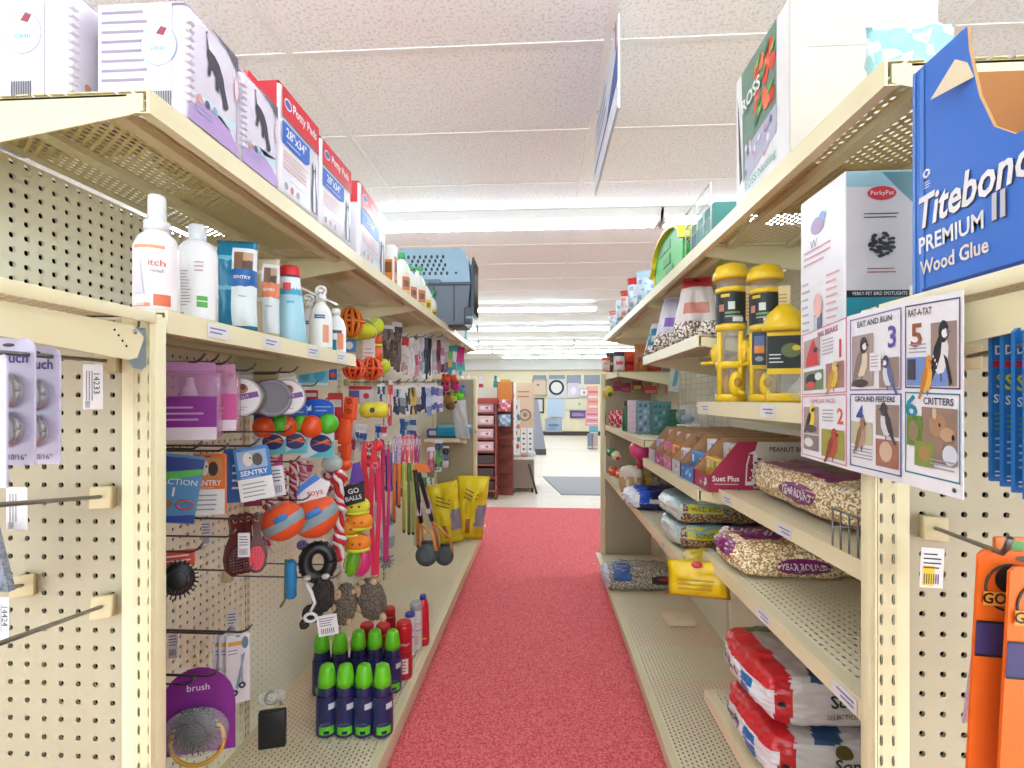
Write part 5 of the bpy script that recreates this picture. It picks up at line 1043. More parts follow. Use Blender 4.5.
can(383, 671, .029, .15, 'red can in front of the hedgehog, behind the green caps', '#C81A26', '#DD2832', 'FLEA', capr=.92, ch=.03)
can(389, 651, .028, .15, 'red can in the second line under the hedgehog paw', '#B9141F', '#D01F2A', 'FLEA', capr=.92, ch=.03)
can(404, 677, .03, .20, 'tallest red can standing at the deck edge with white panel', '#C81C28', '#D32430', 'SPRAY', capr=.9, ch=.01)
can(410, 655, .022, .16, 'white and blue can behind the tallest red can', '#EDE7EF', '#4150B0', 'HOME', False, capr=.95, ch=.012)
can(416, 648, .025, .165, 'white can with grey cap and pink print by the deck edge', '#E9E6EA', '#B8BCC0', 'HOME', False, capr=.98, ch=.03)
d = -1.05*F/(399.5-645); p = W(423, 645, d)
p.z = ZB; bottle('cleaner_bottle', 'slim red bottle with blue cap standing farthest toward the carpet', 'bottle', tuple(p), .3, [(.024, 0), (.027, .004), (.026, .13), (.024, .17), (.018, .19), (.014, .196)], K('#D81F30', .3), [(.0135, .194), (.0135, .21), (.011, .214)], K('#2B46B0', .3), .7, (.02, .1, .0262, K('#DC2434'), lambda g, wr, cur: (wr(-.014, .014, .03, .034, K('#F0D040')), wr(-.016, .01, .05, .08, K('#C01424')))))
# ================================================================ RIGHT RUN, top shelf
ZTR = TOPZ-.005+.0025
def r_on(px, X): d = dep(px, X); return W(px, 400, d), d
def P3(px, py, X, Zs=None): v = onX(px, py, X); return v
# tall cardboard display with berry-plant print
y0, y1 = Ly(790, XR+.02), Ly(737, XR+.02); e = empty('cardboard_display', 'tall cardboard display printed with red berries, on the right top shelf', 'display box', (XR+.02+.13, (y0+y1)/2, ZTR))
w_ = y1-y0; g = G(); h_ = .308; g.box(-.13, .13, -w_/2, w_/2, 0, h_, K('#E4DCD2', .6), .002); g.box(-.1, .1, -w_/2-.001, -w_/2, h_*.7, h_*.703, K('#CFC4B8')); g.build('box_body', e)
g = G(); g.T = Matrix.Rotation(-PI/2, 4, 'Z'); y = -.131; a, b_ = -w_/2, w_/2   # local x runs from far (-) to near (+)
g.rect(a, b_, 0, h_, y, K('#EFEAE8')); g.decal([(a+w_*.16, .06), (b_-w_*.2, .10), (b_-w_*.2, h_), (a+w_*.12, h_), (a+w_*.14, .22)], y-.0005, K('#6F8C78'))
g.decal([(a+w_*.2, .05), (b_-w_*.2, .09), (b_-w_*.2, .145), (a+w_*.2, .125)], y-.0008, K('#B9B6C8'))
rr = random.Random(5)
for k in range(14): g.disc(rr.uniform(a+w_*.45, b_-w_*.25), rr.uniform(.16, .28), .014, .018, y-.001-.0001*k, K('#E0442E' if k % 3 else '#F07A50'), 12)
for k in range(12): g.decal([(x_ := rr.uniform(a+w_*.35, b_-w_*.3), z_ := rr.uniform(.14, .27)), (x_+.018, z_+.006), (x_+.026, z_+.024), (x_+.004, z_+.012)], y-.003-.0001*k, K(['#5BA84A', '#8FC25A', '#3F7F4A'][k % 3]))
for k in range(16): g.disc(rr.uniform(a+w_*.22, b_-w_*.25), rr.uniform(.07, .13), .006, .008, y-.001-.0001*k, K(['#E8E4F0', '#6A6E9A', '#D8A8B8'][k % 3]), 8)
g.text('ROSS', .04, a+w_*.36, .225, y-.005, WHITE, rot=.1, maxw=w_*.4); g.text('ROSS Netting', .026, a+w_*.5, .045, y-.002, K('#5FB4A8'), rot=.08, maxw=w_*.7); g.decal([(a+w_*.08, .06), (a+w_*.14, .07), (a+w_*.06, .23), (a+w_*.03, .27)], y-.0006, K('#3A2E2A')); g.build('printed_front', e)
# pale blue bag right at the shelf end
e = empty('gift_bag', 'pale blue printed plastic bag at the near end of the right top shelf', 'plastic bag', (.52, .74, ZTR), .0)
g = G().bag(.12, .10, .05, lambda u, v, f: K('#A9DDE0', .2) if (int(u*9)+int(v*7)) % 4 else K('#E3F2F4', .2), 12, 12, seed=9, wob=.5); g.build('bag', e)
# teal box in a wire rack, toy barn, treat bags
y0, y1 = Ly(709, XR+.01), Ly(684, XR+.01); w_ = y1-y0; e = empty('wire_rack', 'small white wire rack holding teal folders on the right top shelf', 'wire rack', (XR+.07, (y0+y1)/2, ZTR))
g = G(); 
for z in (.02, .08, .14, .2): g.tube([(-.055, -w_/2, z), (-.055, w_/2, z)], .0022, K('#DDE2E0'), 5); g.tube([(-.055, w_/2, z), (.06, w_/2, z)], .0022, K('#DDE2E0'), 5)
for k in range(5): yy = -w_/2+w_*k/4; g.tube([(-.055, yy, 0), (-.055, yy, .2)], .0022, K('#DDE2E0'), 5)
g.build('wire_frame', e); e.scale = (1, 1, .74); G().box(-.045, .05, -w_/2+.006, w_/2-.008, .004, .135, K('#4F9A92'), .003).build('teal_folder', e)
y0, y1 = Ly(682, XR+.01), Ly(655, XR+.01); w_ = y1-y0; X0 = XR+.012; e = empty('toy_barn', 'green toy barn with curved yellow roof, on the right top shelf', 'toy', (X0+.08, (y0+y1)/2, ZTR))
GN = K('#4CC24A'); g = G(); n = 12
out = [(-w_/2, 0), (w_/2, 0), (w_/2, .13)]+[(w_/2*math.cos(PI*i/n), .13+.115*math.sin(PI*i/n)) for i in range(1, n)]+[(-w_/2, .13)]
g.prism(out, -.08, .08, GN, 'x'); g.build('barn_wall', e)
g = G(); o1 = [((w_/2+.012)*math.cos(PI*i/n), .125+.13*math.sin(PI*i/n)) for i in range(n+1)]; o2 = [((w_/2)*math.cos(PI*i/n), .125+.115*math.sin(PI*i/n)) for i in range(n+1)][::-1]
g.prism([(w_/2+.05, .085)]+o1+o2+[(w_/2+.045, .078)], -.095, .09, K('#F2DC2E'), 'x'); g.build('yellow_roof', e)
g = G(); g.box(-.082, -.0802, -w_*.1, w_*.3, .15, .2, K('#2F8A3A'), 0); g.box(-.0822, -.0802, -w_*.1, w_*.15, .07, .12, K('#35963F')); g.box(-.0822, -.0802, -w_*.2, w_*.05, .02, .05, K('#35963F')); g.build('shutter', e)
g = G(); g.box(-.079, .079, w_/2, w_/2+.03, 0, .1, K('#3A9A86')); g.box(-.0815, -.0795, w_/2+.006, w_/2+.028, .01, .085, K('#F2D42A')); g.build('door', e)
g = G(); g.box(-.03, .03, -.02, .02, .245, .262, K('#3FA564'), .004); g.box(-.04, .04, -.032, .032, .26, .268, K('#3FA564'), .002); g.build('cupola', e); e.scale = (1, 1, .66)
def stand_bag(px, X, w, h, t, fn, label, z, cat='pet food bag', name='treat_bag', rz=-.2, texts=(), tilt=0, group=None, seed=None, taper=0):
    p, d = r_on(px, X); e = empty(name, label, cat, (p.x, p.y, z), rz, group); g = G().bag(w, h, t, fn, 16, 18, wob=.35, seed=seed or px*.3, taper=taper)
    for s_, sz, x_, z_, m_, r_ in texts: g.text(s_, sz, x_, z_, 0, m_, dep=g._dp, rot=r_, maxw=w*.85)
    g.build('bag', e); e.rotation_euler = (tilt, 0, rz); return e
def fn_treat(c1, c2, c3):
    return lambda u, v, f: K(c1, .3) if v > .78 else (K(c3, .3) if (int(u*7)*3+int(v*11)) % 5 == 0 else K(c2, .3))
for n, (px, w_, h_, cs) in enumerate(((618, .12, .135, ('#D8323C', '#E3ECF2', '#AFC6D8')), (626, .12, .15, ('#E3E6EC', '#CFE0EA', '#8FB0C8')), (632, .13, .16, ('#D8323C', '#F0E4E2', '#E9A08A')), (640, .13, .175, ('#D22634', '#DCE6EE', '#9FB8CC')), (648, .11, .16, ('#B9D8EA', '#CFE2EE', '#8FB4D0')))):
    p, d = r_on(px, XR+.05); stand_bag(px, XR+.05, w_, h_, .06, fn_treat(*cs), ['farthest red topped treat bag on the right top shelf', 'pale grey treat bag second from the far end', 'red topped treat bag in the middle of its row', 'tallest red topped treat bag beside the blue one', 'pale blue treat bag leaning toward the toy barn'][n], ZTR, rz=-.5, group='small treat bags on the right top shelf')
# ================================================================ RIGHT RUN, second bay middle shelf: bird treat bags
ZR2 = H+.178+.0025
for n, (px, w_, h_, cs, lb_) in enumerate(((661, .11, .15, ('#E3E0DC', '#4E8FB0', '#D9CFC6'), 'pale treat bag with blue window, farthest on the upper middle shelf'), (677, .135, .21, ('#D9D2E6', '#DCD4E2', '#8A55C0'), 'lavender and white treat bag with purple print, middle one'), (697, .125, .225, ('#D8434A', '#EADFDC', '#D98A7A'), 'red topped speckled treat bag beside the yellow feeders'))):
    sp_ = speckle('kibble_'+str(n), ['#5A4A44', '#D9CFC6', '#8A7468', '#EFE8E0'], 180)
    stand_bag(px, XR+.08, w_, h_, .07, (lambda cs, sp_: lambda u, v, f: K(cs[0], .3) if v > .82 else (sp_ if v < .35 else (K(cs[2], .3) if .45 < v < .62 and .2 < u < .8 else K(cs[1], .3))))(cs, sp_), lb_, ZR2, rz=-.35, group='treat bags on the upper middle shelf', taper=-.75)
# ================================================================ yellow tube feeders
ZF = H-.008+.0025
YEL = K('#FBD020', .35); LAB = K('#23292A', .5)
def feeder(px, X, sc, label, al=-.25, tag_=True):
    d = X; p = W(px, 400, d); e = empty('tube_feeder', label, 'bird feeder', (p.x, p.y, ZF), al, 'yellow tube bird feeders'); r = .043
    g = G(); g.lathe([(r*1.02, 0), (r*1.02, .02), (r*.97, .022)], YEL, 24); g.build('base', e)
    g = G(); g.lathe([(r*.93, .02), (r*.93, .36)], CLEAR, 24); g.build('clear_tube', e)
    g = G(); g.lathe([(r*1.12, .352), (r*1.17, .36), (r*1.12, .372), (r*.9, .392), (r*.3, .402), (0, .403)], YEL, 24); g.build('cap', e)
    g = G()
    for z, a in ((.05, .2), (.05, PI+.2), (.14, .9), (.14, PI+.9)):
        q = Vector((math.sin(a)*r, -math.cos(a)*r, z)); g.ball(q, .026, YEL, sx=.75, sy=.75, sz=1.35); g.ball(q+Vector((math.sin(a)*.016, -math.cos(a)*.016, .004)), .011, K('#B8860E'), sz=1.3)
        g.tube([q+Vector((0, 0, -.022)), q+Vector((math.sin(a)*.055, -math.cos(a)*.055, -.026))], .0055, YEL, 8)
    g.build('seed_port', e)
    for z0_, z1_ in ((.095, .115), (.205, .222), (.314, .328)): G().lathe([(r*.985, z0_), (r*.985, z1_)], YEL, 20).build('ring_band', e)
    g = G()
    for k in range(4): a = PI/2*k+.6; g.tube([(r*.9*math.cos(a), r*.9*math.sin(a), .02), (r*.9*math.cos(a), r*.9*math.sin(a), .2)], .008, YEL, 6).build('frame_rod', e); g = G()
    g = G(); n = 18; vs = []; a0, a1 = -PI*1.05, -PI*.05
    for z in (.224, .312):
        for i in range(n+1): a = a0+(a1-a0)*i/n; vs.append((r*.99*math.cos(a), r*.99*math.sin(a), z))
    g.add(vs, [(i, i+1, n+2+i, n+1+i) for i in range(n)], LAB, True); cur = lambda x, z: -math.sqrt(max(0, 1-(x/(r))**2))*r*.99-.001
    for x0, x1, z0, z1, c in ((-.03, -.008, .298, .307, '#E8C93A'), (-.012, .006, .262, .284, '#DDE6DE'), (-.034, -.022, .258, .278, '#C98A7A'), (.0, .028, .227, .24, '#F0F0EC'), (-.02, .02, .25, .256, '#7DA05A'), (-.02, .026, .24, .245, '#8FA890')):
        k = 5; vv = [(x0+(x1-x0)*i/k, cur(x0+(x1-x0)*i/k, z), z) for z in (z0, z1) for i in range(k+1)]; g.add(vv, [(i, i+1, k+2+i, k+1+i) for i in range(k)], K(c))
    g.build('black_label', e)
    if tag_:
        g = G(); g.prism([(-.016, -.1), (.016, -.1), (.016, .0), (-.016, .0)], -.0005, .0005, K('#F2D99A')); g.lines(-.013, .013, -.09, -.02, 7, -.0008, K('#C0803A')); g.build('hang_tag', e, (.05, -.02, .33), .1)
    e.scale = (sc, sc, sc); return e
feeder(731, 1.31, .9, 'left yellow tube feeder with black label, front of the pair')
feeder(765, 1.2, .82, 'second yellow tube feeder, just behind and right of the front one', -.5)
# round topped feeder with window card
p = W(784, 400, 1.14)+Vector((0, .1, 0)); e = empty('bird_feeder', 'squat yellow domed feeder with dark photo label, before the tall white box', 'bird feeder', (p.x, p.y-.1, ZF), -.3)
g = G(); g.lathe([(.045, .16), (.047, .17), (.035, .2), (.012, .222), (0, .224)], YEL, 20); g.build('domed_cap', e); g = G(); g.box(-.04, .04, -.03, .03, .0, .02, YEL, .004); g.box(-.038, .038, -.028, .028, .02, .16, CLEAR, .002); g.build('hopper', e)
g = G(); g.rect(-.038, .038, .075, .15, -.0295, LAB); g.rect(-.038, .038, .062, .075, -.0296, YEL); g.rect(-.038, .038, .148, .156, -.0296, YEL)
g.disc(.01, .115, .02, .016, -.03, K('#6E7A4A')); g.disc(.02, .12, .008, .006, -.0305, K('#E6C63A')); g.lines(-.034, -.002, .085, .11, 3, -.0302, WHITE); g.build('photo_label', e)
p, d = r_on(762, .50); a, b_, w1, h1, d1 = fit(752, 332, 766, 365, .50, -.2)
o = hang_card('feeder_card', 'narrow dark card with sunset photo hanging between the yellow feeders', 'tag', tuple(a), -.2, w1, h1, '#3E4048', fn=lambda g, y: (g.rect(-w1*.36, w1*.36, -h1*.65, -h1*.12, y, K('#6A78A8')), g.rect(-w1*.36, w1*.36, -h1*.65, -h1*.42, y-.0003, K('#E8934A')), g.disc(0, -h1*.82, w1*.3, h1*.08, y-.0003, K('#A0A4A8'))))
# small clear scoop pack lying by the white box
p, d = r_on(783, .475); e = empty('seed_scoop', 'yellow hummingbird shaped part in clear slanted tube pack beside the white box', 'bird feeder', (p.x, p.y-.13, ZF), -.2)
g = G(); g.tube([(-.04, 0, .012), (.02, 0, .085)], .013, CLEAR, 10); g.build('clear_tube', e); g = G(); g.ball((.012, -.01, .022), .014, YEL, sz=.6); g.tube([(.02, -.01, .025), (.035, -.01, .04)], .003, YEL, 6, .001); g.build('yellow_part', e)
# ---- tall white box (mealworm photo print)
XB_ = .437; yb0, yb1 = .748, .872; e = empty('feeder_box', 'tall white boxed bird feeder with black seed picture, standing behind the bird poster', 'box', (XB_+.05, (yb0+yb1)/2, ZF))
w_, d_, h_ = .10, yb1-yb0, .335
g = G(); g.box(-w_/2, w_/2, -d_/2, d_/2, 0, h_, K('#EFEBEE', .3), .0015, 1); y = -d_/2-.0008
g.rect(-w_/2+.001, w_/2-.001, 0, h_-.001, y, K('#D6D0D2', .3)); g.rect(-w_/2+.001, w_/2-.001, h_*.93, h_-.001, y-.0003, K('#9CC4D0', .3)); g.decal([(0, h_*.99), (w_/2-.001, h_*.99), (w_/2-.001, h_*.84), (w_*.28, h_*.9)], y-.0004, K('#4E8590', .3))
g.disc(0, h_*.9, w_*.2, h_*.03, y-.0008, RED); g.text('PerkyPet', .009, 0, h_*.9, y-.0012, WHITE, maxw=w_*.34); g.lines(-w_*.25, w_*.25, h_*.79, h_*.82, 2, y-.0006, INK, .1)
rr = random.Random(2)
for k in range(60): q = rr.uniform(0, 2*PI); z_ = rr.uniform(0, 1)**.5; g.disc(.0+math.cos(q)*z_*w_*.17, h_*.68+math.sin(q)*z_*w_*.17, .0035, .0025, y-.001-.00002*k, K('#241F2A'), 6)
g.lines(-w_*.2, w_*.2, h_*.555, h_*.585, 2, y-.0006, K('#A8584A'), .1); g.rect(-w_/2+.001, w_/2-.001, h_*.455, h_*.485, y-.0006, BLACK); g.text('PERKY-PET BIRD SPOTLIGHTS', .007, -.003, h_*.47, y-.001, WHITE, maxw=w_*.75)
g.rect(-w_/2+.001, w_/2-.001, 0, h_*.455, y-.0005, K('#2F8FA0', .3)); g.disc(w_*.1, h_*.3, w_*.22, h_*.05, y-.0008, K('#77C4C8', .3)); g.disc(-w_*.2, h_*.14, w_*.2, h_*.06, y-.0009, K('#C9DDE0', .3)); g.build('carton', e)
g = G(); g.T = Matrix.Rotation(-PI/2, 4, 'Z'); y = -w_/2-.0008
g.disc(-.01, h_*.84, .02, .014, y, K('#B79AC0'), 10); g.disc(.004, h_*.87, .01, .008, y-.0003, K('#8FB0DA'), 8); g.lines(-.05, .03, h_*.66, h_*.75, 3, y, K('#D9A0A8')); g.text('W', .02, -.02, h_*.76, y-.0002, K('#8A8A92'))
g.lines(-.055, -.03, h_*.3, h_*.6, 8, y, K('#B9B2B8')); g.lines(.015, .05, h_*.08, h_*.6, 16, y, K('#EDB0B4')); g.box(-.018, .004, y-.0006, y, h_*.15, h_*.42, K('#6E6A86')); g.disc(-.007, h_*.46, .012, h_*.06, y-.0008, K('#F0B8AC'), 12); g.rect(-.0165, -.008, h_*.16, h_*.41, y-.001, K('#C9CCDA')); g.build('side_print', e)
# green bag slice behind, small cream carton
e = empty('seed_bag', 'green seed bag edge wedged between the white box and the blue glue box', 'seed bag', (.575, .80, ZF), -.1)
g = G().bag(.07, .32, .04, lambda u, v, f: K('#2F8A46', .3) if not (.55 < v < .65) else K('#E8D83A', .3), 10, 16, seed=3); g.text('SONGBIRD', .018, 0, .15, 0, WHITE, dep=g._dp, rot=PI/2); g.build('bag', e)
e = empty('carton', 'small open cream carton on the end display shelf, left of the blue glue box', 'carton', (.475, .625, H+.1185), 0)
g = G(); g.box(-.022, .04, -.015, .02, 0, .022, K('#DCD2B8'), .001); g.box(-.016, .036, -.012, .016, .0221, .0225, K('#BDB297')); g.build('box_body', e)
# ================================================================ suet cartons: display trays in a row across the shelf depth
ZSU = H-.25+.0025
yS0, yS1 = 1.42, 2.13; cols = ['#A8284A', '#2F78C8', '#C2C7D0', '#D87A9A', '#C23A7A', '#C8B8C8']
trs = [(1.36, 1.495), (1.50, 1.64), (1.645, 1.75), (1.755, 1.87), (1.875, 1.99), (1.995, 2.12)]
for n, (a, b_) in enumerate(trs):
    e = empty('suet_tray', ['nearest suet cake tray with red front and cardinal print', 'suet tray with bright blue front, second from the near end', 'suet tray with grey front, third from the near end', 'suet tray with pink front, fourth from the near end', 'suet tray with magenta front, fifth from the near end', 'farthest suet tray, next to the stacked teal boxes'][n], 'bird food tray', (XR+.012, (a+b_)/2, ZSU), 0, 'open cardboard trays of suet cakes')
    w = b_-a-.004; L_ = .34; hb = .135; CB = K('#B98A5C', .7); MA = K('#A8284A', .5)
    # side profile runs from front lip up to the tall back
    prof = [(0, 0), (L_, 0), (L_, hb), (.075, hb), (.0, .045)]
    for s, nm in ((-1, 'side_wall'), (1, 'side_wall')):
        g = G(); ys = s*w/2; g.prism(prof, min(ys, ys-s*.003), max(ys, ys-s*.003), CB, 'x' ) if 0 else None
        g.add([(x, ys, z) for x, z in prof]+[(x, ys-s*.003, z) for x, z in prof], [list(range(5)), [9, 8, 7, 6, 5]]+[(i, (i+1) % 5, 5+(i+1) % 5, 5+i) for i in range(5)], CB)
        if s < 0:
            y = ys-.0006; T = lambda pts: [(x, y, z) for x, z in pts]
            g.add(T([(0, 0), (.085, 0), (.085, hb), (.075, hb), (0, .045)]) if n else T([(0, 0), (.12, 0), (.10, .05), (.125, hb), (.075, hb), (0, .045)]), [list(range(5 if n else 6))], MA)
            g.add(T([(.085, 0), (L_, 0), (L_, hb), (.085, hb)]) if n else T([(.12, 0), (L_, 0), (L_, hb), (.125, hb), (.10, .05)]), [list(range(4 if n else 5))], K('#D3C6B4', .6))
            if n == 0:
                g.add([(x, y-.0004, z) for x, z in ((.11, 0), (L_, 0), (L_, .012), (.11, .012))], [(0, 1, 2, 3)], MA)
                g.T = Matrix.Translation((0, 0, 0)); g.text('Suet Plus', .02, .042, .036, y-.001, WHITE, maxw=.07); g.lines(.012, .075, .018, .026, 1, y-.001, K('#E8B8C4'), 0)
                g.text('PEANUT BLEND', .017, .215, .115, y-.001, K('#6A3434'), maxw=.15)
                g.decal([(.092, .02), (.095, .075), (.103, .105), (.118, .112), (.125, .1), (.12, .07), (.118, .02)], y-.0012, K('#EADFD6')); g.decal([(.096, .03), (.098, .072), (.104, .096), (.112, .1), (.113, .07), (.108, .03)], y-.0016, MA)
                for k in range(9): g.disc(.118+.012*math.sin(k*2.1), .02+k*.01, .006, .003, y-.0018, K('#5A3030'), 7)
                for k in range(3): g.disc(.105+.004*k, .04+.02*k, .0022, .003, y-.002, WHITE, 6)
        g.build(nm, e)
    g = G(); g.box(0, .004, -w/2, w/2, 0, .045, K(cols[n]), 0); g.T = Matrix.Rotation(-PI/2, 4, 'Z')
    rr = random.Random(n)
    for k in range(6): g.disc(rr.uniform(-w*.4, w*.4), rr.uniform(.01, .036), .008, .006, -.0008-.0001*k, K(['#F3EDF0', '#E8A0B0', '#8FC0E8', '#F5F0F0', '#D84A5A', '#BFD8F0'][k] if n != 1 else ['#BFE0F8', '#5FA4E4', '#E8F4FC', '#9CCAF2', '#3F88D4', '#DCEEFA'][k]), 9)
    g.build('front_lip', e)
    g = G(); g.box(L_-.004, L_, -w/2, w/2, 0, hb, CB); g.box(.004, L_-.004, -w/2+.003, w/2-.003, 0, .003, CB); g.build('tray_floor', e)
    # the cakes: printed wrappers standing in the tray
    for k in range(6):
        x = .03+k*.05; hh = min(hb-.012, .045+(x)*1.3) ; c = [('#E9B23A', '#E8E4EC', '#5A9A3A'), ('#3F86D0', '#F0F0F4', '#4FA84A'), ('#E8E2E8', '#8A6A5A', '#B0A8B0'), ('#EE8A2A', '#F0E4DC', '#7A4A3A'), ('#E0409A', '#F3D0E0', '#D8A0C0'), ('#B8A8D0', '#E8D8E0', '#6A5A6A')][n]
        g = G(); g.box(x, x+.028, -w/2+.006, w/2-.006, .003, hh, K(c[k % 3]), .002, 1)
        g.rect(x+.004, x+.024, hh-.04, hh-.01, -w/2+.0055, K(c[(k+2) % 3]))
        for q in range(4): g.box(x-.0006, x, -w*.4+q*w*.2, -w*.4+q*w*.2+w*.12, hh-.03, hh-.012+.004*(q % 2), K(c[(q+1) % 3]))
        g.build('suet_cake', e)
# ================================================================ seed bags
SEED = speckle('wild_bird_seed', ['#D9C29A', '#C7A56E', '#EADBB8', '#A87C4A', '#F0E6CC', '#9A7848'], 250)
DSEED = speckle('dark_seed_mix', ['#6A5A42', '#A08A5A', '#3F352A', '#C2A878', '#8A3A2A'], 240)
MAG = K('#8A2470', .3)
def lying_bag(loc, rz, L_, wd, t, fn, label, group=None, texts=(), side=(), seed=1, name='seed_bag', cat='seed bag', wob=.3, rx=-PI/2, film=True, ty=0):
    """bag on its back: local x along the bag's width, local z (its height) turned to run away from the aisle"""
    e = empty(name, label, cat, loc, rz, group); g = G().bag(wd, L_, t, fn, 22, 18, wob=wob, seed=seed, ends=.05)
    for s_, sz, x_, z_, m_, r_ in texts: g.text(s_, sz, x_, z_, 0, m_, dep=g._dp, rot=r_, maxw=wd*.8)
    o = g.build('bag', e); o.rotation_euler = (rx, 0, 0); o.location = (0, 0, t/2*1.08); 
    e.rotation_euler = (0, ty, rz); return e
def yr(u, v, f):
    if not f: return SEED
    if (u-.5)**2/.16+(v-.5)**2/.12 < 1: return K('#9A9A6A', .3) if (v > .55 and u > .45) else (MAG if .2 < v < .55 else SEED)
    if .04 < v < .1 or .9 < v < .96: return MAG
    return SEED
# the bag is laid with its printed front up: local -y -> +z
def bag_up(px, py, X, zs, L_, wd, t, fn, label, rz, **kw):
    p = onX(px, py, X); lo = (p.x, p.y, zs); rx = PI/2*-1
    return lying_bag(lo, rz, L_, wd, t, fn, label, rx=rx, **kw)
def pillow(g, sx, sy, sz, fn, amp=.006, n=14, p=3.2, seed=0, dz=0):
    """soft sack: a rounded, wrinkled block standing on z=0; fn(x, y, z, nx, ny, nz) picks the print (-1..1)"""
    bm = bmesh.new(); bmesh.ops.create_cube(bm, size=2); bmesh.ops.subdivide_edges(bm, edges=bm.edges[:], cuts=n, use_grid_fill=True)
    for v in bm.verts:
        c = v.co.copy(); k = max(1e-6, (abs(c.x)**p+abs(c.y)**p+abs(c.z)**p)**(1/p)); q = c/k; q = q.lerp(c, .35)
        w = noise.noise(Vector((q.x*3+seed, q.y*3, q.z*2+seed)))*1.2+noise.noise(Vector((q.x*9, q.y*9+seed, q.z*7)))*.6
        pinch = 1-.25*abs(q.x)**6
        v.co = Vector((q.x*sx/2, q.y*sy/2*(1-.06*abs(q.x)**4), (q.z*pinch+1)*sz/2))+q.normalized()*w*amp
        if v.co.z < 0: v.co.z = 0
    bm.normal_update(); bm.verts.index_update()
    vs = [v.co.copy() for v in bm.verts]
    for f in bm.faces:
        c = f.calc_center_median(); m = fn(c.x/sx*2, c.y/sy*2, c.z/sz*2-1, *f.normal)
        g.add([vs[v.index] for v in f.verts], [tuple(range(len(f.verts)))], m, True)
    bm.free(); return g
def sack(loc, rz, sx, sy, sz, fn, label, texts=(), ovals=(), group=None, seed=0, amp=.006, name='seed_bag', cat='seed bag', n=16):
    """texts: (string, size, x, z, material, side) side 'n' near face, 'a' aisle face (x min), 't' top"""
    e = empty(name, label, cat, loc, rz, group); g = G(); pillow(g, sx, sy, sz, fn, amp, n, seed=seed)
    # carry the print a hair off the real surface
    from mathutils.bvhtree import BVHTree
    bv = BVHTree.FromPolygons([v[:] for v in g.v], g.f); 
    def drape(o, d):
        h = bv.ray_cast(Vector(o), Vector(d)); return (h[0]-Vector(d)*.0012) if h[0] else Vector(o)+Vector(d)*.03
    def put(pts, fs, m, side):
        out = []
        for a, b in pts:
            if side == 'n': out.append(drape((a, -1, b), (0, 1, 0)))
            elif side == 'a': out.append(drape((-1, -a, b), (1, 0, 0)))
            else: out.append(drape((a, b, 1), (0, 0, -1)))
        g.add(out, fs, m, True)
    for (cx, cz, rx, rz2, m, side) in ovals:
        N = 18; R = 4; pts = [(cx, cz)]+[(cx+rx*k/R*math.cos(2*PI*i/N), cz+rz2*k/R*math.sin(2*PI*i/N)) for k in range(1, R+1) for i in range(N)]
        fs = [(0, 1+i, 1+(i+1) % N) for i in range(N)]+[(1+(k-1)*N+i, 1+k*N+i, 1+k*N+(i+1) % N, 1+(k-1)*N+(i+1) % N) for k in range(1, R) for i in range(N)]; put(pts, fs, m, side)
    off = .0006
    for (s_, size, x, z, m, side, rot, mw) in texts:
        vs, fs = text_geo(s_); wd = (max(v[0] for v in vs)-min(v[0] for v in vs))*size; k = min(1, mw/wd); c, q = math.cos(rot), math.sin(rot)
        pts = [((a*k*c-b*q)*size+x, (a*k*q+b*c)*size+z) for a, b in vs]; s0 = len(g.v); put(pts, fs, m, side)
        dv = {'n': Vector((0, -.0008, 0)), 'a': Vector((-.0008, 0, 0)), 't': Vector((0, 0, .0008))}[side]
        for i in range(s0, len(g.v)): g.v[i] = g.v[i]+dv
    g.build('sack', e); return e
CLB = mat('#E9E2DA', .15, tr=.3)
# year round bag on the mid shelf, long side along the aisle
zA = H-.24+.0025
def f1(x, y, z, nx, ny, nz):
    if abs(z+.9) < .12 and nx < .3: return MAG
    if nz > .35 and -.55 < y < .75 and abs(x) < .8: return MAG if not (-.2 < x < .5 and -.1 < y < .5) else K('#7E7A3A', .3)
    return SEED if y < .82 else CLB
sack((.65, 1.105, zA), 0, .25, .47, .088, f1, 'clear seed bag with magenta oval on the wide empty shelf, behind the wire guard', ovals=[(.04, .044, .07, .021, MAG, 'a')], texts=[('YEAR ROUND', .024, .04, .044, WHITE, 'a', -.05, .115)], seed=3, n=30)
def f1b(x, y, z, nx, ny, nz):
    if nx < -.2 and abs(y) < .5 and abs(z) < .6: return MAG
    return SEED
sack((.66, .795, zA), .1, .2, .13, .085, f1b, 'short seed bag with magenta patch beside the post, behind the wire guard', seed=12)
# wire guard at the front of that shelf
e = empty('wire_guard', 'low chromed wire guard clipped along the front of the mid shelf', 'wire guard', (.478, .79, zA-.0)); g = G(); y0_, y1_ = -.055, .055; m_ = mat('#8E8A84', .3, .8)
for k in range(6): yy = y0_+(y1_-y0_)*k/5; g.tube([(-.004, yy, -.02), (-.004, yy, .06)], .0016, m_, 6)
for z in (-.016, .06): g.tube([(-.004, y0_, z), (-.004, y1_, z)], .002, m_, 6)
for yy in (y0_, y1_): g.tube([(-.004, yy, .03), (.10, yy, .03)], .0016, m_, 6)
g.build('wire_grid', e)
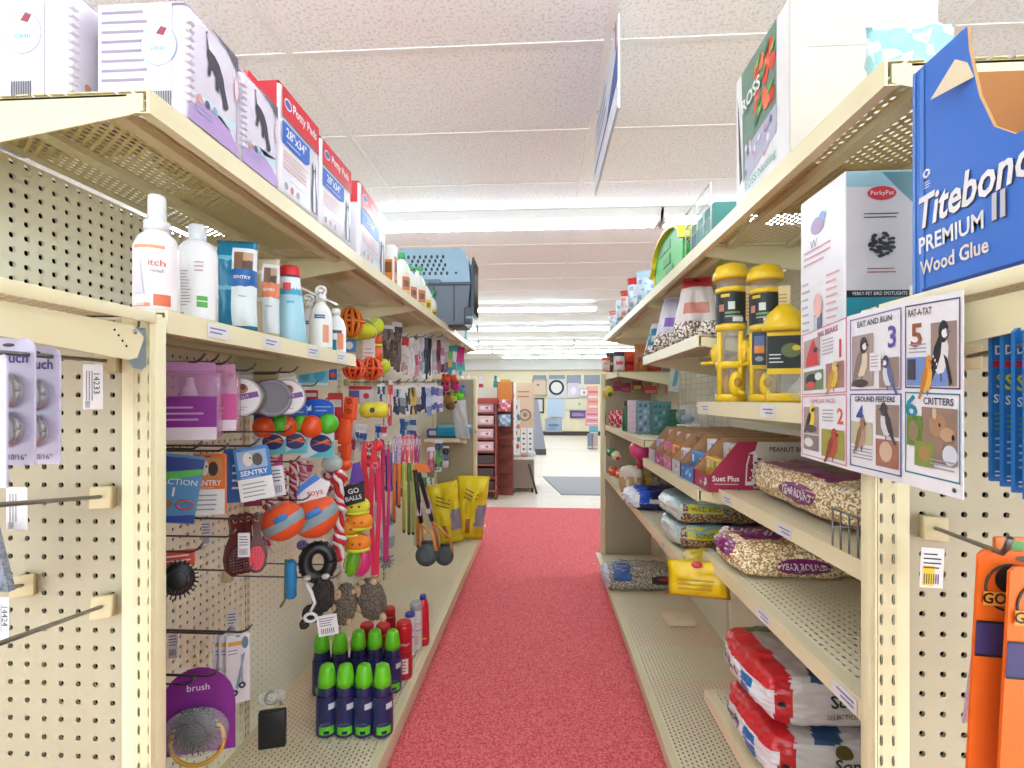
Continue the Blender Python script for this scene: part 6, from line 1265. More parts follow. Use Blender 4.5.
# year round bag on the lower shelf, near face to the camera
zB_ = H-.42+.0025
def f2(x, y, z, nx, ny, nz):
    if nz > .3:
        if -.75 < x < -.15 and y > -.5: return MAG if (x+.45)**2*3+(y-.1)**2 > .1 else K('#B04A98', .3)
        if -.15 <= x < .15 and y > -.4: return K('#C9BEA8', .3)
        if x >= .15 and y > -.4: return DSEED
    if nx < -.5 and abs(y) < .6: return MAG if z > -.2 else SEED
    return SEED
sack((.615, 1.285, zB_), 0, .33, .2, .085, f2, 'seed bag with magenta and white top on the lower shelf, label toward the camera', ovals=[(-.015, .032, .062, .02, MAG, 'n')], texts=[('YEAR ROUND', .02, -.015, .032, WHITE, 'n', 0, .10), ('ROUND', .05, -.085, .02, WHITE, 't', -.6, .14)], seed=5, amp=.008, n=34)
# second bay low shelf: stacked teal and yellow labelled bags, blue bag, white-blue bag and hanging yellow sack
zC = H-.5+.0025
def f3(top): 
    def f(x, y, z, nx, ny, nz):
        if nz > .4 and abs(x) < .9: return K('#9DBBC0', .3) if not (.0 < x < .35 and -.3 < y < .6) else K('#D98A2A', .3)
        if ny < -.3 and -.75 < x < -.1 and z > -.1: return K('#E6DE2A', .3)
        if x < -.85: return K('#D8E0D8', .25)
        return DSEED
    return f
sack((.60, 1.80, zC), 0, .33, .28, .085, f3(0), 'lower of two teal topped seed bags with yellow labels', texts=[('SONG', .02, -.07, .052, K('#2A3A2A'), 'n', 0, .08)], seed=7, n=30, group='teal and yellow labelled seed bags')
sack((.60, 1.80, zC+.085), .05, .34, .27, .085, f3(1), 'upper of two teal topped seed bags with yellow labels', texts=[('WILD BIRD', .02, -.07, .052, K('#2A3A2A'), 'n', 0, .09)], ovals=[(0.02, .0, .03, .02, K('#2A3A4A'), 't')], seed=8, n=30, group='teal and yellow labelled seed bags')
def f4(x, y, z, nx, ny, nz):
    if x < -.75: return K('#E9EEF4', .25)
    if -.75 <= x < -.5 and z > -.2: return K('#2458D0', .3)
    if abs(z+.05) < .22 and ny < -.2: return K('#D8D0C4', .4) if int((x+2)*23) % 3 else K('#8A8890')
    return K('#1E2F6A', .3)
sack((.58, 2.36, zC), .06, .40, .2, .09, f4, 'navy seed bag with white twisted end, lying across the low shelf', seed=9, amp=.009, n=30)
def f5(x, y, z, nx, ny, nz):
    if -.3 < x < .2 and z > 0: return K('#3A5AB8', .3)
    if x < -.5: return K('#E8C832', .3)
    return K('#E6E4EA', .3) if z > -.2 else K('#B88AB0', .3)
sack((.56, 1.50, zC), -.05, .27, .14, .045, f5, 'white, blue and gold bag poking out at the near end of the low shelf', texts=[('SEED', .03, -.06, .02, K('#A83A7A'), 'n', .2, .07)], seed=10, n=26)
d = dep(697, .41); e = empty('seed_bag', 'bright yellow bag end drooping over the low shelf edge', 'seed bag', tuple(W(697, 561, d)), -.25); e.rotation_euler = (0, -.05, -.35)
g = G().bag(.155, .095, .03, lambda u, v, f: K('#F0CC10', .4), 12, 10, wob=.5, seed=2)
for v in g.v: v.z -= .095
g.lines(-.05, .05, -.075, -.04, 3, -.02, K('#B89A1A')) ; g.ball((0, -.012, -.006), .014, K('#D8384A'), sz=.6); g.build('bag', e)
def f6(x, y, z, nx, ny, nz):
    if ny < -.2 and -.75 < x < -.3 and z > -.1: return K('#2F5FA8', .3)
    if x > .2 and ny < 0 and (x-.5)**2+(z)**2 < .16: return K('#3A3034', .3) if (x-.6)**2+(z-.1)**2 > .03 else K('#C2342E', .3)
    if x < -.85: return K('#D8DCE4', .2)
    return GSEED
GSEED = speckle('grey_seed_mix', ['#7A7468', '#A09A8A', '#4E4A42', '#C2BAA0'], 220)
sack((.55, 2.86, .1528), .03, .42, .2, .12, f6, 'grey seed bag with blue label lying alone at the far end of the base deck', seed=11, amp=.012, n=30)
e = empty('wood_board', 'small tan board left flat on the base deck', 'board', (.645, 2.40, .153), .05); G().box(-.065, .065, -.05, .055, 0, .022, K('#FBE6C0', .6), .002).build('board', e)
# songbird bags on an extra low shelf in the nearest bay
zS_ = H-.80+.0025
def f7(n):
    def f(x, y, z, nx, ny, nz):
        side = 'a' if x < -.80 else ('n' if y < -.74 and z < .72 else 't')
        if side == 'a':
            if z > .35 or y > .9 or y < -.9 or z < -.9: return K('#D82C32', .3)
            if -.5 < y < -.2 and (-.55 < z < -.12 or -.05 < z < .28): return K('#2A78B8', .3)
            return K('#ECE8EA', .3)
        if side == 'n':
            if x < -.62: return K('#C8242C', .3)
            if .45 < x < .72 and -.3 < z < .5: return K('#2A6A98', .3)
            return K('#DCD6D0', .3)
        if x < -.6: return K('#D82C32', .3)
        if (x-.05-.3*y)**2 < .03: return K('#3A5A80', .3)
        if y > .55: return K('#6A8A5A', .3)
        return K('#C9C2BC', .3)
    return f
for n, (dz, dy, lb_) in enumerate(((0, 0, 'lower songbird seed bag with red corners and blue squares'), (.115, .02, 'upper songbird seed bag with red top, on the low right shelf'))):
    sack((.615, 1.17+dy, zS_+dz), .02*n, .33, .27, .115, f7(n), lb_, texts=[('Songbird', .034, .03, .066, K('#2A3A2A'), 'n', 0, .13), ('Songbird', .03, -.045, .055, K('#4A5A3A'), 'a', 0, .09), ('SELECTIONS', .014, .0, .035, K('#8A4A4A'), 'n', 0, .1)], ovals=[(-.01, .088, .018, .01, K('#6A5A2A'), 'n'), (-.12, .05, .008, .006, K('#1A1A1A'), 'n')], seed=20+n, group='songbird seed bags on the low right shelf', amp=.006, n=44)
# ================================================================ third bay goods
zT = H-.172+.0025
def pbox(px, X, w, d_, h, cols, label, z=zT, rz=0, name='carton', cat='carton'):
    p, d = r_on(px, X); e = empty(name, label, cat, (p.x, p.y, z), rz); g = G(); g.box(-w/2, w/2, -d_/2, d_/2, 0, h, K(cols[0], .4), .002, 1)
    rr = random.Random(int(px))
    for k in range(4):
        for j in range(5):
            x0 = -w*.45+k*w*.23; z0 = h*.06+j*h*.18; g.decal([(x0, z0), (x0+w*.18, z0+h*.03), (x0+w*.16, z0+h*.14), (x0+w*.03, z0+h*.1)], -d_/2-.0008, K(rr.choice(cols[1:]), .4))
            y0 = -d_*.45+k*d_*.23; g.add([(-w/2-.0008, y0, z0), (-w/2-.0008, y0+d_*.18, z0+h*.03), (-w/2-.0008, y0+d_*.16, z0+h*.14)], [(0, 1, 2)], K(rr.choice(cols[1:]), .4))
    g.build('box', e); return e
pbox(633, .47, .05, .05, .165, ['#D8D0D6', '#E8B8B8', '#C9C0CC'], 'pale pink patterned box at the left of the teal boxes')
pbox(646, .53, .10, .09, .165, ['#7F9AA8', '#5A7488', '#A9BCC4', '#4A6478'], 'blue grey patterned box between the pale and the teal one')
pbox(660, .58, .085, .09, .16, ['#5E8F8C', '#4A7A7A', '#8FB4B0', '#3F6A70'], 'teal patterned box next to the dark green tin')
pbox(676, .62, .07, .06, .125, ['#2F6A52', '#2A5E4A', '#3A7A60'], 'plain dark green tin behind the clear domed pack', name='tin_box')
p, d = r_on(626, .455); bottle('green_bottle', 'slim dark green bottle with brown cap, left of the pale box', 'bottle', (p.x, p.y, zT), 0, [(.018, 0), (.02, .003), (.02, .12), (.012, .14)], K('#2A6A4A', .3), [(.013, .138), (.013, .162)], K('#5A3028'), 1)
for n, (px, X, r) in enumerate(((688, .62, .052), (703, .64, .045))):
    p, d = r_on(px, X); e = empty('domed_pack', ['large clear domed pack behind the suet trays', 'smaller clear domed pack right of the large one'][n], 'blister pack', (p.x, p.y, zT-.0), 0); g = G(); g.ball((0, 0, r*.9), r, CLEAR, sz=.9, sy=.6); g.build('dome', e); g = G(); g.ball((.0, 0, r*.6), r*.5, K(['#8FA8B8', '#7A5A4A'][n]), sz=.7); g.box(-r*.8, r*.8, -r*.4, r*.4, 0, .006, PAPER); g.build('contents', e)
    e.location.z = H-.25+.138 if n == 0 and p.y < 2.16 else zT
for n, (px, X) in enumerate(((609, .46), (614, .47), (620, .47))):
    p, d = r_on(px, X); e = empty('candy_bag', ['farthest', 'middle', 'nearest'][n]+' of three small red gift bags on the third bay shelf', 'bag', (p.x, p.y, zT), -.4, 'small red bags'); g = G().bag(.07, .085+.01*n, .04, lambda u, v, f: K('#D81E2E', .3) if (int(u*6)+int(v*6)) % 3 else K('#F3D8DA', .3), 10, 10, seed=n, wob=.6); g.build('bag', e)
p, d = r_on(609, .43)
for n, (px, py, r, c, lb_) in enumerate(((608, 392, 6, '#E8C83A', 'yellow and green round ornament hanging at the far post'), (611, 452, 5, '#3A8A4A', 'green cup shaped ornament hanging below the far shelf'), (616, 456, 5, '#E8D8B0', 'cream shell ornament beside the green cup'), (613, 471, 5, '#E8502A', 'orange red flower ornament resting at the far shelf edge'), (620, 474, 5, '#EE6A2A', 'second orange flower ornament beside the first'))):
    d = dep(px, .42); k = d/F; c3 = W(px, py, d); e = empty('garden_ornament', lb_, 'ornament', tuple(c3), -.3); g = G(); g.ball((0, 0, 0), r*k, K(c), sy=.6, seg=14, rings=8, nz=.2, nf=45); g.build('body', e)
    g = G(); g.ball((r*.4*k, -r*.45*k, -r*.4*k), r*.4*k, K('#2F7A3A' if n < 2 else '#C23A2A')); g.ball((-r*.4*k, -r*.45*k, r*.2*k), r*.3*k, K('#F0F0E8')); g.build('decoration', e)
    if n < 3: G().tube([(0, 0, r*k), (0, 0, r*k+.05)], .0015, WIRE, 5).build('hang_wire', e)
# tulip shaped pink feeder hanging over the low shelf
d = dep(640, .47); k = d/F; c3 = W(640, 452, d); e = empty('hummingbird_feeder', 'pink and red hummingbird feeder hanging just left of the suet trays', 'bird feeder', tuple(c3), 0)
g = G(); g.lathe([(4*k, -8*k), (9*k, -2*k), (11*k, 5*k), (8*k, 9*k), (3*k, 11*k)], K('#F0508A', .3), 16); g.build('bulb', e); g = G(); g.lathe([(2*k, -17*k), (3.6*k, -12*k), (3*k, -7*k)], K('#B8142A', .3), 12); g.build('red_spout', e); G().tube([(0, 0, 11*k), (0, 0, 22*k)], .002, WIRE, 5).build('hang_wire', e)
# tan and gold bags low in the third bay
def f8(c1, c2): return lambda x, y, z, nx, ny, nz: K(c2, .3) if (z > .3 and ny < 0) or (int((x+2)*5)+int((z+2)*4)) % 5 == 0 else (K(c1, .3))
for n, (px, X, sx, sz_, dy, c1, c2, lb_) in enumerate(((633, .47, .12, .15, 0, '#C9A468', '#E8DCC8', 'tan and white seed bag standing at the far low shelf'), (648, .56, .14, .13, 0, '#D8B23A', '#B88A4A', 'gold seed bag leaning behind the navy bag'), (664, .64, .14, .14, 0, '#B9A890', '#8A7A5A', 'grey brown seed bag deep on the low shelf'), (680, .60, .12, .09, -.0, '#8A8A80', '#5A6A5A', 'small dark green seed bag behind the navy bag'))):
    p, d = r_on(px, X); sack((p.x, p.y+.05, zC), -.3+.2*n, sx, .09, sz_, f8(c1, c2), lb_, seed=30+n, n=8)
# red packages on the fourth bay top shelf
zR = H+.165+.0025
for n, (px, X, w_, h_, cs, lb_) in enumerate(((606, .49, .05, .09, ('#E8C8C0', '#D8402E', '#F0E8E0'), 'small white and red package, farthest on the high far shelf'), (612, .49, .07, .12, ('#8A7A3A', '#3A2A2E', '#E0D8C8'), 'dark and gold package second from the far end'), (619, .50, .07, .125, ('#E8DCE0', '#4A3A4A', '#D84A5A'), 'pale package with dark top on the high far shelf'), (628, .52, .10, .13, ('#E83A22', '#F0602E', '#8A1A1A'), 'bright red package in the middle of the high far shelf'), (641, .56, .085, .17, ('#C9784A', '#E0905A', '#A85A3A'), 'tall terracotta rounded package, tallest on the high far shelf'), (655, .62, .09, .105, ('#D8402E', '#B8302A', '#EE8A6A'), 'low red package right of the tall terracotta one'), (667, .66, .07, .09, ('#B8B4A8', '#8A8A80', '#D8D4C8'), 'small grey package at the inner end of the high far shelf'))):
    p = onY(px, 370, 3.06+.05*(n % 2)); stand = empty('treat_package', lb_, 'package', (p.x, p.y, zR), 0)
    g = G().bag(w_, h_, .05, (lambda cs: lambda u, v, f: K(cs[1], .3) if v > .72 else (K(cs[2], .3) if .3 < v < .5 and .2 < u < .8 else K(cs[0], .3)))(cs), 10, 12, seed=n*3, wob=.4, taper=-.15 if n == 4 else 0); g.build('package', stand)
for n, (px, py, w_, h_, c, c2) in enumerate(((617, 381, 9, 10, '#A8324A', '#7A1F3A'), (626, 383, 9, 9, '#8A2438', '#B8485A'), (637, 381, 9, 9, '#7A3048', '#D8C03A'), (650, 386, 13, 8, '#E8404A', '#F0A0A0'), (668, 385, 4, 8, '#E89A8A', '#F3D8D0'))):
    p = onY(px, py, 3.2); k = 3.2/F; hang_card('hanging_pack', ['wine red hanging pack nearest the far post', 'dark red hanging pack under the high far shelf', 'maroon and yellow hanging pack under the high far shelf', 'wide bright red hanging pack over the teal boxes', 'tiny salmon hanging pack at the right of the red one'][n], 'package', tuple(p), 0, w_*k, h_*k, c, fn=(lambda c2, w1, h1: lambda g, y: g.rect(-w1*.4, w1*.4, -h1*.9, -h1*.5, y, K(c2)))(c2, w_*k, h_*k), t=.02)
a = onY(676, 363, 2.75); hang_card('leaflet', 'pale blue leaflet hanging by the far end of the bird treat shelf', 'leaflet', tuple(a), -.1, .05, .155, '#DCE6E2', fn=lambda g, y: g.decal([(-.01, -.13), (.012, -.12), (.02, -.05), (.0, -.03)], y, K('#7FB4C8'))).rotation_euler = (0, .09, -.1)
# white wire grid panel on the back of the third bay
e = empty('wire_grid_panel', 'white wire grid hung on the back of the third right bay', 'wire grid', (BR-.012, 2.54, H-.02)); g = G()
for k in range(11): g.tube([(0, -.33, -.14+.03*k), (0, .33, -.14+.03*k)], .0017, K('#DAD6C8'), 5)
for k in range(8): g.tube([(.002, -.32+.09*k, -.14), (.002, -.32+.09*k, .16)], .0017, K('#DAD6C8'), 5)
g.build('wire_grid', e)

# ================================================================ right end display goods
# bird poster, six panels on a bowed card
e = empty('bird_poster', 'white wildlife poster with six numbered picture panels hung at the aisle mouth', 'poster', (.43, .66, H), 0)
cols_ = [(801, 336, 456), (849, 316, 470), (904, 301, 484), (963, 290, 500)]; st = []
for px, ya, yb in cols_:
    d = (.19 if px == 801 else .205)*F/(yb-ya); t_, b2 = W(px, ya, d), W(px, yb, d); st.append((t_-e.location, b2-e.location))
def PP(c, u, v, off=0):
    """column c, u across and v down, 0..1"""
    t_ = st[c][0].lerp(st[c+1][0], u); b2 = st[c][1].lerp(st[c+1][1], u); q = t_.lerp(b2, v); n_ = (st[c+1][0]-st[c][0]).cross(Vector((0, 0, -1))).normalized()
    if n_.x > 0: n_ = -n_
    return q+n_*off
g = G()
for c in range(3):
    a = [PP(c, 0, 0), PP(c, 1, 0), PP(c, 1, 1), PP(c, 0, 1)]; b2 = [PP(c, 0, 0, -.0012), PP(c, 1, 0, -.0012), PP(c, 1, 1, -.0012), PP(c, 0, 1, -.0012)]; g.add(a+b2, [(0, 1, 2, 3), (7, 6, 5, 4)]+[(i, 4+i, 4+(i+1) % 4, (i+1) % 4) for i in range(4)], K('#F4F1F5', .35))
def pr(c, u0, u1, v0, v1, m, o): g.add([PP(c, u0, v0, o), PP(c, u1, v0, o), PP(c, u1, v1, o), PP(c, u0, v1, o)], [(0, 1, 2, 3)], m)
def pe(c, u, v, ru, rv, m, o, n=16): g.add([PP(c, u+ru*math.cos(2*PI*i/n), v+rv*math.sin(2*PI*i/n), o) for i in range(n)], [tuple(range(n))], m)
def pp_(c, pts, m, o): g.add([PP(c, u, v, o) for u, v in pts], [tuple(range(len(pts)))], m)
def pt_(c, s, u, v, h, m, o, mw=.8):
    vs, fs = text_geo(s); wd = max(a for a, b in vs)-min(a for a, b in vs); W_ = (st[c+1][0]-st[c][0]).length; k = h*.205; sx = min(k, mw*W_/wd); g.add([PP(c, u+a*sx/W_, v-b*k/.205, o) for a, b in vs], fs, m)
def frame(c, v0, v1, col, u0=.03, u1=.97):
    m = K(col)
    for a_, b_, x, y in ((u0, u1, v0, v0+.008), (u0, u1, v1-.008, v1), (u0, u0+.02, v0, v1), (u1-.02, u1, v0, v1)): pr(c, a_, b_, x, y, m, .0006)
frame(0, .0, .495, '#D88AA0'); frame(0, .505, .98, '#D88AA0'); frame(1, .03, .485, '#8A6AA8'); frame(1, .505, .965, '#4A5AA0'); frame(2, .03, .475, '#5A4A7A'); frame(2, .495, .93, '#3A8AA0')
hd = K('#3E3A5A'); o1, o2, o3 = .0008, .0011, .0014
pt_(0, 'BIG BEAKS', .6, .05, .055, K('#A8485A'), o1, .6); pt_(0, '1', .85, .2, .17, K('#D8404A'), o1); pt_(0, 'FAMILIAR FACES', .5, .55, .045, K('#C86A7A'), o1, .85); pt_(0, '2', .85, .66, .15, K('#E8603A'), o1)
pt_(1, 'EAT AND RUN', .5, .075, .05, hd, o1, .65); pt_(1, '3', .82, .19, .17, K('#6A4AA8'), o1); pt_(1, 'GROUND FEEDERS', .5, .54, .045, hd, o1, .8); pt_(1, '4', .24, .64, .15, K('#3A5AA8'), o1)
pt_(2, 'RAT-A-TAT', .3, .075, .05, K('#6A4A3A'), o1, .42); pt_(2, '5', .25, .2, .17, K('#9A5A3A'), o1); pt_(2, 'CRITTERS', .62, .54, .05, hd, o1, .5); pt_(2, '6', .15, .58, .17, K('#2A8AA0'), o1)
TA, TB = K('#B09A94'), K('#9A8478')
def bird(c, u, v, s, body, belly, head, face=None, flipx=1, beak='#4A3A30', up=.3, o=o2):
    """perched songbird in profile: tail, back, belly, head, eye and beak"""
    s *= .56; q = lambda pts: [(u+flipx*a*s*.9, v-b*s*.55) for a, b in pts]
    pp_(c, q([(-.62, -.75), (-.5, -.8), (-.05, -.28), (-.2, -.08)]), K(body), o)
    pp_(c, q([(-.34, -.3), (-.1, -.5), (.16, -.46), (.34, -.2), (.38, .12), (.26, .36), (.02, .38), (-.2, .12)]), K(belly), o+.0001)
    pp_(c, q([(-.46, -.46), (-.14, -.38), (.04, -.05), (.1, .3), (-.04, .38), (-.26, .12)]), K(body), o+.0002)
    pe(c, u+flipx*.16*s*.9, v-.46*s*.55, .2*s, .14*s, K(head), o+.0003, 14)
    if face: pe(c, u+flipx*.22*s*.9, v-.42*s*.55, .12*s, .06*s, K(face), o+.0004, 10)
    pp_(c, q([(.3, .54), (.5, .44), (.3, .4)]), K(beak), o+.0005); pe(c, u+flipx*.2*s*.9, v-.52*s*.55, .022*s, .018*s, BLACK, o+.0006, 8)
    pp_(c, q([(.0, -.46), (.06, -.46), (.08, -.66), (.02, -.66)]), K('#5A4A40'), o)
# 1: cardinal, woodpecker, finch
pr(0, .08, .45, .06, .28, TA, o1); pp_(0, [(.14, .27), (.15, .2), (.25, .1), (.31, .06), (.4, .18), (.42, .27)], K('#D8242E'), o2); pe(0, .36, .155, .05, .022, BLACK, o3, 8); pp_(0, [(.4, .15), (.47, .165), (.4, .18)], K('#E8703A'), o3)
pr(0, .08, .52, .31, .46, K('#7A8A5A'), o1); pe(0, .25, .38, .12, .05, K('#2A2A2E'), o2); pe(0, .25, .42, .1, .03, K('#D84A3A'), o3); pe(0, .42, .36, .08, .03, WHITE, o3, 8)
pr(0, .57, .92, .28, .46, K('#A87A6A'), o1); bird(0, .72, .38, .5, '#C8982A', '#E0B83A', '#E0C070', up=0)
for v_ in (.1, .125, .15, .175, .2): pr(0, .5, .72, v_, v_+.008, K('#A8A4AE'), o1)
# 2: goldfinch, woodpecker, red finch
pr(0, .08, .42, .59, .8, TA, o1); bird(0, .24, .68, .5, '#3A3A2E', '#F2D42A', '#F2D42A', '#2A2A24'); pe(0, .25, .76, .14, .03, K('#5A524E'), o3)
pr(0, .08, .42, .81, .93, K('#8A827E'), o1); pe(0, .2, .87, .1, .035, K('#E8E4E0'), o2); pr(0, .48, .93, .75, .95, K('#A8A04A'), o1); bird(0, .7, .86, .55, '#9A4438', '#C25A48', '#C24A3A')
for v_ in (.61, .635, .66, .685): pr(0, .5, .72, v_, v_+.008, K('#A8A4AE'), o1)
# 3: chickadee, nuthatch
pr(1, .08, .5, .14, .5, TA, o1) if 0 else pr(1, .08, .5, .14, .46, TA, o1); bird(1, .27, .3, .66, '#8A7A70', '#E0CDB0', '#26242A', '#F0ECEC'); pr(1, .44, .64, .26, .37, PAPER, o3)
pr(1, .6, .93, .3, .47, TB, o1); bird(1, .76, .39, .48, '#5A6A96', '#DCE0EA', '#3A4468', '#F0F0F0', flipx=-1); pe(1, .25, .44, .16, .025, K('#4A3A34'), o3)
for v_ in (.28, .3, .32, .34): pr(1, .46, .6, v_, v_+.006, K('#A8A4AE'), o3+.0003)
# 4: sparrow, junco, squirrel
pr(1, .06, .48, .68, .82, K('#C8C09A'), o1); bird(1, .26, .76, .5, '#8A6A50', '#B89A80', '#A07A5E')
pr(1, .54, .93, .57, .75, TB, o1); bird(1, .73, .67, .52, '#4A464E', '#E0DCE0', '#4A464E', flipx=-1); pr(1, .54, .93, .77, .93, K('#A8705A'), o1); pe(1, .72, .84, .11, .06, K('#D8B8A0'), o2)
for v_ in (.84, .86, .88, .9): pr(1, .08, .48, v_, v_+.007, K('#A8A4AE'), o1)
# 5: woodpeckers
pr(2, .5, .92, .14, .46, K('#A08A80'), o1); bird(2, .66, .29, .72, '#2A2A2E', '#ECE8EA', '#2A2A2E', '#F2F0F2', beak='#6A6A70'); [pe(2, .56+.03*k_, .31+.02*k_, .012, .008, WHITE, o2+.0009, 6) for k_ in range(5)]
pr(2, .07, .78, .31, .46, K('#7A94D0'), o1+.0002); bird(2, .44, .41, .5, '#C8802A', '#F0B04A', '#E8983A', o=o2+.0003); pr(2, .09, .24, .32, .43, K('#4A4A58'), o2+.0002); pp_(2, [(.72, .3), (.78, .32), (.86, .44), (.82, .46)], K('#2A2A2E'), o3)
for v_ in (.24, .26, .28): pr(2, .1, .42, v_, v_+.007, K('#A8A4AE'), o1)
# 6: deer, squirrel, chipmunk, rabbit
pr(2, .34, .93, .57, .85, K('#9A8070'), o1); pe(2, .62, .66, .15, .06, K('#B08868'), o2); pe(2, .78, .7, .12, .035, K('#C8A080'), o2+.0002); pe(2, .57, .6, .04, .03, K('#D8B898'), o3, 8); pe(2, .87, .71, .025, .015, BLACK, o3, 8); pe(2, .66, .655, .015, .01, BLACK, o3+.0002, 8)
pr(2, .07, .36, .62, .78, K('#6A8A3A'), o1+.0002); pe(2, .2, .7, .09, .055, K('#9A8468'), o2+.0002); pr(2, .22, .56, .75, .88, K('#8A9A4A'), o1+.0004); pe(2, .4, .81, .1, .04, K('#B08A5A'), o2+.0004); pe(2, .82, .8, .12, .05, K('#D8DCE8'), o2+.0002)
for v_ in (.83, .85, .87): pr(2, .5, .9, v_, v_+.007, K('#A8A4AE'), o3+.0006)
pe(2, .88, .965, .035, .012, K('#3A5A4A'), o1, 8)
g.build('printed_sheet', e)
G().tube([(.0, -.0, .10), (.012, 0, .12)], .0015, WIRE, 5).build('hanging_loop', e)
# blue wood glue display box
e = empty('glue_display_box', 'large blue Premium Wood Glue display box with cut out front'.replace('Premium Wood Glue', 'wood glue'), 'display box', (.434, .507, H+.1195), 0)
BB = K('#2F6FD0', .4); BRN = K('#B87A42', .8); ol = [(.105, 0), (-.115, 0), (-.115, .118), (-.022, .124), (.0, .143), (.016, .182), (.028, .236), (.03, .262), (.105, .26)]
def wall(x, flipm=False):
    n = len(ol); vs = [(x, a, b) for a, b in ol]+[(x+.0035, a, b) for a, b in ol]; g = G(); g.add(vs, [list(range(n))], BB if not flipm else BRN); g.add(vs, [list(range(2*n-1, n-1, -1))], BRN if not flipm else BB); g.add(vs, [(i, (i+1) % n, n+(i+1) % n, n+i) for i in range(n)], K('#C79A66', .8)); g.add([(x+(.0036 if not flipm else -.0002), a, b) for a, b in ol], [list(range(n))], BRN); return g
g = wall(0); g.T = Matrix.Rotation(-PI/2, 4, 'Z')   # lettering: local x -> towards the camera
y = -.0008
def bl(s, size, x, z, mw, rot=0.0, sh=True, m=WHITE):
    if sh: g.text(s, size, x+.0012, z-.0014, y, K('#3A2A30'), rot=rot, maxw=mw)
    g.text(s, size, x, z, y-.0003, m, rot=rot, maxw=mw)
bl('Titebond', .05, -.030, .094, .138, .05); bl('II', .036, .006, .064, .028, 0, True, K('#C9C6D2')); bl('PREMIUM', .025, -.052, .056, .084, .02, False); bl('Wood Glue', .022, -.048, .030, .088, .02, False, K('#F0E2D2'))
g.rect(-.104, -.1, 0, .26, y, K('#5A8FE0')); g.rect(-.093, -.087, 0, .258, y, K('#4A84DC')); g.ring((-.083, y, .135), .004, .0012, WHITE, 'y', 12, 5); g.lines(-.088, -.076, .118, .127, 3, y, WHITE)
g.rect(-.09, .11, .004, .0065, y-.0001, K('#1A3A80')); g.build('printed_side', e)
wall(.165, True).build('far_side', e)
g = G(); g.box(0, .168, .1035, .1055, 0, .26, BB); g.box(.0036, .1648, .1015, .1034, .003, .259, BRN); g.box(.003, .165, -.112, .102, 0, .003, BRN); g.box(.0, .168, -.1155, -.112, 0, .118, BB); g.build('end_wall', e)
g = G(); g.add([(.0, .03, .225), (.0, .022, .205), (-.02, .052, .2), (-.004, .04, .235)], [(0, 1, 2, 3), (3, 2, 1, 0)], K('#D8C4A4', .7)); g.build('torn_flap', e)
# packs of super glue hanging at the right edge
for n in range(4):
    yy = .50-.022*n; p = W(990+11.5*n, 331-1.5*n, yy)+Vector((.0275, 0, 0)); 
    def fg(g, y): g.text('DU' if n else 'D', .015, 0 if n else -.01, -.026, y-.0004, WHITE); g.rect(-.027, .027, -.045, -.038, y, RED); g.text('SI', .024, -.004, -.06, y-.0004, K('#E8D83A')); g.text('SU', .014, -.004, -.079, y-.0004, WHITE); g.lines(-.022, .018, -.12, -.092, 4, y, K('#6FB04A')); g.lines(-.022, .018, -.15, -.122, 4, y, K('#A8D0F0')); g.lines(-.02, .02, -.176, -.168, 1, y, WHITE)
    hang_card('glue_pack', ['rearmost tall blue super glue card, leftmost in view', 'second blue super glue card from the left', 'third blue super glue card from the left', 'foremost blue super glue card at the frame edge'][n], 'glue', tuple(p), 0, .055, .148*1.0 if 0 else .15, '#1F74C0', group='blue glue cards', fn=lambda g, y: (g.text('DU' if n else 'D', .0125, -.0205 if n else -.0215, -.02, y-.0004, WHITE, maxw=.0125), g.rect(-.027, .027, -.036, -.03, y, RED), g.text('SI' if n else 'S', .02, -.0203, -.051, y-.0004, K('#E8D83A'), maxw=.0125), g.text('SU', .012, -.0205, -.068, y-.0004, WHITE, maxw=.012), g.lines(-.025, .012, -.1, -.08, 4, y, K('#6FB04A')), g.lines(-.025, .014, -.13, -.104, 4, y, K('#A8D0F0')), g.lines(-.025, .02, -.146, -.138, 2, y, WHITE)))
def ehook(px, py, tipx, tipy, d, label, X0=None):
    a = onY(px, py, YE); b_ = W(tipx, tipy, d); return hook((a.x, YE+.005, a.z), tuple(b_), label, .0026)
ehook(968, 357, 1035, 343, .42, 'dark wire hook holding the blue glue cards')
ehook(933, 527, 1010, 556, .44, 'long wire hook holding the orange glue packs')
a = onY(933, 548, .62); e = empty('price_tag', 'white and yellow price ticket on the orange pack hook', 'price tag', tuple(a), 0); stick_tag(e, 0, 0, 0, .026, .047, 0, yellow=True); e.rotation_euler = (0, .05, 0)
for n in range(2):
    yy = .47-.025*n; q_ = W(978+31*n, 551+17*n, yy); x_, yy, z_ = q_
    hang_card('glue_pack', ['rear orange glue card with navy stripe', 'front orange glue card with navy stripe, cut by the frame edge'][n], 'glue', (x_+.04, yy, z_), 0, .08, .22, '#F06A1A', group='orange glue cards', t=.003,
        fn=lambda g, y: (g.ring((-.012, y, -.034), .0215, .0012, K('#2A2A20'), 'y', 24, 5), g.disc(-.012, -.026, .014, .013, y-.0004, K('#1E1C1A')), g.rect(-.0365, .02, -.051, -.038, y-.0018, K('#F0A03A')), g.text('GOR', .014, -.0225, -.0445, y-.0022, BLACK), g.rect(-.04, .04, -.098, -.068, y, K('#3E3668')), g.rect(-.04, .04, -.0995, -.0975, y-.0003, BLACK), g.rect(-.04, .04, -.068, -.066, y-.0003, BLACK))).rotation_euler = (0, .05, 0)
e = empty('glue_pack', 'thin pink and white card hanging edge on behind the orange packs', 'glue', tuple(W(975, 635, .52)), 0); G().prism([(0, 0), (.006, 0), (.006, -.075), (-.012, -.092)], -.0015, .0015, K('#D8B8C4')).build('card', e)
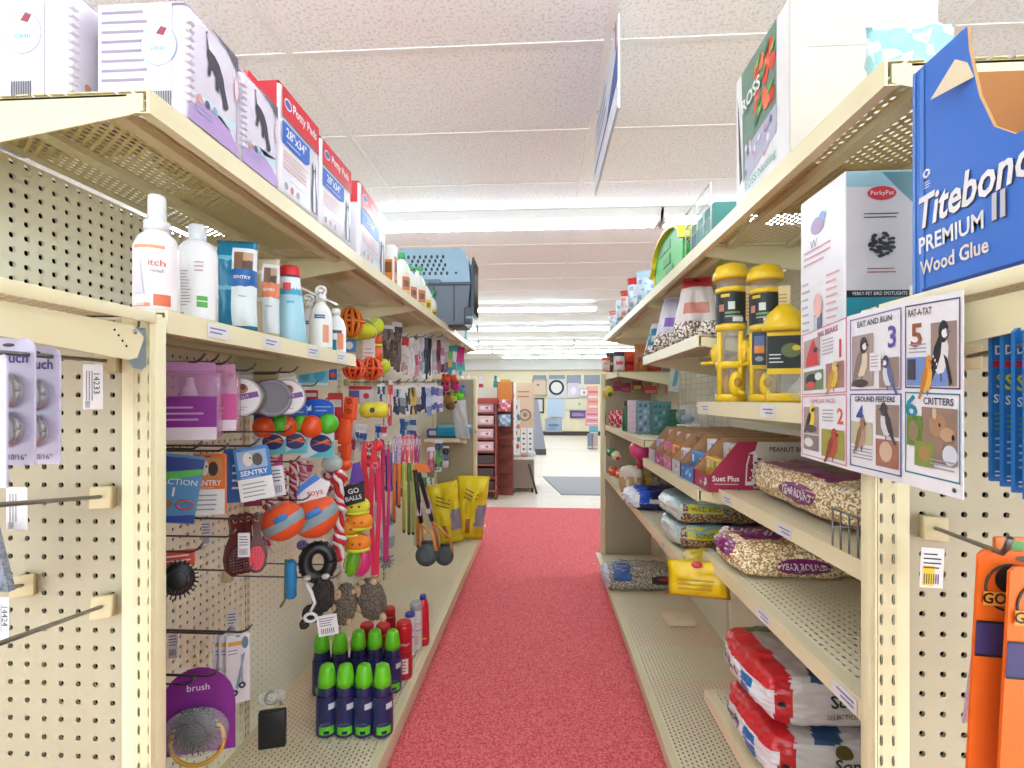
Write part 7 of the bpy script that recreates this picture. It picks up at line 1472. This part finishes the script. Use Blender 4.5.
hang_card('leaf_card', 'small orange and green card above the orange glue packs', 'tag', tuple(W(1010, 537, .50)), 0, .03, .02, '#F08A4A', fn=lambda g, y: g.disc(.005, -.008, .008, .005, y, K('#6AB06A'), 8))
# ================================================================ left end display goods
def strainer(n, px, yy, ya, txt, label, w=.058, h=.132):
    e = empty('drain_strainer_pack', label, 'hardware', tuple(W(px, ya, yy)), 0, 'bath drain packs')
    g = G(); pts = [(-w/2, -h), (w/2, -h), (w/2, -.02)]+[(w/2-.014+.014*math.cos(PI/2*i/5), -.012+.012*math.sin(PI/2*i/5)) for i in range(6)]+[(-w/2+.014-.014*math.sin(PI/2*i/5), -.012+.012*math.cos(PI/2*i/5)) for i in range(6)]+[(-w/2, -.02)]
    g.prism(pts, -.001, .001, K('#D6CFEA', .3)); g.text('Touch', .0155, .002, -.021, -.0016, K('#4A3A8A'), maxw=w*.85); g.text(txt, .0085, .006, -h+.008, -.0016, INK, maxw=w*.7); g.disc(0, -.0075, .007, .002, -.0014, K('#3A3444'), 10); g.build('card', e)
    for z in (-.055, -.095): G().ball((0, -.004, z), .019, mat('#E6E6EE', .1, tr=.78), sy=.55).build('clear_dome', e); G().ring((0, -.006, z), .0145, .0034, CHROME, 'y', 18, 6).build('strainer_ring', e)
    return e
strainer(0, 36, .56, 346, '1 10/16"', 'rear lavender bath drain pack marked 1 10/16 inch')
strainer(1, 10, .52, 338, '1 10/16"', 'middle lavender bath drain pack', .056)
strainer(2, -20, .48, 350, '1 10/16"', 'front lavender bath drain pack at the left frame edge', .056)
ehook(110, 361, -30, 350, .44, 'short dark wire hook holding the bath drain packs')
ehook(104, 497, -40, 508, .42, 'long steel hook with cream clip across the left end display')
ehook(104, 606, -40, 658, .40, 'lower long steel hook sloping toward the camera on the left end display')
ehook(22, 586, -60, 600, .45, 'steel hook low at the left frame edge')
for n, (x0, y0, x1, y1, yy, big, lb_) in enumerate(((82, 364, 104, 412, .62, '14233', 'white price ticket marked 14233 on the left end display'), (5, 487, 29, 533, .60, None, 'white price ticket below the lavender drain packs'), (-4, 597, 10, 643, .55, '14424', 'white price ticket at the left frame edge under the grey pad'))):
    a = onY((x0+x1)/2, y0, yy); w1 = (x1-x0)*yy/F; h1 = (y1-y0)*yy/F; e = empty('price_tag', lb_, 'price tag', tuple(a), 0); g = G(); g.box(-w1/2, w1/2, -.001, .001, -h1, 0, PAPER, .0008, 1)
    if big: g.text(big, h1*.2, w1*.22, -h1*.42, -.0016, INK, rot=-PI/2)
    g.T = Matrix.Rotation(0, 4, 'Y'); 
    for k in range(3): g.rect(-w1*.3+k*w1*.14, -w1*.26+k*w1*.14, -h1*.8, -h1*.15, -.0014, K('#77728A'))
    for k in range(6): g.rect(-w1*.35, -w1*.1, -h1*.95+k*h1*.025, -h1*.94+k*h1*.025, -.0015, INK)
    g.build('ticket', e)
e = empty('felt_pad_pack', 'grey felt pad pack at the left frame edge', 'hardware', tuple(onY(-8, 525, .56)), 0); g = G(); g.prism([(-.04, 0), (.005, 0), (.026, -.078), (-.04, -.08)], -.004, .004, speckle('grey_felt', ['#6E7480', '#858A94', '#7A808A'], 400, .95)); g.build('felt', e)

# ================================================================ hanging aisle sign
X_ = .262; ya, yb = X_*F/76.5, X_*F/53.5; e = empty('aisle_sign', 'blue and white aisle sign hanging edge on from the ceiling', 'sign', (X_, (ya+yb)/2, CEIL), 0); w_ = yb-ya; hb_ = X_/.265; z0_, z1_ = hb_-1.34, X_/.2-1.34
z1_ = min(z1_, -.02)
g = G(); g.box(-.004, .004, -w_/2, w_/2, z0_, z1_, K('#E6E8F4'), .001); g.T = Matrix.Rotation(-PI/2, 4, 'Z'); y = -.0046
zz = lambda t: z0_+(z1_-z0_)*t
g.rect(-w_/2, w_/2, zz(.3), zz(.36), y, K('#2A3E8A')); g.decal([(w_*.1, zz(.36)), (w_/2, zz(.36)), (w_/2, zz(.7))], y-.0002, K('#3A66B0')); g.rect(w_*.42, w_*.46, zz(.7), zz(1), y, K('#D8485A')); g.text('GARDEN', .05, -w_*.1, zz(.66), y-.0004, K('#4A66A8'), maxw=w_*.6) if 0 else g.lines(-w_*.35, w_*.1, zz(.5), zz(.9), 3, y-.0002, K('#6A86C0')); g.rect(-w_/2, w_/2, z0_, z0_+.008, y-.0003, K('#6A6470')); g.build('sign_board', e)
for s in (-1, 1): G().tube([(0, s*w_*.35, z1_), (0, s*w_*.35, 0)], .002, WIRE, 5).build('hanging_wire', e)
# ================================================================ the store beyond the aisle
WDN = K('#9A4A36', .5); WDK = K('#7A3A2C', .5)
# door mat
p0, p1 = W(545, 477, 7.7), W(596, 494, 6.35)
g = G(); g.prism([(.02, 7.75), (1.2, 7.75), (1.2, 6.3), (.25, 6.3)], .0, .012, K('#B4B2B4', .9), 'z'); tag(g.build('floor_mat', None, (0, 0, .0)), 'grey floor mat on the tan floor beyond the carpet', 'mat')
# brown rack with pockets
e = empty('display_rack', 'reddish brown wooden rack with pink packets on its shelves', 'display rack', (-.67, 6.05, 0), 0)
g = G(); w_, h_ = .27, 1.2
for x in (-w_/2, w_/2-.02): g.box(x, x+.02, -.12, .12, 0, h_, WDN)
g.box(-w_/2, w_/2, .1, .12, 0, h_, WDK); g.box(-w_/2-.01, w_/2+.01, -.13, .12, h_-.05, h_, K('#B03A30'))
g.build('rack_frame', e)
for k in range(7): G().box(-w_/2+.02, w_/2-.02, -.125, .1, .1+k*.155, .12+k*.155, WDN).build('shelf', e)
for k in range(4):
    gg = empty('packet', ['lowest pink packet in the brown rack', 'second pink packet from the bottom of the brown rack', 'third pink packet in the brown rack', 'top pink packet in the brown rack'][k], 'packet', (-.67, 5.97, .565+.155*k+.0205), 0, 'pink packets in the brown rack'); g = G(); g.box(-.1, .1, -.015, .015, 0, .11, K(['#E8C0CC', '#E0B8C0', '#E8C8C0', '#E6B0C0'][k]), .006); g.rect(-.06, .06, .03, .07, -.0155, K('#F4E8EA')); g.disc(.02, .05, .02, .015, -.016, K('#B85A6A'), 8); g.build('packet_body', gg)
for k in range(3):
    o = G(); o.box(-.1, .1, -.06, .06, 0, .1, K('#4A3A3A')); tag(o.build('dark_box', None, (-.67, 6.03, .1205+.155*k)), ['dark box on the bottom shelf of the brown rack', 'dark box on the second shelf of the brown rack', 'dark box on the third shelf of the brown rack'][k], 'box')
e = empty('pocket_rack', 'tall narrow brown rack with slanted pockets beside the shelf rack', 'display rack', (-.455, 6.25, 0), 0)
g = G(); g.box(-.1, .1, 0, .12, 0, 1.42, WDN); g.build('rack_frame', e); g = G(); g.box(-.09, .09, -.01, 0, 1.16, 1.41, K('#E88A2A')); g.box(-.06, .07, -.01, .03, 1.41, 1.45, K('#E8A83A')); g.build('orange_panel', e)
for k in range(6):
    z = .12+k*.17; g = G(); g.prism([(-.1, z), (-.12, z+.09), (0, z+.02), (0, z)], -.1, .1, WDK, 'x'); g.build('pocket', e)
for k, (c, z, lb_) in enumerate((('#E8707A', 1.05, 'coral pink bag in the tall brown pocket rack'), ('#7FBCE0', .87, 'light blue printed bag in the tall brown pocket rack'))):
    e2 = empty('gift_bag', lb_, 'bag', (-.455, 6.05, z), 0); g = G().bag(.17, .15, .06, (lambda c: lambda u, v, f: K(c, .4) if (int(u*5)+int(v*5)) % 3 else K('#F2E4E8', .4))(c), 8, 8, seed=k, wob=.5); g.build('bag', e2)
# white unit behind with bottles on top
e = empty('display_counter', 'white display unit topped with small bottles behind the brown racks', 'shelving unit', (-.82, 6.75, 0), 0)
g = G(); g.box(-.3, .3, -.12, .12, 0, 1.36, K('#EFE8DA')); g.rect(-.1, .28, 1.2, 1.22, -.121, K('#C85A4A')); g.rect(-.05, .25, 1.1, 1.14, -.121, K('#B8AA9A')); g.build('cabinet', e)
for k in range(4):
    if k == 0:
        e0 = bottle('small_bottle', 'white bottle with red base, leftmost in the far row above the divider', 'bottle', (-1.07, 6.72, 1.363), 0, [(.03, 0), (.03, .05), (.026, .1), (.012, .16)], K('#F2F0F2'), [(.013, .158), (.013, .19)], K('#E6E0E2'), 1, group='white bottles on the far white unit', band=lambda i: K('#D8404A') if i == 0 else K('#F2F0F2'))
    else: dup(e0, (-1.07+.085*k, 6.72, 1.363), 0, ['', 'white bottle with red base, second in the far row', 'white bottle with red base, third in the far row', 'white bottle with red base, rightmost in the far row'][k])
e1 = bottle('spray_bottle', 'teal spray bottle on the white unit beyond the left run', 'bottle', (-.62, 6.72, 1.363), 0, [(.03, 0), (.03, .08), (.012, .12)], K('#4FA8A8'), [(.02, .118), (.02, .16)], K('#3F9A9A'))
# low chest with goods and a leaning black board
e = empty('low_chest', 'low grey brown chest with pale packets on top beyond the racks', 'chest', (-.26, 6.75, 0), 0)
g = G(); g.box(-.14, .16, -.3, .3, .06, .42, K('#9A8676')); g.box(-.15, .17, -.31, .31, .42, .44, K('#E6DDD4')); g.build('chest_body', e)
for sx in (-1, 1):
    for sy in (-1, 1): G().box(.01+sx*.13-.015, .01+sx*.13+.015, sy*.27-.015, sy*.27+.015, 0, .06, BLACK).build('leg', e)
for k in range(3):
    o = G(); o.box(-.05, .05, -.06, .06, 0, .05, K(['#E8DADA', '#E0A8A8', '#DDE4E4'][k]), .01); tag(o.build('packet', None, (-.33+.1*k, 6.6+.08*k, .4405)), ['white packet on the low chest', 'pink packet in the middle of the low chest', 'pale green packet on the low chest'][k], 'packet')
o = G(); o.tube([(0, 0, .005), (-.1, .12, .36)], .014, K('#3A3634')); tag(o.build('black_strut', None, (-.06, 6.28, .01)), 'thin black strut leaning against the low chest', 'strut')
# tall printed boards and a drape
def panel(name, label, cat, px0, px1, y0, y1, d, c, fn=None, t=.03, fr=None):
    a, b_ = W(px0, y0, d), W(px1, y1, d); w, h = b_.x-a.x, a.z-b_.z; e = empty(name, label, cat, ((a.x+b_.x)/2, a.y, b_.z), 0); g = G(); g.box(-w/2, w/2, 0, t, 0, h, K(c, .6), .002, 1)
    if fn: fn(g, w, h, -.002)
    g.build('board', e)
    if fr: g = G(); k = .05; [g.box(x0, x1, -.015, t, z0, z1, K(fr)) for x0, x1, z0, z1 in ((-w/2, w/2, 0, k), (-w/2, w/2, h-k, h), (-w/2, -w/2+k, 0, h), (w/2-k, w/2, 0, h))]; g.build('frame', e)
    return e
panel('printed_board', 'tall tan board with arched pattern standing beyond the racks', 'board', 516, 534, 383, 462.6, 9.5, '#D9B79A', lambda g, w, h, y: (g.ring((0, y, h*.6), w*.3, .012, K('#8A5A48'), 'y', 20, 5), g.disc(0, h*.6, w*.12, w*.12, y-.001, K('#8A7A78')), g.lines(-w*.4, w*.4, h*.8, h*.92, 2, y, K('#A87A5A'))))
panel('white_board', 'narrow white board with lettering left of the tan board', 'board', 509, 516, 383, 470, 8.5, '#EFEBEA', lambda g, w, h, y: (g.disc(0, h*.85, w*.3, .06, y, K('#E8B83A')), g.lines(-w*.3, w*.3, h*.1, h*.7, 8, y, K('#8A94A0'))))
for k in range(2): panel('banner_roll', ['left of two white lettered banner boards on the floor', 'right of two white lettered banner boards on the floor'][k], 'board', 521+6.5*k, 526.5+6.5*k, 428, 465-.0*k, 9.2-.05*k, '#F1EFF0', lambda g, w, h, y: [g.disc(0, h*(.15+.14*i), w*.25, .02, y, K('#5A6A80')) for i in range(6)])
panel('clothes_rail', 'colourful hanging goods between the pocket rack and the white boards', 'hanging goods', 512, 520, 400, 467.6, 8.8, '#E8E2E0', lambda g, w, h, y: [g.disc(random.uniform(-w*.35, w*.35), random.uniform(h*.1, h*.9), .03, .045, y-.0005*i, K(['#5A8A9A', '#D8705A', '#E8E8EA', '#B85A4A', '#8AB0C0'][i % 5])) for i in range(22)])
g = G(); g.prism([(-.16, 0), (.19, 0), (.02, 1.05), (-.12, 1.15)], -.15, .05, K('#A7A9B8', .8)); g.box(-.05, .2, -.16, .06, -.12, 0, K('#4A4644')); tag(g.build('draped_stand', None, tuple(W(537, 450, 11)-Vector((0, 0, 0)))), 'grey draped stand tapering upward beyond the tan board', 'stand')
bpy.data.objects['draped_stand'].location.z = .125
# back wall display
YW = 16.66
def art(px0, px1, y0, y1, label, c, fr=None, fn=None, cat='framed picture', name='framed_picture', t=.03):
    d = dY((px0+px1)/2, BW-t-.012); return panel(name, label, cat, px0, px1, y0, y1, d, c, fn, t, fr)
art(532, 547, 379, 396, 'beige framed square with small bird, upper left of the back wall', '#D9BFA4', '#C4A488', lambda g, w, h, y: g.disc(-w*.1, h*.65, .05, .03, y, K('#7A5A4A'), 8))
art(549, 566, 379, 398, 'white square panel behind the black ring wreath', '#DCDAE0')
d = 16.62; c = W(556.5, 387.5, d); e = empty('round_wreath', 'thick black ring wreath on the back wall', 'wreath', tuple(c), 0); G().ring((0, 0, 0), .22, .035, K('#2A2424'), 'y', 28, 8).build('ring', e); G().disc(0, 0, .18, .18, .01, K('#EDE8DE'), 24).build('face', e)
art(568, 579, 383, 398, 'pale lilac square print with light circle on the back wall', '#D8CCD8', None, lambda g, w, h, y: g.disc(0, h*.5, w*.25, h*.25, y, K('#EDE6EC')))
art(579, 589, 388, 397, 'small white print in silver frame on the back wall', '#F2EEEE', '#C9C4C4', lambda g, w, h, y: g.disc(0, h*.5, w*.12, h*.15, y, K('#D8706A')))
art(535, 544, 398, 413, 'upright print in a black frame on the back wall', '#D8DAD8', '#2E2A2A')
art(547.5, 564, 398.5, 417, 'pale blue quilted panel in the middle of the back wall', '#BFD0E8')
art(566, 585, 399, 410, 'cream landscape print with green spot on the back wall', '#EADFC8', None, lambda g, w, h, y: g.disc(w*.2, h*.55, .04, .04, y, K('#8AC06A')))
art(570, 586, 411, 418, 'purple sign in a dark frame on the back wall', '#9A6AC0', '#5A4A6A', lambda g, w, h, y: g.lines(-w*.35, w*.35, h*.3, h*.7, 2, y, K('#D8C0E8')))
art(545, 562, 418.5, 432, 'blue and grey sea painting low on the back wall', '#A9B8CC', None, lambda g, w, h, y: (g.disc(0, h*.5, w*.35, h*.12, y, K('#6A86A8')), g.disc(-w*.1, h*.25, w*.3, h*.08, y-.001, K('#86A0B8'))))
for k, (px, r) in enumerate(((571.5, .22), (583, .17))):
    c = W(px, 427, 16.68); e = empty('wire_wall_art', ['large oval wire wall piece low on the back wall', 'smaller oval wire wall piece low on the back wall'][k], 'wall art', tuple(c), 0); g = G(); g.ring((0, 0, 0), r, .018, K('#8A8478'), 'y', 24, 6, .7); g.ring((0, 0, 0), r*.55, .014, K('#8A8478'), 'y', 20, 6, .8); g.tube([(-r, 0, 0), (r, 0, 0)], .012, K('#8A8478'), 6); g.build('wire_scroll', e)
for k, (a, b_) in enumerate(((533, 546), (549, 565), (567, 581), (584, 600))):
    g = G(); pa, pb = W(a, 375, 16.6), W(b_, 384, 16.6); g.box(pa.x, pb.x, BW-.03, BW-.01, pb.z, pa.z, K('#8F93A4', .5)); g.build(f'window_{k+1}', kind='structure')
g = G()
for a in (547.5, 565.5, 582.5): p = W(a, 400, 16.6); g.box(p.x-.05, p.x+.05, BW-.01, BW-.001, .2, H+.78, K('#EFE6CF'))
g.build('trim_3', kind='structure')
# pink goods stack at the right
for k, (px0, px1, y0, y1, c, lb_) in enumerate(((588, 598, 386, 410.5, '#E8A090', 'rack of coral bottles right of the back wall display'), (586, 598, 410.5, 426, '#E8A0B0', 'stack of pink folded fabrics by the right run'), (590, 598, 426, 434, '#6AB0C0', 'teal folded fabric under the pink stack'), (588, 592.5, 434, 449.4, '#8A94A8', 'slim grey stand below the fabrics'), (593, 598, 434, 449.4, '#C8B0A0', 'blue and tan packets low beside the grey stand'))):
    panel('goods_stack', lb_, 'goods', px0, px1, y0, y1, 12, c, (lambda k: lambda g, w, h, y: [g.rect(-w*.45, w*.45, h*(.12+.2*i), h*(.2+.2*i), y, K(['#F2D8D0', '#D8707A', '#EDE0E4', '#C85A5A'][i % 4])) for i in range(4 if k < 2 else 1)])(k), .2)
